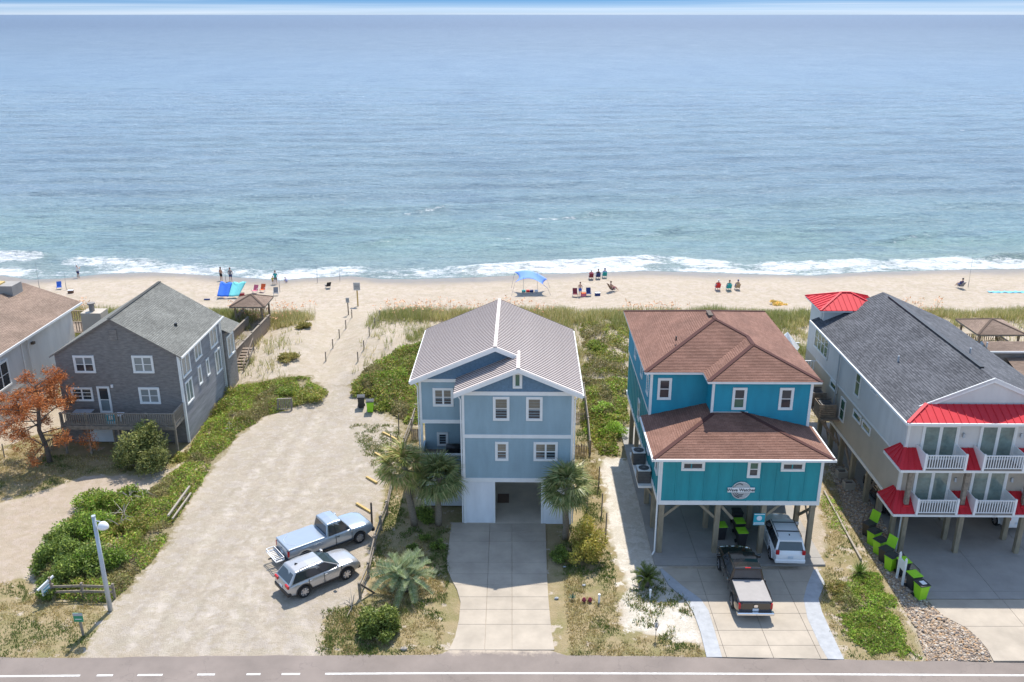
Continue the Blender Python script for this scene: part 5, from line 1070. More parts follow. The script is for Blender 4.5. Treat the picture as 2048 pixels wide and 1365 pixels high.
def blades(P, h, w_, cols, lean=.35, jit=.25, seed=0):
    """upright grass blades: one bent quad pair each drawn as a tapered quad"""
    r = np.random.default_rng(seed); n = len(P); hh = np.asarray(h).reshape(-1, 1) * r.uniform(.6, 1.3, (n, 1)); a = r.uniform(0, 2 * np.pi, n)
    e = np.stack([np.cos(a), np.sin(a), 0 * a], 1) * w_; b_ = r.uniform(0, 2 * np.pi, n); l_ = np.stack([np.cos(b_), np.sin(b_), 0 * b_], 1) * hh * lean * r.uniform(.2, 1.2, (n, 1))
    Z = np.array([0, 0, 1.0])
    V = np.stack([P - e * .5, P + e * .5, P + l_ + Z * hh + e * .12, P + l_ + Z * hh - e * .12], 1).reshape(-1, 3)
    cols = np.asarray(cols, float); c = cols[r.integers(0, len(cols), n)] * r.uniform(1 - jit, 1 + jit, (n, 1))
    return V, np.arange(4 * n).reshape(-1, 4), c * 1.5
def stuffmesh(name, V, Fa, c, m_, label, cat):
    return tag(ob(name, fastmesh(name, V, Fa, m_, c)), label, cat, None, 'stuff')
GREEN = [(.085, .135, .028), (.11, .165, .035), (.065, .11, .022), (.14, .19, .045), (.16, .17, .055)]
LUSH = [(.10, .20, .03), (.13, .245, .04), (.08, .16, .025), (.17, .27, .05), (.12, .17, .04)]
OLIVE = [(.12, .135, .045), (.15, .155, .055), (.09, .11, .035), (.19, .175, .075)]
OAT = [(.34, .295, .12), (.40, .34, .17), (.27, .25, .085), (.23, .235, .075), (.46, .38, .22), (.19, .21, .07)]
DRY = [(.36, .29, .14), (.31, .24, .11), (.25, .22, .08), (.42, .35, .2)]
def scatter(polyg, dens, seed):
    r = np.random.default_rng(seed); a = np.array(polyg); x0, y0 = a.min(0); x1, y1 = a.max(0); n = int((x1 - x0) * (y1 - y0) * dens)
    x = r.uniform(x0, x1, n); y = r.uniform(y0, y1, n); k = inpoly(x, y, polyg); return x[k], y[k], r
OBST = [(-6.7, 4.7, 50.3, 62.4), (8.0, 19.0, 46.0, 65.5), (22.9, 40, 43, 66.2), (-34.6, -24.6, 60.4, 74.8), (-50, -39.4, 50, 82), (-3.7, 3.0, 38, 51)]
def free(x, y):
    k = np.ones(len(x), bool)
    for a, b_, c, d in OBST: k &= ~((x > a) & (x < b_) & (y > c) & (y < d))
    return k
# sea oats and low growth on the dune
dn = [(-80, 64), (80, 64), (80, 95), (-80, 95)]
x, y, r = scatter(dn, 48, 5); dmv = dunemask(x, y); cl = vnoise(x, y, 1.3, 61) * .6 + vnoise(x, y, .45, 62) * .55
k = (r.random(len(x)) < dmv * np.clip(cl * 1.7 - .25, .05, 1)) & free(x, y); x, y = x[k], y[k]
# tufts: several blades from each point
rep = 4; xx = np.repeat(x, rep) + r.normal(0, .10, len(x) * rep); yy = np.repeat(y, rep) + r.normal(0, .10, len(x) * rep)
tone = np.repeat(vnoise(x, y, .22, 71) + .25 * (r.random(len(x)) - .5), rep); hb = .32 + .45 * np.repeat(vnoise(x, y, .3, 72), rep) + .25 * sstep(84, 90, yy)
Vb, Fb, cb = blades(np.stack([xx, yy, hgt(xx, yy) - .03], 1), hb, .05, OAT, .5, .25, 6)
gw_ = .45 * sstep(.5, .8, tone)[:, None]; gq = np.array(GREEN)[r.integers(0, 5, len(tone))] * 1.6; cb = cb * (1 - gw_) + gq * gw_
stuffmesh('dune_grass', Vb, Fb, cb, 'leaf', 'golden green sea oats and grass tufts covering the dune', 'grass')
# tall flowering stalks along the beach edge
xs2 = r.uniform(-70, 70, 1500); ys2 = r.uniform(88, 93.2, 1500); k = (np.abs(xs2 - pathx(ys2)) > 3) & (vnoise(xs2, ys2, .12, 77) > .42); xs2, ys2 = xs2[k], ys2[k]
Vb, Fb, cb = blades(np.stack([xs2, ys2, hgt(xs2, ys2)], 1), np.full(len(xs2), 1.35), .05, [(.33, .25, .14), (.30, .20, .13), (.36, .26, .18)], .3, .2, 8)
hd = Vb.reshape(-1, 4, 3)[:, 2]; V2, F2, c2 = leaves(np.repeat(hd, 3, 0) + r.normal(0, .05, (len(hd) * 3, 3)), .26, [(.36, .24, .17), (.42, .29, .21)], .2, .35, .4, 9)
stuffmesh('sea_oat_stalks', np.concatenate([Vb, V2]), np.concatenate([Fb, F2 + len(Vb)]), np.concatenate([cb, c2]), 'dryleaf', 'tall tan seed stalks along the ocean edge of the dune', 'grass')
# low mats of leafy growth
def leafmat_patch(name, polyg, dens, hmax, size, cols, label, seed, lump=.5, bare=0, cat='ground cover', m_='leaf', soft=1.0):
    x, y, r = scatter(polyg, dens, seed); e = edist(x, y, polyg); l = fbm(x, y, lump, seed + 3, 3)
    h = hmax * sstep(0, soft, e + (l - .5) * .9) * (.25 + 1.1 * sstep(.25, .8, l)); k = (h > .03) & free(x, y)
    if bare: k &= fbm(x, y, .8, seed + 9) > bare
    x, y, h, l = x[k], y[k], h[k], l[k]; f = 1 - r.random(len(x)) ** 2.2 * .8
    P = np.stack([x, y, hgt(x, y) + h * f], 1); V, F_, c = leaves(P, size, cols, .3, .55, .35, seed)
    t_ = vnoise(x, y, 1.1, seed + 5)[:, None]; br_ = sstep(.60, .74, vnoise(x, y, .55, seed + 7))[:, None] * .65; c = c * (.72 + .6 * t_); c = c * (1 - br_) + br_ * np.array([.30, .235, .13]) * (.7 + .6 * r.random((len(x), 1)))
    if len(x): stuffmesh(name, V, F_, c, m_, label, cat)
leafmat_patch('ground_cover', R_bank, 430, .55, .14, GREEN + LUSH + OLIVE + OLIVE[:2], 'dense leafy green bank between the grey house lane and the sand car park', 21, .55, .33)
leafmat_patch('ground_cover', R_side, 330, .75, .17, LUSH + GREEN + OLIVE + OLIVE, 'bright green scrub beside the raised side of the teal house', 22, .45, .28)
leafmat_patch('ground_cover', R_grn, 330, .75, .17, GREEN + LUSH[:3] + OLIVE + OLIVE, 'green scrub mound beside the sand path behind the two wheeled bins', 23, .45, .30)
leafmat_patch('ground_cover', poly((1160, 650), (1262, 650), (1264, 765), (1156, 770)), 300, .6, .16, OLIVE + GREEN, 'olive dune scrub between the pale blue and teal houses', 24, .4, .44)
leafmat_patch('ground_cover', poly((1660, 1185), (1720, 1130), (1765, 1150), (1812, 1235), (1850, 1322), (1740, 1318), (1685, 1270), (1660, 1225)), 620, .34, .12, LUSH + GREEN, 'fresh green weeds beside the bed of loose stones', 26, .9, .36)
leafmat_patch('ground_cover', poly((385, 866), (372, 930), (330, 930), (375, 850), (455, 765), (478, 790), (450, 830)), 420, .85, .16, OLIVE + GREEN, 'tall weeds against the side wall of the grey house', 27, .5)
leafmat_patch('ground_cover', poly((1645, 960), (1690, 1020), (1720, 1090), (1650, 1120), (1640, 1010)), 200, .16, .10, LUSH, 'thin weeds on the sand strip beside the teal house piles', 28, .9, .52)
# short lawn tufts on the yards
Vl = []; Fl = []; cl_ = []; off = 0
for j, (p_, dd) in enumerate(((R_yardL, 110), (R_yardR, 110), (R_yardF, 80), (R_yardG, 70), (R_yardT, 45))):
    x, y, r = scatter(p_, dd, 40 + j); k = (fbm(x, y, 1.1, 33) + .2 * r.random(len(x)) > .52) & free(x, y); x, y = x[k], y[k]
    rp = 3; x = np.repeat(x, rp) + r.normal(0, .06, len(x) * rp); y = np.repeat(y, rp) + r.normal(0, .06, len(y) * rp); tn = fbm(x, y, .5, 44)[:, None]
    Vb, Fb, cb = blades(np.stack([x, y, hgt(x, y) - .02], 1), np.full(len(x), .11), .05, DRY, .8, .25, 50 + j); gq = np.array(GREEN)[r.integers(0, 5, len(x))] * 1.25; gg = sstep(.45, .62, tn); cb = cb * (1 - gg) + gq * gg
    Vl.append(Vb); Fl.append(Fb + off); cl_.append(cb); off += len(Vb)
# weeds dotted over shell and sand strips
for j, (p_, dd) in enumerate(((R_shell, 14), (poly((640, 1225), (740, 1210), (760, 1310), (640, 1310)), 22), (poly((700, 850), (800, 850), (790, 960), (760, 960)), 16))):
    x, y, r = scatter(p_, dd, 60 + j); k = fbm(x, y, .9, 35) + .12 * (j > 0) > (.56 if j == 0 else .5); k &= (y < 44.5) | (j > 0); x, y = x[k], y[k]; rp = 14; x = np.repeat(x, rp) + r.normal(0, .13, len(x) * rp); y = np.repeat(y, rp) + r.normal(0, .13, len(y) * rp)
    Vb, Fb, cb = blades(np.stack([x, y, hgt(x, y) - .02], 1), np.full(len(x), .13), .06, GREEN + DRY[:2] + OLIVE, .9, .25, 70 + j); Vl.append(Vb); Fl.append(Fb + off); cl_.append(cb); off += len(Vb)
stuffmesh('lawn_grass', np.concatenate(Vl), np.concatenate(Fl), np.concatenate(cl_), 'leaf', 'patchy dry short grass on the yards round the houses', 'grass')
# ---------------------------------------------------------------- shrubs and trees
def shrub(name, label, base, rad, hgt_, nleaf, size, cols, seed, cat='shrub', lobes=14, group=None, flat=.75, m_='leaf', stems=7):
    r = np.random.default_rng(seed); base = Vector(base); t = thing(name, label, cat, base, 0, group)
    c = r.normal(size=(lobes, 3)); c /= np.linalg.norm(c, axis=1, keepdims=True); c *= r.uniform(.25, .92, (lobes, 1)); c[:, 2] = np.abs(c[:, 2]) * .95
    rr = r.uniform(.18, .46, lobes); w_ = rr ** 2 / (rr ** 2).sum(); idx = r.choice(lobes, nleaf, p=w_)
    d = r.normal(size=(nleaf, 3)); d /= np.linalg.norm(d, axis=1, keepdims=True); P = c[idx] + d * (rr[idx] * r.uniform(.55, 1.08, nleaf))[:, None]
    P = P[P[:, 2] > -.12]; P = P * np.array([rad, rad, hgt_ * .72]); P[:, 2] += hgt_ * .16; P[:, 2] = np.maximum(P[:, 2], .03)
    V, F_, cc = leaves(P, size, cols, .3, .45, .3, seed, droop=None)
    tn = vnoise(np.repeat(P[:, 0], 1), P[:, 1] + P[:, 2], 1.6 / rad, seed)[:, None]; cc = cc * (.75 + .5 * tn)
    ob('foliage', fastmesh('foliage', V, F_, m_, cc), t)
    mb = MB()
    for k in range(stems):
        a = r.uniform(0, 6.28); q = c[k % lobes]; mb.tube([(0.05 * math.cos(a) * rad, .05 * math.sin(a) * rad, -.05), (q[0] * rad * .4, q[1] * rad * .4, hgt_ * .3), (q[0] * rad, q[1] * rad, hgt_ * (.2 + .6 * q[2]))], [.035 * hgt_ ** .5, .022, .01], 5)
    ob('stems', mb.mesh('stems', 'bark'), t); return t
q = G(752, 1283); shrub('shrub', 'round dark green needled shrub by the road edge of the pale blue house yard', (q.x, q.y + .6, 0), 1.15, 1.75, 9000, .17, [(.07, .11, .025), (.10, .145, .04), (.05, .08, .02), (.13, .17, .06)], 3)
q = G(285, 935); shrub('shrub', 'grey-green wind-bent cedar in front of the grey house deck', (q.x + .3, q.y + .3, 0), 2.2, 4.0, 12000, .2, [(.085, .115, .045), (.11, .14, .055), (.065, .09, .035), (.14, .165, .07)], 4, 'tree', 20)
WM = [(.065, .11, .028), (.09, .145, .035), (.055, .09, .03), (.12, .18, .045)]
for i, (px, py, rd, h_, cs, lab) in enumerate(((110, 1135, 1.7, 2.0, WM, 'dark green wax myrtle at the lane end of the street hedge'), (165, 1150, 1.8, 2.3, WM, 'tall green myrtle behind the split rail in the street hedge'), (205, 1140, 1.5, 2.0, WM[1:] + LUSH[:1], 'yellow-green myrtle beside the street lamp pole'), (100, 1185, 1.1, 1.2, WM, 'low dark myrtle behind the hanging white yard sign'), (180, 1070, 1.8, 1.9, LUSH + WM, 'bright green shrub along the lane above the street hedge'), (205, 1015, 1.6, 1.4, LUSH + GREEN, 'bright yellow-green mound shrub at the lane bend'), (140, 1085, 1.4, 1.6, WM, 'dark shrub between the lane and the bright green hedge'), (260, 1060, 1.5, .9, OLIVE + GREEN, 'low olive shrub mound along the car park bank'), (265, 1000, 1.6, 1.0, GREEN + LUSH[:2], 'low green shrub mound by the loose fence rails'))):
    q = G(px, py); shrub('shrub', lab, (q.x, q.y, 0), rd, h_, 5200, .17, cs, 30 + i, lobes=15, group='shrubs of the street hedge')
q = G(1175, 1120); shrub('shrub', 'feathery yellow-green shrub against the palm by the teal house sand strip', (q.x, q.y + .2, 0), 1.35, 2.7, 6500, .15, [(.20, .20, .05), (.16, .18, .04), (.24, .22, .07), (.13, .15, .035)], 51)
q = G(1122, 1118); shrub('shrub', 'dark round shrub below the palm right of the garage', (q.x, q.y, 0), .75, .9, 2600, .12, WM, 52)
q = G(848, 1045); shrub('shrub', 'dark shrub between the two palms left of the garage', (q.x, q.y + .3, 0), .8, 1.1, 2600, .14, WM, 53)
for i, (px, py, rr_) in enumerate(((825, 1100, .45), (872, 1095, .5), (850, 1075, .5))): q = G(px, py); shrub('shrub', ('small dark shrub in the shaded yard nearest the sago palm', 'small dark shrub in the shaded yard by the driveway', 'small dark shrub in the shaded yard below the twin palms')[i], (q.x, q.y, 0), rr_, .55, 900, .12, WM, 60 + i, lobes=5)
q = G(1610, 1035); q = G(1700, 1185); shrub('shrub', 'tangled brown-green weed clump by the stamped concrete border', (q.x - .6, q.y + .1, 0), .7, .6, 1300, .14, OLIVE, 57)
# low scrub bushes on the dunes
for i, (px, py, rd, h_, cs) in enumerate(((620, 800, 1.5, 1.0, OLIVE + GREEN), (560, 795, 1.3, .9, WM + GREEN), (1215, 830, 1.5, 1.3, LUSH), (1225, 870, 1.3, 1.1, LUSH), (1190, 700, 1.2, .8, GREEN), (790, 760, 1.5, 1.2, GREEN + LUSH), (730, 790, 1.2, .8, OLIVE + GREEN), (770, 815, 1.0, .8, GREEN), (610, 655, 1.0, .6, OLIVE), (575, 720, 1.2, .6, OLIVE), (1555, 610, 1.0, .4, OAT))):
    q = G(px, py); labs = ('olive scrub bush at the tip of the car park bank', 'dark scrub bush behind the slatted wooden frame', 'lush bush beside the teal house, ocean end', 'lush bush beside the teal house, street end', 'green scrub bush in the gap behind the pale blue house', 'green bush beside the pale blue house roof', 'olive bush at the path side of the bins', 'small green bush right behind the green bin', 'olive bush on the dune beside the gazebo', 'olive bush at the foot of the beach stairs', 'lone dry grass clump out on the beach sand')[i]
    shrub('scrub_bush', labs, (q.x, q.y, q.z), rd, h_, 2600, .17, cs, 80 + i, lobes=12, cat='bush', stems=4)
# ---------------------------------------------------------------- palms
def fan_mesh(seed, length, leaflets, spread, width, droop, cols, pet=.45):
    """one fan frond in local space: petiole along +x, leaflets radiating from its tip"""
    r = np.random.default_rng(seed); V = []; F_ = []; c = []; pl = length * pet
    def quad(a, b_, w_, w2, col):
        d = (b_ - a); n = d.cross(Vector((0, 0, 1))).normalized(); k = len(V); V.extend([a - n * w_, a + n * w_, b_ + n * w2, b_ - n * w2]); F_.append((k, k + 1, k + 2, k + 3)); c.append(col)
    quad(Vector((0, 0, 0)), Vector((pl, 0, pl * .08)), .02, .015, cols[0]); o = Vector((pl, 0, pl * .08))
    for i in range(leaflets):
        a = (i / (leaflets - 1) - .5) * spread; ln = length * (1 - pet) * (1.0 - .25 * abs(a) / (spread / 2)) * r.uniform(.85, 1.1); d = Vector((math.cos(a), math.sin(a), .12 + .1 * r.random())); p1 = o + d * ln * .55; p2 = o + d * ln; p2.z -= droop * ln * r.uniform(.7, 1.3); col = np.array(cols[r.integers(0, len(cols))]) * r.uniform(.8, 1.2)
        quad(o + d * ln * .05, p1, width * .5, width, col); quad(p1, p2, width, width * .15, col * 1.08)
    return fastmesh('frond', np.array([tuple(q) for q in V]), np.array(F_), 'palmleaf', np.array(c))
def feather_mesh(seed, length, n, cols, width=.012, ll=.32, curve=.5):
    r = np.random.default_rng(seed); V = []; F_ = []; c = []
    P = lambda t: Vector((length * t * (1 - .12 * t), 0, length * (.45 * t - curve * t * t)))
    def quad(a, b_, w_, w2, col, nn):
        k = len(V); V.extend([a - nn * w_, a + nn * w_, b_ + nn * w2, b_ - nn * w2]); F_.append((k, k + 1, k + 2, k + 3)); c.append(col)
    for i in range(8): quad(P(i / 8), P((i + 1) / 8), .016, .014, cols[0], Vector((0, 1, 0)))
    for i in range(n):
        t = .15 + .85 * i / n; a = P(t); l_ = ll * (1 - .55 * abs(t - .45)) * r.uniform(.8, 1.1)
        for s in (-1, 1): d = Vector((.62, s * .7, .35)).normalized(); b_ = a + d * l_; quad(a, b_, width, width * .2, np.array(cols[r.integers(0, len(cols))]) * r.uniform(.8, 1.2), Vector((.5, 0, -.3)).normalized())
    return fastmesh('frond', np.array([tuple(q) for q in V]), np.array(F_), 'palmleaf', np.array(c))
PG = [(.26, .28, .07), (.34, .33, .10), (.20, .23, .06), (.42, .35, .13), (.50, .38, .16)]; PD = [(.19, .23, .08), (.25, .28, .10), (.15, .19, .06), (.33, .32, .13)]; PB = [(.30, .22, .10), (.24, .17, .075), (.36, .28, .14)]
FANS = {k: [fan_mesh(10 * j + i, 1.9, 24, R(190), .035, .42, cs) for i in range(3)] for j, (k, cs) in enumerate((('g', PG), ('d', PD)))}; FANB = [fan_mesh(90 + i, 1.6, 16, R(140), .03, .7, PB) for i in range(2)]
def cabbage_palm(label, base, top, nf, kind, seed, r0=.2, dead=8, sc=1.0):
    r = random.Random(seed); base = Vector(base); top = Vector(top); t = thing('palm_tree', label, 'palm tree', base, 0, 'cabbage palms by the pale blue house'); d = top - base
    mb = MB(); n = 9; mb.tube([d * (i / n) + Vector((.08 * math.sin(i), .06 * math.cos(i * 1.3), 0)) * (i / n) for i in range(n + 1)], [r0 * (1.15 - .25 * i / n) * (1 + .06 * (i % 2)) for i in range(n + 1)], 10); ob('trunk', mb.mesh('trunk', 'palm_trunk', smooth=True), t)
    for i in range(nf):
        el = R(78) - R(118) * (i / nf) ** .8 + r.uniform(-.12, .12); az = i * 2.399 + r.uniform(-.3, .3)
        ob('frond', r.choice(FANS[kind]), t, d + Vector((0, 0, -.12 + .15 * math.sin(el))), (r.uniform(-.5, .5), -el, az), sc * r.uniform(.85, 1.12))
    for i in range(dead): ob('dead_frond', r.choice(FANB), t, d - Vector((0, 0, .15)), (r.uniform(-.4, .4), R(50) + r.uniform(-.2, .3), i * 2.2 + r.random()), sc * r.uniform(.75, 1.0))
    return t
b1 = G(829, 1050); cabbage_palm('sunlit yellowish palm leaning over the rail fence', b1, (b1.x - .55, b1.y + .3, 4.05), 44, 'g', 1, .2, 12)
b2 = G(877, 1050); cabbage_palm('dark green palm in the shade left of the garage', b2, (b2.x + .1, b2.y + .1, 3.35), 48, 'd', 2, .19, 6, 1.05)
b3 = G(1131, 1078); cabbage_palm('palm in the shade right of the garage opening', b3, (b3.x, b3.y + .1, 3.6), 46, 'd', 3, .19, 8)
FE = [feather_mesh(200 + i, 1.9, 34, [(.27, .33, .17), (.33, .39, .22), (.22, .29, .12), (.42, .44, .27)], .018, .38) for i in range(3)]; FEG = [feather_mesh(220 + i, 1.0, 26, [(.09, .13, .02), (.14, .18, .035), (.19, .20, .05)], .014, .24) for i in range(2)]
q = G(806, 1180); t = thing('pindo_palm', 'silvery feather palm with arching fronds in front of the rail fence', 'palm tree', (q.x, q.y, 0)); rr_ = random.Random(5)
for k, (dx, dy, hh) in enumerate(((-.25, .1, .9), (.35, -.1, .7))):
    mb = MB(); mb.tube([(dx * .5, dy, 0), (dx, dy, hh)], [.2, .17], 9); ob('trunk', mb.mesh('trunk', 'bark', smooth=True), t)
    for i in range(26): el = R(70) - R(75) * (i / 26) + rr_.uniform(-.1, .1); ob('frond', rr_.choice(FE), t, (dx, dy, hh), (rr_.uniform(-.3, .3), -el + .3, i * 2.399 + k), rr_.uniform(.8, 1.1))
q = G(1292, 1172); t = thing('small_palm', 'small green sago palm on the white shell strip by the teal drive', 'palm tree', (q.x, q.y, 0))
mb = MB(); mb.tube([(0, 0, 0), (0, 0, .45)], [.22, .18], 9); ob('trunk', mb.mesh('trunk', 'bark', smooth=True), t)
for i in range(30): ob('frond', rr_.choice(FEG), t, (0, 0, .45), (0, -(R(65) - R(70) * i / 30), i * 2.399), rr_.uniform(.8, 1.15))
def spike_mesh(L_, w_, col, seed):
    V = []; F_ = []; c = []
    for k, (a, b_, wa, wb) in enumerate(((0, .5, w_ * .7, w_), (.5, 1, w_, .004))): i = len(V); V += [(L_ * a, -wa, L_ * .02 * k), (L_ * a, wa, L_ * .02 * k), (L_ * b_, wb, .02), (L_ * b_, -wb, .02)]; F_.append((i, i + 1, i + 2, i + 3)); c.append(np.array(col) * (1 + .15 * k))
    return fastmesh('leaf', np.array(V, float), np.array(F_), 'palmleaf', np.array(c))
def rosette(name, label, px, py, n, L_, w_, col, cat):
    q = G(px, py); t = thing(name, label, cat, (q.x, q.y, float(hgt(q.x, q.y)))); ms = [spike_mesh(L_ * s, w_, np.array(col) * c_, 0) for s, c_ in ((1, 1), (.85, 1.25), (1.1, .85))]
    for i in range(n): ob('leaf', rr_.choice(ms), t, (0, 0, .1), (0, -(R(85) - R(80) * i / n) + rr_.uniform(-.1, .1), i * 2.399))
rosette('yucca', 'spiky green yucca beside the timber edge of the stone bed', 1718, 1150, 70, .75, .03, (.13, .20, .04), 'yucca'); rosette('agave', 'small blue-green agave beside two dark ball ornaments', 1145, 1200, 18, .3, .03, (.12, .19, .14), 'agave'); rosette('yucca', 'small yucca at the foot of the car park bank', 395, 925, 34, .55, .025, (.11, .19, .035), 'yucca')
# the browned pine
q = G(100, 925); pt = thing('pine_tree', 'rust-brown dying pine in front of the beige house', 'pine tree', (q.x, q.y, 0)); r = np.random.default_rng(17); S = Vector((0, 0, 0)); mb = MB()
trunk = [Vector((0, 0, -.1)), Vector((-.1, .1, 1.2)), Vector((-.45, .2, 2.5)), Vector((-.3, .3, 3.9)), Vector((-.1, .35, 5.2)), Vector((-.2, .3, 6.0))]; mb.tube(trunk, [.2, .17, .15, .12, .08, .03], 8); ob('trunk', mb.mesh('trunk', 'bark', smooth=True), pt)
ends = []; mb = MB()
for i in range(30):
    t0 = r.uniform(.2, 1); k = t0 * 5; a_ = trunk[int(min(k, 4))].lerp(trunk[int(min(k, 4)) + 1], k - int(min(k, 4))); az = i * 2.399; L_ = (3.9 - 3.1 * max(0, t0 - .4)) * r.uniform(.65, 1.05); d = Vector((math.cos(az), math.sin(az), r.uniform(-.12, .35)))
    p1 = a_ + d * L_ * .5 + Vector((0, 0, .12)); p2 = a_ + d * L_ + Vector((0, 0, r.uniform(-.2, .3))); mb.tube([a_, p1, p2], [.055, .035, .012], 5)
    for j in range(8): f = r.uniform(.4, 1.05); ends.append(a_.lerp(p2, f) + Vector(r.normal(0, .26, 3)))
ob('branches', mb.mesh('branches', 'bark'), pt)
E_ = np.array([tuple(q) for q in ends]); P = np.repeat(E_, 70, 0) + r.normal(0, .16, (len(E_) * 70, 3)); V, F_, cc = leaves(P, .2, [(.18, .068, .026), (.235, .098, .036), (.14, .055, .022), (.28, .14, .06), (.13, .06, .028)], .25, .22, .4, 18)
ob('crown', fastmesh('crown', V, F_, 'dryleaf', cc), pt)
# dead branches lying in the hedge
for i, (px, py) in enumerate(((262, 1010), (240, 1065), (285, 1000), (250, 1040), (610, 790), (705, 1215))):
    q = G(px, py); mb = MB(); r2 = random.Random(i)
    for k in range(9): a = r2.uniform(0, 6.28); l_ = r2.uniform(.4, 1.3); z0 = .5 if i < 4 else .1; mb.tube([(q.x, q.y, q.z + z0), (q.x + .5 * l_ * math.cos(a), q.y + .5 * l_ * math.sin(a), q.z + z0 + r2.uniform(.1, .5)), (q.x + l_ * math.cos(a), q.y + l_ * math.sin(a), q.z + z0 + r2.uniform(-.1, .6))], [.03, .02, .008], 4)
    labs = ('bare grey branches in the bank nearest the loose rails', 'bare twigs in the bank nearest the street lamp', 'bare grey branches at the top of the bank', 'bare twigs midway down the bank', 'bare sticks in the scrub by the path', 'bare twigs by the end post of the rail fence')
    solo('dead_branch', mb, 'dead_stick', labs[i], 'branch', (q.x, q.y, q.z))
# ---------------------------------------------------------------- bed of loose stones
x, y, r = scatter(R_bed, 290, 91); k = edist(x, y, R_bed) > .05; x, y = x[k], y[k]; n = len(x)
ico = np.array([(0, 0, 1), (.89, 0, .45), (.28, .85, .45), (-.72, .53, .45), (-.72, -.53, .45), (.28, -.85, .45), (.72, .53, -.45), (-.28, .85, -.45), (-.89, 0, -.45), (-.28, -.85, -.45), (.72, -.53, -.45), (0, 0, -1)]); icf = np.array([(0, 1, 2), (0, 2, 3), (0, 3, 4), (0, 4, 5), (0, 5, 1), (1, 6, 2), (2, 7, 3), (3, 8, 4), (4, 9, 5), (5, 10, 1), (2, 6, 7), (3, 7, 8), (4, 8, 9), (5, 9, 10), (1, 10, 6)])
sz = r.uniform(.03, .085, (n, 1)) * (1 + .5 * (r.random((n, 1)) > .93)); an = r.uniform(0, 6.28, n); sc_ = np.stack([r.uniform(.7, 1.3, n), r.uniform(.6, 1.0, n), r.uniform(.35, .65, n)], 1) * sz
B = ico[None] * (1 + r.uniform(-.18, .18, (n, 12, 1))) * sc_[:, None]; cA, sA = np.cos(an)[:, None], np.sin(an)[:, None]
Vs = np.stack([B[..., 0] * cA - B[..., 1] * sA + x[:, None], B[..., 0] * sA + B[..., 1] * cA + y[:, None], B[..., 2] + (hgt(x, y) + .02 + sz[:, 0] * .3)[:, None]], 2).reshape(-1, 3)
pal = np.array([(.40, .30, .21), (.33, .24, .165), (.46, .37, .28), (.27, .21, .165), (.44, .28, .155), (.50, .43, .35), (.24, .20, .17)]); cs = pal[r.integers(0, 7, n)] * r.uniform(.8, 1.2, (n, 1))
stuffmesh('loose_stones', Vs, (icf[None] + (np.arange(n) * 12)[:, None, None]).reshape(-1, 3), np.repeat(cs, 15, 0), 'stones', 'bed of loose tan stones along the cream house drive', 'stones')
# ================================================================ VEHICLES
def lerp_tab(tab, x): return float(np.interp(x, [a for a, _ in tab], [b_ for _, b_ in tab]))
def local_thing(name, label, cat, loc, rotz, group=None):
    t = thing(name, label, cat, loc, rotz, group); ORG[t.name] = Vector((0, 0, 0)); return t
def loft_body(L_, W, top, axles, Rw, sill, n=46, arch=1.22, plan=None, crown=.03):
    """car body: rings along x; top = [(x, z)], wheel arches cut into the sill line"""
    xs = np.linspace(-L_ / 2, L_ / 2, n); xs = np.sort(np.concatenate([xs] + [a + np.array([-1, -.94, -.8, .8, .94, 1]) * Rw * arch for a in axles])); mb = MB(); rings = []
    for x in xs:
        zt = lerp_tab(top, x); zb = sill + .12 * max(0, (abs(x) - L_ / 2 + .5) / .5)
        for a in axles:
            d = abs(x - a)
            if d < Rw * arch: zb = max(zb, Rw + math.sqrt(max(0, (Rw * arch) ** 2 - d * d)) * .98)
        zb = min(zb, zt - .12); e = max(0, (abs(x) - (L_ / 2 - .75)) / .75); hw = W / 2 * (1 - .13 * e ** 2.2); h = zt - zb; ez = .05 * e * e
        pts = [(hw * .965, zb), (hw * .995, zb + h * .3), (hw, zb + h * .55), (hw * .985, zt - .11), (hw * .95, zt - .035 - ez), (hw * .86, zt - ez), (hw * .45, zt + crown - ez)]
        ring = [(x, y, z) for y, z in pts] + [(x, 0, zt + crown * 1.2 - ez)] + [(x, -y, z) for y, z in pts[::-1]]; rings.append(ring)
    m = len(rings[0]); vs_ = [v for r in rings for v in r]; fs = []
    for i in range(len(rings) - 1):
        for j in range(m): fs.append((i * m + j, i * m + (j + 1) % m, (i + 1) * m + (j + 1) % m, (i + 1) * m + j))
    fs.append(list(range(m))[::-1]); fs.append([(len(rings) - 1) * m + j for j in range(m)]); mb.add(vs_, fs); return mb
def smooth_part(name, mb, m_, t):
    o = part_(name, mb, m_, t, True); o.data.polygons.foreach_set('use_smooth', [True] * len(o.data.polygons))
    o.data.set_sharp_from_angle(angle=R(38)); return o
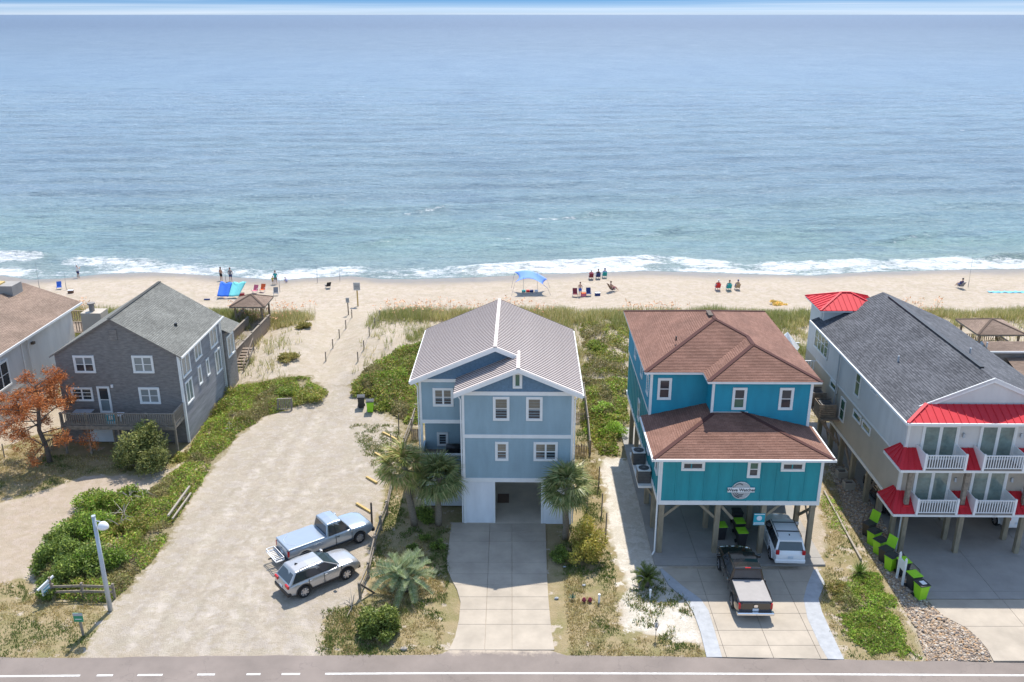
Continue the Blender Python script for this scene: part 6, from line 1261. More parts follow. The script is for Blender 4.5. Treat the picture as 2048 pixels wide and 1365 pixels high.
def cabin(t, paint, base, roof, wb, wr, zb, zr, sidewins, glass='glass_dark', front=True, rear=True, rearv=(.12, .86)):
    """greenhouse: base = (rear x, front x) at the belt, roof = (rear x, front x); returns nothing, adds parts"""
    c_ = {}
    for nm, x, w_, z in (('br', base[0], wb, zb), ('bf', base[1], wb * .96, zb), ('rr', roof[0], wr, zr - .03), ('rf', roof[1], wr * .97, zr - .03)): c_[nm] = (Vector((x, w_, z)), Vector((x, -w_, z)))
    xm = (roof[0] + roof[1]) / 2; mid = (Vector((xm, wr * 1.0, zr)), Vector((xm, -wr * 1.0, zr))); ctr = [Vector((x, 0, z)) for x, z in ((roof[0], zr), (xm, zr + .04), (roof[1], zr))]
    vs_ = [*c_['br'], *c_['bf'], *c_['rr'], *c_['rf'], *mid, *ctr]  # 0 1 2 3 4 5 6 7 8 9 10 11 12
    mb = MB().add(vs_, [(0, 1, 5, 10, 4), (2, 6, 12, 7, 3), (0, 4, 8, 6, 2), (1, 3, 7, 9, 5), (4, 10, 11, 8), (10, 5, 9, 11), (8, 11, 12, 6), (11, 9, 7, 12)])
    o = part_('cabin', mb, paint, t); b_ = o.modifiers.new('bevel', 'BEVEL'); b_.width = .06; b_.segments = 3; b_.limit_method = 'ANGLE'; b_.angle_limit = R(25)
    def panel(name, q, u0, u1, v0, v1, m_, off=.012):
        a, b2, c2, d = q; P = lambda u, v: a.lerp(b2, u).lerp(d.lerp(c2, u), v); nn = (b2 - a).cross(d - a).normalized(); ctr_ = Vector((xm, 0, zb))
        if nn.dot(a - ctr_) < 0: nn = -nn
        mb = MB(); mb.extr([P(u0, v0) - nn * .02, P(u1, v0) - nn * .02, P(u1, v1) - nn * .02, P(u0, v1) - nn * .02], nn * (.02 + off)); return part_(name, mb, m_, t)
    for k, s in ((0, 'side'), (1, 'side')):
        q = (c_['br'][k], c_['bf'][k], c_['rf'][k], c_['rr'][k])
        panel('window_surround', q, sidewins[0][0] - .02, sidewins[-1][1] + .01, .07, .89, 'black_plastic', .006)
        for (u0, u1) in sidewins: panel('side_window', q, u0, u1, .10, .86, glass)
    if front: panel('windshield', (c_['bf'][0], c_['bf'][1], c_['rf'][1], c_['rf'][0]), .05, .95, .05, .93, 'glass_car')
    if rear: panel('rear_window', (c_['br'][0], c_['br'][1], c_['rr'][1], c_['rr'][0]), .07, .93, *rearv, 'glass_dark')
mat('glass_car', (.04, .06, .065), .05, .2, 1.5, spec=.9)
def wheel_meshes(Rw, wd):
    ty = MB(); n = 28; prof = [(-wd / 2, Rw * .66), (-wd / 2, Rw * .93), (-wd * .36, Rw), (wd * .36, Rw), (wd / 2, Rw * .93), (wd / 2, Rw * .66)]; vs_ = []; fs = []
    for i in range(n):
        a = 2 * math.pi * i / n; vs_ += [(r * math.cos(a), y, r * math.sin(a)) for y, r in prof]
    m = len(prof)
    for i in range(n):
        for j in range(m): fs.append((i * m + j, i * m + (j + 1) % m, ((i + 1) % n) * m + (j + 1) % m, ((i + 1) % n) * m + j))
    ty.add(vs_, fs); rm = MB(); rm.tube([(0, -wd * .30, 0), (0, wd * .20, 0)], Rw * .66, 24, mi=1)
    for k in range(7):
        a = 2 * math.pi * k / 7; c_, s = math.cos(a), math.sin(a); rm.beam((c_ * Rw * .1, wd * .36, s * Rw * .1), (c_ * Rw * .64, wd * .42, s * Rw * .64), .07, .05, up=(0, 1, 0))
    rm.tube([(0, wd * .2, 0), (0, wd * .42, 0)], Rw * .16, 10)
    mo = MB(); rr = Rw * .62; vs_ = []
    for i in range(24): a = 2 * math.pi * i / 24; vs_ += [(r * math.cos(a), wd * .40, r * math.sin(a)) for r in (rr, Rw * .68)]
    rm.add(vs_, [(2 * i, 2 * i + 1, (2 * i + 3) % 48, (2 * i + 2) % 48) for i in range(24)])
    return ty.mesh('tyre', 'tyre', smooth=True), rm.mesh('rim', ['rim', 'black_plastic'])
def wheels(t, axles, track, Rw, wd=.24):
    ty, rm = wheel_meshes(Rw, wd)
    for x in axles:
        for s in (1, -1):
            w_ = ob('wheel', ty, t, (x, s * track / 2, Rw), (0, 0, 0 if s > 0 else math.pi)); ob('rim', rm, w_)
def lbx(t, name, m_, *a, bevel=.015): mb = MB(); mb.box(*a); return part_(name, mb, m_, t, bevel=bevel)
def common(t, L_, W, paint, zl, zplate, tails, heads, mirror, handles, bumper='chrome', seams=(), sill=.4):
    for s in (1, -1):
        ty_ = s * (W / 2 * .895 - tails[2] / 2); lbx(t, 'tail_light', 'tail_red', -L_ / 2 - .012, -L_ / 2 + .12, ty_ - tails[2] / 2, ty_ + tails[2] / 2, tails[0], tails[1], bevel=.03); lbx(t, 'headlight', 'headlight', L_ / 2 - .2, L_ / 2 + .012, s * (W / 2 * .68) - .15, s * (W / 2 * .68) + .15, heads[0], heads[1], bevel=.04)
        mx, mz = mirror; lbx(t, 'mirror', paint, mx - .07, mx + .07, s * (W / 2 + .13) - .12, s * (W / 2 + .13) + .12, mz - .08, mz + .1, bevel=.03)
        for hx_ in handles: lbx(t, 'door_handle', bumper if paint != 'white_paint' else paint, hx_ - .09, hx_ + .09, s * W / 2 - .02, s * W / 2 + .02, zl - .02, zl + .025, bevel=.008)
        for sx_ in seams: lbx(t, 'door_seam', 'black_plastic', sx_ - .008, sx_ + .008, s * W / 2 - .03, s * W / 2 + .003, sill + .1, zl + .13, bevel=0)
    lbx(t, 'license_plate', 'plate', -L_ / 2 - .035, -L_ / 2 - .015, -.16, .16, zplate, zplate + .16, bevel=.004)
# -- silver-blue extended cab pickup with hard bed cover and hitch rack
def pickup(label, loc, rotz, paint, L_=5.7, W=1.98, cab=(-.35, 1.35), crew=False, tonneau='silver', Rw=.38, axl=(-1.80, 1.83), bump='chrome'):
    t = local_thing('pickup_truck', label, 'pickup truck', loc, rotz); h = L_ / 2
    top = [(-h, 1.08), (-h + .15, 1.13), (cab[0] - .1, 1.14), (cab[1], 1.15), (cab[1] + .3, 1.15), (h - .55, 1.11), (h - .2, 1.06), (h - .05, 1.0), (h, .9)]
    smooth_part('body', loft_body(L_, W, top, axl, Rw, .42), paint, t)
    wins = ((.06, .50), (.54, .97)) if crew else ((.10, .36), (.42, .97))
    cabin(t, paint, cab, (cab[0] + .14, cab[1] - .62), W / 2 * .93, W / 2 * .74, 1.1, 1.86, wins, rearv=(.16, .84))
    wheels(t, axl, W - .22, Rw, .25)
    common(t, L_, W, paint, .98, .62, (.72, 1.06, .13), (.64, .80), (cab[1] - .15, 1.2), (cab[1] - .95,) + ((cab[0] + .35,) if crew else ()), bump, (cab[1] - .05, cab[1] - 1.12) + ((cab[0] + .05,) if crew else ()))
    lbx(t, 'rear_bumper', bump, -h - .2, -h + .06, -W / 2 + .03, W / 2 - .03, .42, .60, bevel=.04); lbx(t, 'front_bumper', bump, h - .12, h + .10, -W / 2 + .08, W / 2 - .08, .42, .66, bevel=.05); lbx(t, 'grille', 'black_plastic', h - .08, h + .03, -.5, .5, .62, .80, bevel=.02)
    b0_ = -h + .08; b1_ = cab[0] - .06
    if tonneau == 'silver':
        o = lbx(t, 'bed_cover', paint, b0_ - .06, b1_, -W / 2 + .06, W / 2 - .06, 1.10, 1.21, bevel=.05); mb = MB(); pts = [Vector((b0_ + .75 - .62 * math.cos(a), .62 * math.sin(a) * 1.1, 1.214)) for a in np.linspace(-1.25, 1.25, 15)]
        for i in range(14): mb.beam(pts[i], pts[i + 1], .02, .012)
        part_('cover_rib', mb, 'galv', t)
    else:
        lbx(t, 'bed_cover', 'tonneau', b0_, b1_, -W / 2 + .16, W / 2 - .16, 1.10, 1.19, bevel=.015)
    lbx(t, 'tailgate', paint, -h - .015, -h + .05, -W / 2 * .72, W / 2 * .72, .64, 1.12, bevel=.02)
    lbx(t, 'tailgate_latch', 'black_plastic', -h - .03, -h - .01, -.1, .1, .95, 1.0, bevel=.01)
    return t
t = pickup('silver-blue extended cab pickup with matching bed cover and hitch rack', (-11.5, 48.1, 0), R(37.5), 'silver_blue', bump='black_plastic')
t.scale = (1.0, 1.0, 1.07)
mb = MB()
for s in (-1, 1): mb.tube([(-1.9, s * 1.0, .47), (1.4, s * 1.0, .47)], .045, 8)
part_('side_step', pieces(mb)[0], 'black_plastic', t); part_('side_step', pieces(mb)[1], 'black_plastic', t)
rk = lbx(t, 'hitch_bar', 'black_plastic', -3.75, -2.9, -.04, .04, .5, .58)
ring = [(-3.55, -.72), (-3.05, -.72), (-3.05, .72), (-3.55, .72), (-3.55, -.72)]
for z in (.6, .78):
    mb = MB()
    for i in range(4): mb.beam((*ring[i], z), (*ring[i + 1], z), .035, .035)
    part_('rack_rail', mb, 'white_gloss', t)
for k in range(8): y = -.63 + k * .18; lbx(t, 'rack_slat', 'white_gloss', -3.55, -3.05, y - .025, y + .025, .585, .61, bevel=0)
for (x, y) in ring[:4]: lbx(t, 'rack_post', 'white_gloss', x - .017, x + .017, y - .017, y + .017, .6, .78, bevel=0)
# -- silver-grey SUV
def suv(label, loc, rotz, paint, L_=4.62, W=1.86, H=1.68, axl=(-1.36, 1.34), Rw=.36, belt=1.02, hood=1.0, base=(-2.2, 1.0), roof=(-1.85, .15), rails=True, cross=False, glass='glass_dark', bump=None, tail=(.86, 1.06, .38), wins=((.13, .34), (.38, .64), (.67, .96))):
    t = local_thing('suv', label, 'car', loc, rotz); h = L_ / 2
    top = [(-h, belt - .22), (-h + .1, belt - .02), (-h + .3, belt), (base[1] - .15, belt + .02), (base[1] + .2, hood + .04), (h - .5, hood - .02), (h - .2, hood - .09), (h - .05, hood - .17), (h, hood - .28)]
    smooth_part('body', loft_body(L_, W, top, axl, Rw, .36, crown=.035), paint, t)
    cabin(t, paint, base, roof, W / 2 * .93, W / 2 * .73, belt - .03, H, wins, glass, rearv=(.10, .80)); wheels(t, axl, W - .2, Rw, .23)
    common(t, L_, W, paint, belt - .12, belt - .42, tail, (hood - .46, hood - .34), (base[1] - .35, belt + .1), (base[1] - 1.1, base[1] - 2.05), 'chrome', (base[1] - .1, base[1] - 1.2, base[1] - 2.15), .36)
    for s in (1, -1):
        if rails: mb = MB(); mb.tube([(roof[0] + .25, s * W * .355, H - .02), (roof[0] + .35, s * W * .355, H + .06), (roof[1] - .25, s * W * .355, H + .06), (roof[1] - .1, s * W * .355, H - .02)], .022, 6); part_('roof_rail', mb, 'black_plastic', t)
        for a in axl:
            mb = MB(); pts = [Vector((a + Rw * 1.27 * math.cos(q), s * W / 2 * .998, Rw + Rw * 1.27 * math.sin(q))) for q in np.linspace(.0, math.pi, 13)]
            for i in range(12): mb.beam(pts[i], pts[i + 1], .05, .06, up=(0, 1, 0))
            part_('arch_trim', mb, bump or paint, t)
        lbx(t, 'sill_trim', bump or paint, axl[0] + .45, axl[1] - .45, s * W / 2 * .97 - .03, s * W / 2 * .97 + .03, .33, .46)
    if cross:
        for x in (roof[1] - .55, roof[0] + .75): lbx(t, 'crossbar', 'black_plastic', x - .03, x + .03, -W * .35, W * .35, H + .05, H + .09)
    mb = MB(); mb.extr([(roof[0] + .3, -.02, H + .03), (roof[0] + .5, -.02, H + .03), (roof[0] + .34, -.02, H + .13)], (0, .04, 0)); part_('antenna', mb, 'black_plastic', t)
    lbx(t, 'rear_bumper', bump or paint, -h - .05, -h + .2, -W / 2 + .07, W / 2 - .07, .36, .62, bevel=.06); lbx(t, 'front_bumper', bump or paint, h - .25, h + .03, -W / 2 + .12, W / 2 - .12, .34, .58, bevel=.06); lbx(t, 'grille', 'black_plastic', h - .1, h + .02, -.45, .45, hood - .5, hood - .38)
    return t
suv('silver-grey crossover parked beside the silver-blue pickup', (-11.22, 44.46, 0), R(39.5), 'silver_grey', bump='black_plastic', Rw=.38, H=1.7, belt=1.08, hood=1.06, base=(-2.22, 1.12), roof=(-1.72, .0), wins=((.07, .29), (.31, .62), (.64, .97)))
t = suv('white SUV with roof rails parked under the teal house', (16.55, 48.0, .09), R(87.5), 'white_paint', L_=4.82, W=1.93, H=1.8, axl=(-1.42, 1.37), Rw=.39, belt=1.1, hood=1.1, base=(-2.3, 1.05), roof=(-2.05, .25), cross=True, tail=(.92, 1.2, .2), wins=((.05, .25), (.30, .62), (.66, .96))); lbx(t, 'roof_spoiler', 'white_paint', -2.25, -1.85, -.62, .62, 1.76, 1.81, bevel=.02)
t = pickup('black crew cab pickup with grey soft bed cover on the teal house drive', (13.22, 43.75, .035), R(89), 'black_paint', L_=5.9, W=2.06, cab=(-.85, 1.55), crew=True, tonneau='soft', Rw=.41, axl=(-1.80, 1.80), bump='chrome')
mb = MB(); mb.extr([(-2.98, -.09, .86), (-2.98, .09, .86), (-2.98, .11, .98), (-2.98, .05, 1.03), (-2.98, -.05, 1.03), (-2.98, -.11, .98)], (-.02, 0, 0)); part_('tailgate_emblem', mb, 'chrome', t)
lbx(t, 'brake_lamp', 'tail_red', -.78, -.70, -.16, .16, 1.83, 1.87)
suv('dark SUV parked in the shade under the cream house', (25.3, 53.4, .04), R(90), 'black_paint', L_=4.7, W=1.9, H=1.8, belt=1.1, hood=1.1, base=(-2.25, .9), roof=(-2.1, .3), Rw=.42, bump='black_plastic', rails=False)
suv('white SUV parked under the cream house beyond the middle posts', (32.0, 51.9, .04), R(90), 'white_paint', L_=4.6, W=1.86, H=1.7, Rw=.38)

# ================================================================ WHEELED BINS
def bin_meshes(body, lid, open_=False):
    mb = MB(); w0, w1, d0, d1, H = .46, .58, .50, .66, .98
    vs_ = [(-w0 / 2, -d0 / 2, .06), (w0 / 2, -d0 / 2, .06), (w0 / 2, d0 / 2, .06), (-w0 / 2, d0 / 2, .06), (-w1 / 2, -d1 / 2, H), (w1 / 2, -d1 / 2, H), (w1 / 2, d1 / 2, H), (-w1 / 2, d1 / 2, H)]
    mb.add(vs_, [(0, 3, 2, 1), (0, 1, 5, 4), (1, 2, 6, 5), (2, 3, 7, 6), (3, 0, 4, 7), (4, 5, 6, 7)]); mb.box(-w1 / 2 - .02, w1 / 2 + .02, -d1 / 2 - .02, d1 / 2 + .02, H - .07, H - .02)
    ld = MB(); rot = Matrix.Rotation(R(-105), 4, 'X') if open_ else Matrix(); T = Matrix.Translation((0, d1 / 2, H + .01)) @ rot @ Matrix.Translation((0, -d1 / 2, 0))
    ld.box(-w1 / 2 - .03, w1 / 2 + .03, -d1 / 2 - .03, d1 / 2 + .02, 0, .05, 0, T); ld.box(-w1 / 2 + .06, w1 / 2 - .06, -d1 / 2 + .08, d1 / 2 - .1, .05, .08, 0, T)
    hd_ = MB(); hd_.tube([(-.22, d1 / 2 + .02, H - .05), (-.22, d1 / 2 + .1, H), (.22, d1 / 2 + .1, H), (.22, d1 / 2 + .02, H - .05)], .018, 6)
    wh = MB(); wh.tube([(-.035, 0, 0), (.035, 0, 0)], .12, 14)
    return [mb.mesh('bin_body', body), ld.mesh('lid', lid), hd_.mesh('handle', 'black_plastic'), wh.mesh('wheel', 'black_plastic')]
BM = {}
def wbin(label, px, py, rot, body='bin_green', lid='bin_black', open_=False, patch=False, at=None, z=0):
    k = (body, lid, open_)
    if k not in BM: BM[k] = bin_meshes(*k)
    q = Vector(at) if at else G(px, py); t = thing('wheeled_bin', label, 'bin', (q.x, q.y, q.z + z), R(rot), 'wheeled bins'); b_, l_, h_, w_ = BM[k]
    o = ob('bin_body', b_, t); bv = o.modifiers.new('bevel', 'BEVEL'); bv.width = .03; bv.segments = 2; o = ob('lid', l_, t); bv = o.modifiers.new('bevel', 'BEVEL'); bv.width = .015; bv.segments = 2; ob('handle', h_, t)
    for s in (-1, 1): ob('wheel', w_, t, (s * .27, .27, .12))
    if patch: ob('sticker', MB().box(-.14, .14, -.22, .1, 1.07, 1.095).mesh('sticker', 'sign_white'), t)
    return t
wbin('charcoal wheeled bin standing next to the lime green one by the sand path', 723, 815, 8, 'bin_black', 'bin_black'); wbin('lime green wheeled bin with dark lid by the sand path', 741, 824, 4)
wbin('black bin with lime lid behind the centre pile of the teal house', 1440, 1080, 5, 'bin_black', 'bin_green', z=.09); wbin('black bin with lime lid under the teal house, behind its twin', 1476, 1072, 3, 'bin_black', 'bin_green', z=.09); wbin('black bin with lime lid in front of its twin, by the black pickup nose', 1481, 1092, 3, 'bin_black', 'bin_green', z=.09); wbin('all black wheeled bin against the inner pile of the teal house', 1472, 1052, 3, 'bin_black', 'bin_black', z=.09)
for i, (px, py, rt, bd, ld, op) in enumerate(((1735, 1072, -62, 'bin_black', 'bin_green', True), (1745, 1090, -62, 'bin_green', 'bin_black', False), (1757, 1108, -62, 'bin_green', 'bin_black', False), (1768, 1124, -62, 'bin_black', 'bin_green', True), (1780, 1140, -62, 'bin_green', 'bin_black', False), (1803, 1150, 10, 'bin_black', 'bin_green', False), (1824, 1178, 14, 'bin_black', 'bin_green', False), (1839, 1197, 14, 'bin_green', 'bin_black', False))):
    labs = ('black bin with its lime lid flung open, ocean end of the stone bed row', 'lime bin second in the stone bed row from the ocean end', 'lime bin in the middle of the stone bed row', 'black bin with lime lid open in the middle of the stone bed row', 'lime bin just ocean side of the white post sign', 'black bin with lime lid right behind the white post sign', 'black bin with lime lid touching the lime bin nearest the road', 'lime bin with white sticker on its lid, nearest the road by the stones')
    wbin(labs[i], px, py, rt, bd, ld, op, i == 7)
# ================================================================ FENCES, SIGNS, SMALL THINGS
def V3(px, py, h=0): q = G(px, py); return Vector((q.x, q.y, q.z + h))
# split rail fence beside the car park
fn = thing('rail_fence', 'weathered split rail fence between the sand car park and the pale blue house', 'fence', V3(749, 1097)); pp = [V3(*q) for q in ((721, 1197), (738, 1155), (750, 1100), (763, 1061), (775, 1029), (785, 977), (797, 935), (808, 900), (823, 862), (832, 832))]; og = ORG[fn.name]
rf_ = random.Random(3)
for i, q in enumerate(pp): mb = MB(); l_ = Vector((rf_.uniform(-.06, .06), rf_.uniform(-.05, .05), 0)); mb.beam(q - Vector((0, 0, .1)), q + l_ + Vector((0, 0, 1.05)), .17, .15, up=(1, 0, 0)); part('post', mb, 'old_wood', fn, bevel=.02, bseg=1)
for i in range(len(pp) - 1):
    for z in (.45, .88): mb = MB(); mb.beam(pp[i] + Vector((0, 0, z + rf_.uniform(-.04, .04))), pp[i + 1] + Vector((0, 0, z + rf_.uniform(-.04, .04))), .07, .13); part('rail', mb, 'old_wood', fn, bevel=.015, bseg=1)
mb = MB(); mb.beam(pp[0] + Vector((.05, .1, .85)), pp[0] + Vector((.7, .5, .0)), .08, .1); part('brace_rail', mb, 'dark_wood', fn)
# single posts
def lone_post(label, px, py, top, m_='old_wood', r_=.06, group='lone posts'):
    q = V3(px, py); z = PY(px, top, q.y).z - q.z; mb = MB(); mb.tube([q - Vector((0, 0, .1)), q + Vector((.02, 0, z))], [r_, r_ * .9], 8); return solo('post', mb, m_, label, 'post', q, group)
for i, (a, b_, c, l_) in enumerate(((744, 1050, 1006, 'tall dark post in front of the silver-blue pickup nose'), (782, 893, 868, 'short post beside a yellow parking timber by the rail fence'), (798, 868, 829, 'tall thin post at the sand corner beside the pale blue house'), (742, 752, 732, 'grey post in the scrub behind the bins'), (1165, 948, 919, 'thin post on the grass strip right of the pale blue house'), (1197, 976, 933, 'thin post at the sand edge, ocean end of the strip'), (1174, 1017, 974, 'thin post next to the feathery shrub'), (1203, 1030, 987, 'thin post at the sand edge, middle of the strip'), (1211, 1076, 1026, 'thin post at the sand edge, street end of the strip'), (9, 915, 888, 'short post at the edge of the beige house lane'))): lone_post(l_, a, b_, c, 'dark_wood' if i in (0, 2) else 'old_wood', .045 if i else .07)
# right side fence of the pale blue house: heavier posts and a slatted sand fence
fb = thing('side_fence', 'weathered plank fence right of the pale blue house', 'fence', V3(1178, 905)); pq = [V3(*q) for q in ((1180, 908), (1176, 860), (1171, 820), (1167, 790))]
for q in pq: mb = MB(); mb.beam(q - Vector((0, 0, .1)), q + Vector((0, 0, 1.15)), .14, .14, up=(1, 0, 0)); part('post', mb, 'old_wood', fb)
for i in range(3):
    for z in (.35, .7, 1.0): mb = MB(); mb.beam(pq[i] + Vector((0, 0, z)), pq[i + 1] + Vector((0, 0, z)), .05, .2); part('plank', mb, 'old_wood', fb)
def picket(label, a, b_, n, h_):
    a = V3(*a); b_ = V3(*b_); t = thing('picket_fence', label, 'fence', a)
    for i in range(n): q = a.lerp(b_, i / (n - 1)); mb = MB(); mb.beam(q, q + Vector((rf_.uniform(-.03, .03), 0, h_ * rf_.uniform(.9, 1.05))), .06, .02, up=(0, 1, 0)); part('picket', mb, 'deck_wood', t)
    for z in (.3, .8): mb = MB(); mb.beam(a + Vector((0, .02, h_ * z)), b_ + Vector((0, .02, h_ * z)), .02, .03); part('wire', mb, 'dead_stick', t)
picket('tan slatted sand fence between the pale blue house and plank fence', (1148, 912), (1172, 912), 10, .95); picket('tan slatted sand fence behind the pale blue house side yard', (1150, 845), (1170, 845), 9, .9); picket('tan slatted sand fence left of the pale blue house', (824, 880), (838, 880), 8, .95); picket('pickets along the beige house lane behind the browned pine', (95, 905), (138, 880), 16, 1.0)
# beach path posts and ropes
def ropeline(label, pts, tops):
    t = thing('rope_fence', label, 'fence', V3(*pts[0])); Q = [V3(*q) for q in pts]
    for q in Q: mb = MB(); mb.tube([q - Vector((0, 0, .1)), q + Vector((0, 0, .95))], .055, 8); part('post', mb, 'old_wood', t)
    for i in range(len(Q) - 1): a, b_ = Q[i] + Vector((0, 0, .8)), Q[i + 1] + Vector((0, 0, .8)); m_ = (a + b_) / 2 - Vector((0, 0, .22)); mb = MB(); mb.tube([a, a.lerp(m_, .6), m_, b_.lerp(m_, .6), b_], .017, 5); part('rope', mb, 'dead_stick', t)
ropeline('posts and pale rope along the boardwalk side of the sand path', ((652, 723), (666, 697), (679, 677), (692, 658), (704, 636)), 0); ropeline('posts and pale rope along the blue house side of the sand path', ((716, 723), (728, 700), (739, 673), (750, 653), (760, 639)), 0)
def postsign(label, px, py, h_, w_, bh, m_, r_=.06):
    q = V3(px, py); t = thing('post_sign', label, 'sign', q); mb = MB(); mb.tube([q - Vector((0, 0, .1)), q + Vector((0, 0, h_))], r_, 8); part('post', mb, 'yellow_timber' if w_ > .6 else 'dark_wood', t); bx(t, 'board', m_, q.x - w_ / 2, q.x + w_ / 2, q.y - .09, q.y - .06, q.z + h_ - bh, q.z + h_ + .05)
    for k in range(3): bx(t, 'text_line', 'sign_dark', q.x - w_ * .36, q.x + w_ * .36, q.y - .096, q.y - .088, q.z + h_ - bh * (.3 + .2 * k), q.z + h_ - bh * (.25 + .2 * k))
postsign('grey notice board on a tall post where the path meets the beach', 716, 613, 2.75, .75, .85, 'sign_grey', .08); postsign('small grey notice on a dark post beside the rope', 697, 630, 1.9, .38, .5, 'sign_grey')
# timbers
def timber(name, label, cat, a, b_, w_, h_, m_, z=.0, group=None): a = V3(*a, z + h_ / 2); b_ = V3(*b_, z + h_ / 2); mb = MB(); mb.beam(a, b_, w_, h_); return solo(name, mb, m_, label, cat, (a + b_) / 2 - Vector((0, 0, h_ / 2)), group, bevel=.015)
timber('parking_bumper', 'yellow timber nearest the silver-blue pickup', 'parking bumper', (713, 1009), (742, 1027), .16, .14, 'yellow_timber'); timber('parking_bumper', 'yellow timber at the foot of the sunlit palm', 'parking bumper', (733, 956), (754, 968), .16, .14, 'yellow_timber'); timber('parking_bumper', 'yellow timber half under the sunlit palm crown', 'parking bumper', (750, 908), (772, 921), .16, .14, 'yellow_timber'); timber('parking_bumper', 'yellow timber nearest the tall thin post', 'parking bumper', (766, 867), (793, 881), .16, .14, 'yellow_timber')
timber('loose_rail', 'long loose grey rail lying on the car park bank', 'rail', (338, 1046), (381, 986), .12, .12, 'dead_stick', .45); timber('loose_rail', 'shorter loose grey rail on the car park edge of the bank', 'rail', (346, 1046), (383, 994), .1, .1, 'dead_stick', .25); timber('loose_rail', 'white bleached log at the top of the car park bank', 'rail', (455, 866), (462, 852), .3, .22, 'white_trim', .15)
for i, (a, b_) in enumerate((((1648, 985), (1683, 1050)), ((1683, 1051), (1722, 1122)))): timber('edging_timber', ('weathered edging timber of the stone bed, ocean end', 'weathered edging timber of the stone bed, street end')[i], 'timber', a, b_, .12, .16, 'dead_stick')
# slatted wooden frame leaning by the car park
q = V3(570, 822); t = thing('wooden_frame', 'grey slatted wooden gate frame standing at the top of the car park', 'gate', q, R(6)); w_ = 1.15
for k in range(8): x = -w_ / 2 + .08 + k * (w_ - .16) / 7; mb = MB(); mb.beam(q + Vector((x, 0, .1)), q + Vector((x, .25, .95)), .08, .025, up=(0, 1, 0)); part('slat', mb, 'old_wood', t)
for z, d in ((.98, .27), (.15, .03)): mb = MB(); mb.beam(q + Vector((-w_ / 2, d, z)), q + Vector((w_ / 2, d, z)), .09, .06); part('frame_rail', mb, 'dead_stick', t)
for s in (-1, 1): mb = MB(); mb.beam(q + Vector((s * w_ / 2, 0, 0)), q + Vector((s * w_ / 2, .28, 1.0)), .08, .08); part('frame_post', mb, 'old_wood', t); mb = MB(); mb.beam(q + Vector((s * w_ / 2, .26, .9)), q + Vector((s * w_ / 2, .75, .0)), .06, .06); part('frame_leg', mb, 'old_wood', t)
# street lamp
q = V3(221, 1222); t = thing('street_lamp', 'tall pale grey street lamp pole with white hooded head', 'street lamp', q)
mb = MB(); mb.tube([q - Vector((0, 0, .1)), q + Vector((0, 0, 2)), q + Vector((0, 0, 5.95))], [.13, .125, .095], 14); part('pole', mb, 'galv', t, True); mb = MB(); mb.tube([q + Vector((0, 0, 5.95)), q + Vector((0, 0, 6.02))], .11, 14); part('cap', mb, 'galv', t)
mb = MB(); mb.tube([q + Vector((.05, 0, 5.7)), q + Vector((.3, -.03, 5.68)), q + Vector((.42, -.05, 5.55))], .035, 8); part('arm', mb, 'galv', t); hd_ = q + Vector((.46, -.06, 5.42))
mb = MB(); vs_ = []; n = 16
for r_, z in ((.05, .26), (.14, .22), (.22, .10), (.26, -.02), (.24, -.12), (.12, -.2)): vs_ += [tuple(hd_ + Vector((r_ * 1.15 * math.cos(2 * math.pi * k / n), r_ * math.sin(2 * math.pi * k / n), z))) for k in range(n)]
mb.add(vs_, [(i * n + k, i * n + (k + 1) % n, (i + 1) * n + (k + 1) % n, (i + 1) * n + k) for i in range(5) for k in range(n)] + [list(range(n))[::-1], [5 * n + k for k in range(n)]]); part('lamp_head', mb, 'white_gloss', t, True)
# hanging yard sign and split rail by the hedge
q = V3(107, 1200); t = thing('hanging_sign', 'white yard sign hanging from a leaning white arm beside the hedge', 'sign', q, 0); mb = MB(); mb.beam(q, q + Vector((0, 0, 1.5)), .1, .1, up=(1, 0, 0)); part('post', mb, 'deck_wood', t); a_ = q + Vector((-.45, -.55, 1.0)); b_ = q + Vector((.15, .2, 1.45)); mb = MB(); mb.beam(a_, b_, .1, .1); part('arm', mb, 'white_gloss', t)
c0_ = a_.lerp(b_, .2); c1_ = a_.lerp(b_, .8); mb = MB(); n_ = Vector((.6, -.5, 0)).normalized() * .02; mb.extr([c0_ - Vector((0, 0, .08)) - n_, c1_ - Vector((0, 0, .14)) - n_, c1_ - Vector((0, 0, .75)) - n_, c0_ - Vector((0, 0, .62)) - n_], n_ * 2); part('board', mb, 'sign_white', t)
for k in range(2): mb = MB(); z = -.25 - .2 * k; mb.beam(c0_.lerp(c1_, .15) + n_ * 1.2 + Vector((0, 0, z)), c0_.lerp(c1_, .85) + n_ * 1.2 + Vector((0, 0, z)), .006, .06); part('text_line', mb, 'sign_teal', t)
sr = thing('hedge_rail', 'short two-rail fence in front of the street hedge', 'fence', V3(168, 1195)); PP = [V3(110, 1198), V3(168, 1196), V3(230, 1198)]
for q in PP: mb = MB(); mb.beam(q, q + Vector((0, 0, 1.0)), .12, .12, up=(1, 0, 0)); part('post', mb, 'old_wood', sr)
for i in range(2):
    for z in (.5, .85): mb = MB(); mb.beam(PP[i] + Vector((0, -.08, z)), PP[i + 1] + Vector((0, -.08, z)), .05, .14); part('rail', mb, 'old_wood', sr)
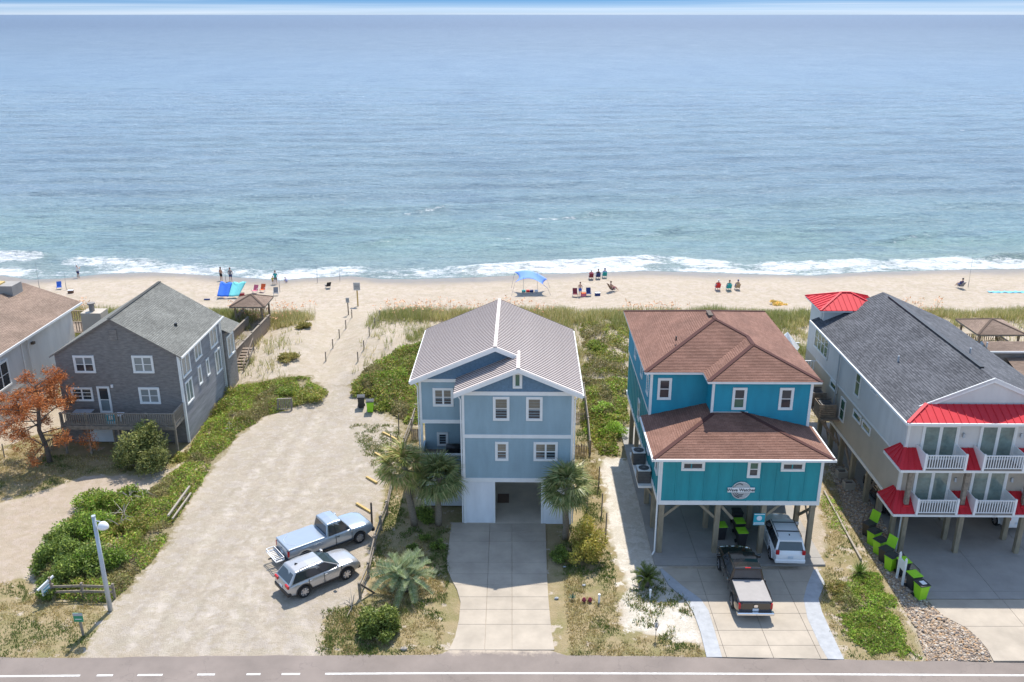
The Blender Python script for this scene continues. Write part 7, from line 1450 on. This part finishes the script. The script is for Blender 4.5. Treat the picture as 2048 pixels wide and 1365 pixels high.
q = V3(167, 1272); t = thing('green_sign', 'small green and white street sign on a wooden post by the road', 'sign', q); mb = MB(); mb.beam(q, q + Vector((-.05, 0, 1.35)), .1, .1, up=(1, 0, 0)); part('post', mb, 'old_wood', t); bx(t, 'board', 'sign_green', q.x - .3, q.x + .2, q.y - .09, q.y - .06, q.z + .95, q.z + 1.5); bx(t, 'text_band', 'sign_grey', q.x - .3, q.x + .2, q.y - .1, q.y - .088, q.z + 1.33, q.z + 1.5); bx(t, 'text_line', 'sign_white', q.x - .22, q.x + .12, q.y - .1, q.y - .088, q.z + 1.1, q.z + 1.14)
q = G(233, 905); access_sign(q.x, q.y, 2.35, .75, .85, 'teal notice on a wooden post in front of the grey house deck', True)
# small yard things
for i, (px, py, l_) in enumerate(((1198, 1206, 'short white capped pipe on the dry lawn by the ball ornaments'), (1300, 1196, 'short white capped pipe on the shell strip by the small palm'))): q = V3(px, py); mb = MB(); mb.tube([q, q + Vector((0, 0, .5)), q + Vector((0, 0, .505)), q + Vector((0, 0, .57))], [.06, .06, .08, .07], 10); solo('utility_pipe', mb, 'white_gloss', l_, 'pipe', q)
for i, (px, py) in enumerate(((1168, 1204), (1180, 1204))): q = V3(px, py); mb = MB(); n = 10; vs_ = [tuple(q + Vector((.13 * math.sin(math.pi * i_ / 6) * math.cos(2 * math.pi * k / n), .13 * math.sin(math.pi * i_ / 6) * math.sin(2 * math.pi * k / n), .12 + .13 * math.cos(math.pi * i_ / 6)))) for i_ in range(1, 6) for k in range(n)]; mb.add(vs_, [(i_ * n + (k + 1) % n, i_ * n + k, (i_ + 1) * n + k, (i_ + 1) * n + (k + 1) % n) for i_ in range(4) for k in range(n)] + [list(range(n)), [4 * n + k for k in range(n)][::-1]]); mb.tube([q + Vector((0, 0, .23)), q + Vector((0, 0, .28))], .05, 8); solo('ball_ornament', mb, 'cloth_maroon', ('dark maroon garden ball beside the agave', 'dark maroon garden ball between its twin and the white pipe')[i], 'ornament', q)
def rock(label, px, py, s, m_='stamped'): q = V3(px, py); r2 = random.Random(px); mb = MB(); mb.add([(q.x + v[0] * s * r2.uniform(.8, 1.2), q.y + v[1] * s * .7 * r2.uniform(.8, 1.2), q.z + s * .3 + v[2] * s * .5) for v in ico], [tuple(f) for f in icf] + [(11, 7, 6), (11, 8, 7), (11, 9, 8), (11, 10, 9), (11, 6, 10)]); solo('garden_rock', mb, m_, label, 'rock', q, 'garden rocks')
rock('white rock on the dry lawn beside the driveway', 1113, 1198, .14); rock('pale rock on the lawn above the ball ornaments', 1168, 1172, .13); rock('pale rock in the shaded lawn right of the driveway', 1129, 1135, .12); rock('weathered log stump near the road beside the round shrub', 808, 1300, .22, 'dead_stick')
q = V3(1311, 1277); t = thing('iron_sign', 'thin black iron stake with a small diamond panel on the shell yard', 'sign', q); mb = MB(); mb.tube([q, q + Vector((0, 0, 1.25))], .015, 6); part('stake', mb, 'black_plastic', t); mb = MB(); pts = [q + Vector((dx, 0, z)) for dx, z in ((0, 1.2), (.13, .85), (0, .45), (-.13, .85), (0, 1.2))]
for i in range(4): mb.beam(pts[i], pts[i + 1], .025, .025, up=(0, 1, 0))
part('diamond_frame', mb, 'black_plastic', t); bx(t, 'panel', 'sign_grey', q.x - .07, q.x + .07, q.y - .01, q.y + .01, q.z + .68, q.z + .98)
A, B = V3(1793, 1158), V3(1804, 1172); t = thing('post_board', 'white two-post sign frame standing among the bins', 'sign', A)
for q in (A, B): mb = MB(); mb.beam(q, q + Vector((0, 0, 1.75)), .11, .11, up=(1, 0, 0)); part('post', mb, 'white_gloss', t); mb = MB(); mb.tube([q + Vector((0, 0, 1.75)), q + Vector((0, 0, 1.86))], [.07, .02], 4); part('post_cap', mb, 'white_gloss', t)
mb = MB(); mb.beam(A + Vector((0, 0, 1.2)), B + Vector((0, 0, 1.2)), .04, .6); part('board', mb, 'sign_white', t); 
for i, (px, py) in enumerate(((1682, 955), (1696, 978))):
    q = V3(px, py); t = thing('block_planter', ('concrete block planter by the piles, ocean end', 'concrete block planter by the piles, street end')[i], 'planter', q, 0)
    for a in ((-.35, .35, -.3, -.22), (-.35, .35, .22, .3), (-.35, -.27, -.22, .22), (.27, .35, -.22, .22)): bx(t, 'side', 'concrete', q.x + a[0], q.x + a[1], q.y + a[2], q.y + a[3], q.z, q.z + .55)
    bx(t, 'soil', 'dark_wood', q.x - .27, q.x + .27, q.y - .22, q.y + .22, q.z, q.z + .4)
# ================================================================ THE BEACH
def person(label, loc, rot, pose, skin='skin', shirt=None, shorts='navy', hair='brown', h=1.75, cat='person', hat=None, group='people on the beach'):
    t = local_thing('person', label, cat, loc, rot, group); s = h / 1.75
    if pose == 'sit': pz = .36; J = dict(p=(0, 0, pz), c=(0, -.16, pz + .42), n=(0, -.2, pz + .58), h=(0, -.18, pz + .76)); kn = lambda q: (q * .14, .46, pz + .12); an = lambda q: (q * .13, .72, pz - .26); el = lambda q: (q * .27, .02, pz + .28); wr = lambda q: (q * .2, .26, pz + .24)
    elif pose == 'crouch': pz = .3; J = dict(p=(0, 0, pz), c=(0, .2, pz + .35), n=(0, .3, pz + .45), h=(0, .38, pz + .58)); kn = lambda q: (q * .16, .34, pz + .2); an = lambda q: (q * .13, .08, .06); el = lambda q: (q * .24, .4, pz + .15); wr = lambda q: (q * .15, .52, pz - .05)
    else:
        J = dict(p=(0, 0, .93), c=(0, 0, 1.33), n=(0, .0, 1.5), h=(0, .03, 1.66)); st_ = .08 if pose == 'walk' else 0; kn = lambda q: (q * .10, .05 + q * st_, .5); an = lambda q: (q * .12, -.02 + q * st_ * 1.6, .08); el = lambda q: (q * .27, .0, 1.12); wr = lambda q: (q * .24, .17, .98)
        if pose == 'fish': el = lambda q: (q * .26, .16, 1.18); wr = lambda q: (q * .08, .38, 1.28)
    verts = [J['p'], J['c'], J['n'], J['h']]; ed = [(0, 1), (1, 2), (2, 3)]; rad = [.14, .155, .055, .1]; c_ = Vector(J['c'])
    for q in (-1, 1):
        i = len(verts); sh_ = (q * .17, c_.y, c_.z + .08); verts += [sh_, el(q), wr(q)]; ed += [(1, i), (i, i + 1), (i + 1, i + 2)]; rad += [.06, .042, .03]
        w_ = Vector(wr(q)); d = (w_ - Vector(el(q))).normalized(); pl = w_ + d * .07; verts.append(tuple(pl)); ed.append((i + 2, i + 3)); rad.append(.03); sd_ = d.cross(Vector((0, 0, 1))).normalized()
        for f in range(4): verts.append(tuple(pl + d * (.07, .085, .08, .06)[f] + sd_ * (f - 1.5) * .022)); ed.append((i + 3, len(verts) - 1)); rad.append(.009)
        verts.append(tuple(w_ + d * .06 + sd_ * .06)); ed.append((i + 2, len(verts) - 1)); rad.append(.01)
        k = len(verts); a_ = Vector(an(q)); ft = a_ + Vector((q * .02, .16, -.04)); verts += [(q * .1, J['p'][1], J['p'][2] - .03), kn(q), an(q), tuple(ft)]; ed += [(0, k), (k, k + 1), (k + 1, k + 2), (k + 2, k + 3)]; rad += [.095, .06, .04, .03]
    me = bpy.data.meshes.new('body'); me.from_pydata([Vector(v) * s for v in verts], ed, []); me.materials.append(M[skin]); o = ob('body', me, t); o.modifiers.new('skin', 'SKIN'); sv = me.skin_vertices[0].data
    for i, r_ in enumerate(rad): sv[i].radius = (r_ * s, r_ * s)
    sv[0].use_root = True; o.modifiers.new('sub', 'SUBSURF').levels = 1; o.modifiers['sub'].render_levels = 1; o.modifiers['skin'].use_smooth_shade = True
    P_, Cc = Vector(J['p']), Vector(J['c']); up = (Cc - P_).normalized()
    def tub(name, pts, r_, m_): ob(name, MB().tube([Vector(q) * s for q in pts], [x * s for x in r_], 10).mesh(name, 'cloth_' + m_, smooth=True), t)
    if shirt:
        tub('shirt', [P_ - up * .02, P_ + up * .15, Cc + up * .02, Cc + up * .13], [.165, .16, .18, .1], shirt)
        for q in (-1, 1): a_ = Vector((q * .15, c_.y, c_.z + .08)); tub('sleeve', [a_, a_.lerp(Vector(el(q)), .75)], [.075, .06], shirt)
    tub('shorts', [P_ - up * .09, P_ + up * .1], [.165, .155], shorts)
    for q in (-1, 1): a_ = Vector((q * .1, J['p'][1], J['p'][2] - .02)); tub('shorts_leg', [a_, a_.lerp(Vector(kn(q)), .8)], [.115, .085], shorts)
    hq = Vector(J['h']); vs_ = []; n = 10
    for i_ in range(6): a = i_ / 5 * R(105); vs_ += [tuple((hq + Vector((.115 * math.sin(a) * math.cos(2 * math.pi * k / n), -.012 + .125 * math.sin(a) * math.sin(2 * math.pi * k / n), .02 + .135 * math.cos(a)))) * s) for k in range(n)]
    ob('hat' if hat else 'hair', MB().add(vs_, [(i_ * n + k, (i_ + 1) * n + k, (i_ + 1) * n + (k + 1) % n, i_ * n + (k + 1) % n) for i_ in range(5) for k in range(n)]).mesh('hair', 'cloth_' + (hat or hair), smooth=True), t)
    fc = MB(); fc.extr([(q * s) for q in (hq + Vector((-.015, .1, -.02)), hq + Vector((.015, .1, -.02)), hq + Vector((0, .1, .03)))], (0, .03 * s, 0)); ob('nose', fc.mesh('nose', skin), t); return t
def chair(label, px, py, rot, col, back=.8, frame='galv', z=0, at=None):
    q = Vector(at) if at else V3(px, py); t = local_thing('beach_chair', label, 'chair', (q.x, q.y, q.z + z), R(rot), 'beach chairs')
    mb = MB(); mb.beam((0, -.22, .30), (0, .28, .36), .54, .03); part_('seat', mb, 'cloth_' + col, t); mb = MB(); mb.beam((0, -.22, .32), (0, -.22 - .45 * back, .32 + .72 * back), .54, .03, up=(0, 1, .4)); part_('backrest', mb, 'cloth_' + col, t)
    for s in (-1, 1):
        for (a, b_) in (((s * .28, .28, .36), (s * .28, -.3, .0)), ((s * .28, -.25, .32), (s * .28, .25, .0))): mb = MB(); mb.tube([a, b_], .016, 6); part_('leg', mb, frame, t)
        mb = MB(); mb.tube([(s * .29, -.33, .55), (s * .29, .2, .55), (s * .28, .26, .35)], .018, 6); part_('armrest', mb, frame, t)
    return t
def seated(label_p, label_c, px, py, rot, col, shirt, shorts='navy', hat=None, skin='skin'):
    q = V3(px, py); c_ = chair(label_c, px, py, rot, col); d = Matrix.Rotation(R(rot), 3, 'Z') @ Vector((0, -.05, 0)); person(label_p, (q.x + d.x, q.y + d.y, q.z + .1), R(rot), 'sit', skin, shirt, shorts, hat=hat)
person('angler in white shirt and dark shorts standing at the foam edge', V3(157, 556), R(-20), 'fish', 'skin', 'white', 'navy', hat='white'); person('shirtless man in dark trunks standing behind the striped shade', V3(443, 562), R(-25), 'stand', 'skin', None, 'black'); person('man in grey shirt standing beside a rod behind the striped shade', V3(462, 563), R(10), 'stand', 'skin', 'grey', 'navy')
person('tall man in teal shirt beside a small child near the water', V3(552, 569), R(0), 'stand', 'skin_fair', 'teal', 'grey'); person('small child in yellow beside the man in teal', V3(546, 569), R(20), 'stand', 'skin_fair', 'yellow', 'tan', h=1.05); person('child in purple bending over at the wash line', V3(574, 566), R(60), 'crouch', 'skin_fair', 'lilac', 'lilac', h=1.2)
person('woman standing between the beach chairs near the teal house', V3(1160, 592), R(180), 'stand', 'skin_fair', None, 'blue', h=1.65)
for i, (px, py, cc, sh_, ht, lp_, lc_) in enumerate(((1182, 559, 'maroon', 'pink', 'white', 'person in white hat in the maroon chair facing the surf', 'maroon beach chair facing the surf'), (1196, 558, 'navy', 'black', None, 'person slouched in the navy chair facing the surf', 'navy beach chair between two others facing the surf'), (1209, 556, 'teal', 'lilac', 'navy', 'person in dark cap in the teal chair facing the surf', 'teal beach chair facing the surf'), (1435, 580, 'red', 'red', 'white', 'person in red in the red chair on open sand', 'red beach chair on the open sand'), (1457, 581, 'teal', 'teal', None, 'person in teal seated between the red and tan chairs', 'teal beach chair between the red and tan ones'), (1474, 580, 'tan', 'tan', 'navy', 'person in the tan chair beside the teal one', 'tan beach chair on the open sand'), (1920, 577, 'grey', 'navy', 'black', 'person in a folding chair beside a tall fishing rod', 'grey folding chair beside a tall fishing rod'))): seated(lp_, lc_, px, py, 0 if i != 6 else 15, cc, sh_, 'navy', ht)
person('person in red at the edge of the sand behind the gazebo', V3(2052, 612), R(0), 'stand', 'skin', 'maroon', 'black')
for i, (px, py, rt, cc, l_) in enumerate(((1150, 594, 180, 'maroon', 'striped maroon chair left of the standing woman'), (1177, 593, 180, 'navy', 'dark low chair right of the standing woman'), (119, 580, 200, 'blue', 'royal blue chair near the beige house roof'), (510, 587, 170, 'pink', 'pink low chair beside the orange one'), (525, 585, 175, 'orange', 'bright orange beach chair near the striped shade'), (656, 577, 30, 'black', 'black folding chair alone on the sand by the path'), (552, 592, 190, 'grey', 'grey loaded beach chair by a fishing rod'))): chair(l_, px, py, rt, cc)
t = chair('brown reclining lounger chair with person on open sand', 1225, 584, -65, 'brown', 1.1); q = V3(1224, 584); person('person reclining in the brown lounger', (q.x, q.y, q.z + .1), R(-65), 'sit', 'skin_fair', None, 'maroon')
def cooler(label, px, py, m1, m2, rot=10): q = V3(px, py); t = local_thing('cooler', label, 'cooler', q, R(rot)); lbx(t, 'box', m1, -.3, .3, -.2, .2, 0, .34, bevel=.03); lbx(t, 'lid', m2, -.31, .31, -.21, .21, .345, .42, bevel=.02); mb = MB(); mb.tube([(-.3, 0, .38), (-.3, 0, .52), (.3, 0, .52), (.3, 0, .38)], .015, 6); part_('handle', mb, 'black_plastic', t)
cooler('navy cooler with white lid right of the standing woman', 1195, 592, 'cloth_navy', 'white_gloss'); cooler('red cooler beside the striped shade shadow', 484, 594, 'cloth_red', 'cloth_maroon'); cooler('dark cooler with bags near the royal blue chair', 142, 587, 'cloth_brown', 'white_gloss'); cooler('pink bag cooler at the feet of the standing woman', 1167, 593, 'cloth_pink', 'cloth_orange')
for i, (px, py, h_, l_) in enumerate(((79, 577, 3.4, 'tall fishing rod in the sand above the beige house roof'), (133, 580, 2.0, 'fishing rod holder beside the dark cooler'), (452, 566, 2.0, 'fishing rod between the two standing men'), (560, 585, 2.6, 'fishing rod beside the grey loaded chair'), (635, 566, 2.0, 'fishing rod near the water left of the black chair'), (680, 563, 1.8, 'fishing rod near the water right of the black chair'), (1936, 575, 4.2, 'very tall fishing rod beside the seated angler'))): q = V3(px, py); mb = MB(); mb.tube([q, q + Vector((0, 0, .9))], .03, 6); mb.tube([q + Vector((0, 0, .5)), q + Vector((0, .15, h_))], [.018, .008], 5); solo('fishing_rod', mb, 'grey_rod' if 'grey_rod' in M else 'cloth_grey', l_, 'fishing rod', q, 'fishing rods')
# blue sail canopy
def cloth(name, corners, nu, nv, zf, m_, t):
    a, b_, c_, d = [Vector(q) for q in corners]; mb = MB(); vs_ = []
    for j in range(nv + 1):
        for i in range(nu + 1): u, v = i / nu, j / nv; p = a.lerp(b_, u).lerp(d.lerp(c_, u), v); dx, dy, dz = zf(u, v); vs_.append((p.x + dx, p.y + dy, p.z + dz))
    mb.add(vs_, [(j * (nu + 1) + i, j * (nu + 1) + i + 1, (j + 1) * (nu + 1) + i + 1, (j + 1) * (nu + 1) + i) for j in range(nv) for i in range(nu)]); o = part_(name, mb, m_, t, True); sf = o.modifiers.new('solid', 'SOLIDIFY'); sf.thickness = .012; return o
q = V3(1060, 585); t = local_thing('sail_canopy', 'periwinkle blue stretch canopy tent shading bags on the beach', 'canopy', q, 0); hw, hd = 1.85, 1.5
cloth('canopy', [(-hw, -hd, 1.55), (hw + .25, -hd, .95), (hw + .25, hd, 1.2), (-hw, hd, 2.0)], 14, 10, lambda u, v: ((.5 - u) * 1.1 * math.sin(math.pi * v), (.5 - v) * 1.0 * math.sin(math.pi * u), .75 * math.sin(math.pi * min(1, u * .95 + .05)) ), 'cloth_sailblue', t)
for x, y, z in ((-hw, -hd, 1.5), (hw + .2, -hd, .95), (hw + .2, hd, 1.2), (-hw, hd, 2.0)): mb = MB(); mb.tube([(x, y, z), (x * 1.2, y * 1.15, 0)], .012, 5); part_('guy_line', mb, 'cloth_navy', t)
for x, y, z in ((-.8, -.9, 2.2), (.9, .9, 2.2)): mb = MB(); mb.tube([(x, y, 0), (x, y, z)], .025, 6); part_('pole', mb, 'galv', t)
for i, (dx, col) in enumerate(((-.75, 'teal'), (-.25, 'red'), (.2, 'navy'), (.75, 'white'))): mb = MB(); mb.box(q.x + dx - .22, q.x + dx + .22, q.y - .2, q.y + .15, q.z, q.z + .3); solo('beach_bag', mb, 'cloth_' + col, ('teal', 'red', 'navy', 'white')[i] + ' beach bag lying under the periwinkle canopy', 'bag', (q.x + dx, q.y, q.z), bevel=.08)
# striped wind shade
q = V3(461, 597); t = local_thing('wind_shade', 'billowing shade of cobalt and aqua fabric behind the gazebo', 'canopy', q, 0); t.scale = (.95, .9, .72)
wv_ = lambda u, v: (0, .25 * math.sin(u * 7) * v, .10 * math.sin(u * 9 + 1) * (.3 + v)); cloth('cobalt_panel', [(-1.45, -.6, .55), (-.05, -.6, .5), (.1, 1.2, 2.2), (-1.4, 1.2, 2.25)], 8, 8, wv_, 'cloth_cobalt', t); cloth('aqua_panel', [(-.045, -.6, .5), (1.2, -.6, .6), (1.75, 1.3, 2.35), (.105, 1.2, 2.2)], 8, 8, wv_, 'cloth_aqua', t)
mb = MB(); mb.tube([(-1.6, 1.25, 0), (-1.55, 1.25, 2.1), (-1.0, 1.25, 2.32), (1.2, 1.25, 2.3), (1.9, 1.25, 2.4)], .022, 6); part_('pole', mb, 'galv', t); mb = MB(); mb.tube([(-1.45, -.6, .55), (-1.5, -1.1, 0)], .012, 5); part_('guy_line', mb, 'cloth_white', t)
q = V3(2010, 585); mb = MB(); n = 24; vs_ = []
for i in range(n + 1): x = -2.0 + 5.5 * i / n; vs_ += [(q.x + x, q.y - .28 + .08 * math.sin(i), q.z + .05 + .04 * math.sin(i * 1.7)), (q.x + x, q.y + .28 + .08 * math.cos(i * 1.3), q.z + .06 + .04 * math.cos(i * 2.1))]
mb.add(vs_, [(2 * i, 2 * i + 2, 2 * i + 3, 2 * i + 1) for i in range(n)]); solo('beach_towel', mb, 'cloth_skyblue', 'long sky blue sheet laid on the sand beyond the cream house', 'towel', (q.x, q.y, q.z))
q = V3(414, 600); mb = MB(); mb.box(q.x - .35, q.x + .35, q.y - .12, q.y + .12, q.z, q.z + .12); solo('sandals', mb, 'cloth_navy', 'dark bundle on the sand behind the grey house roof', 'bag', q, bevel=.05)
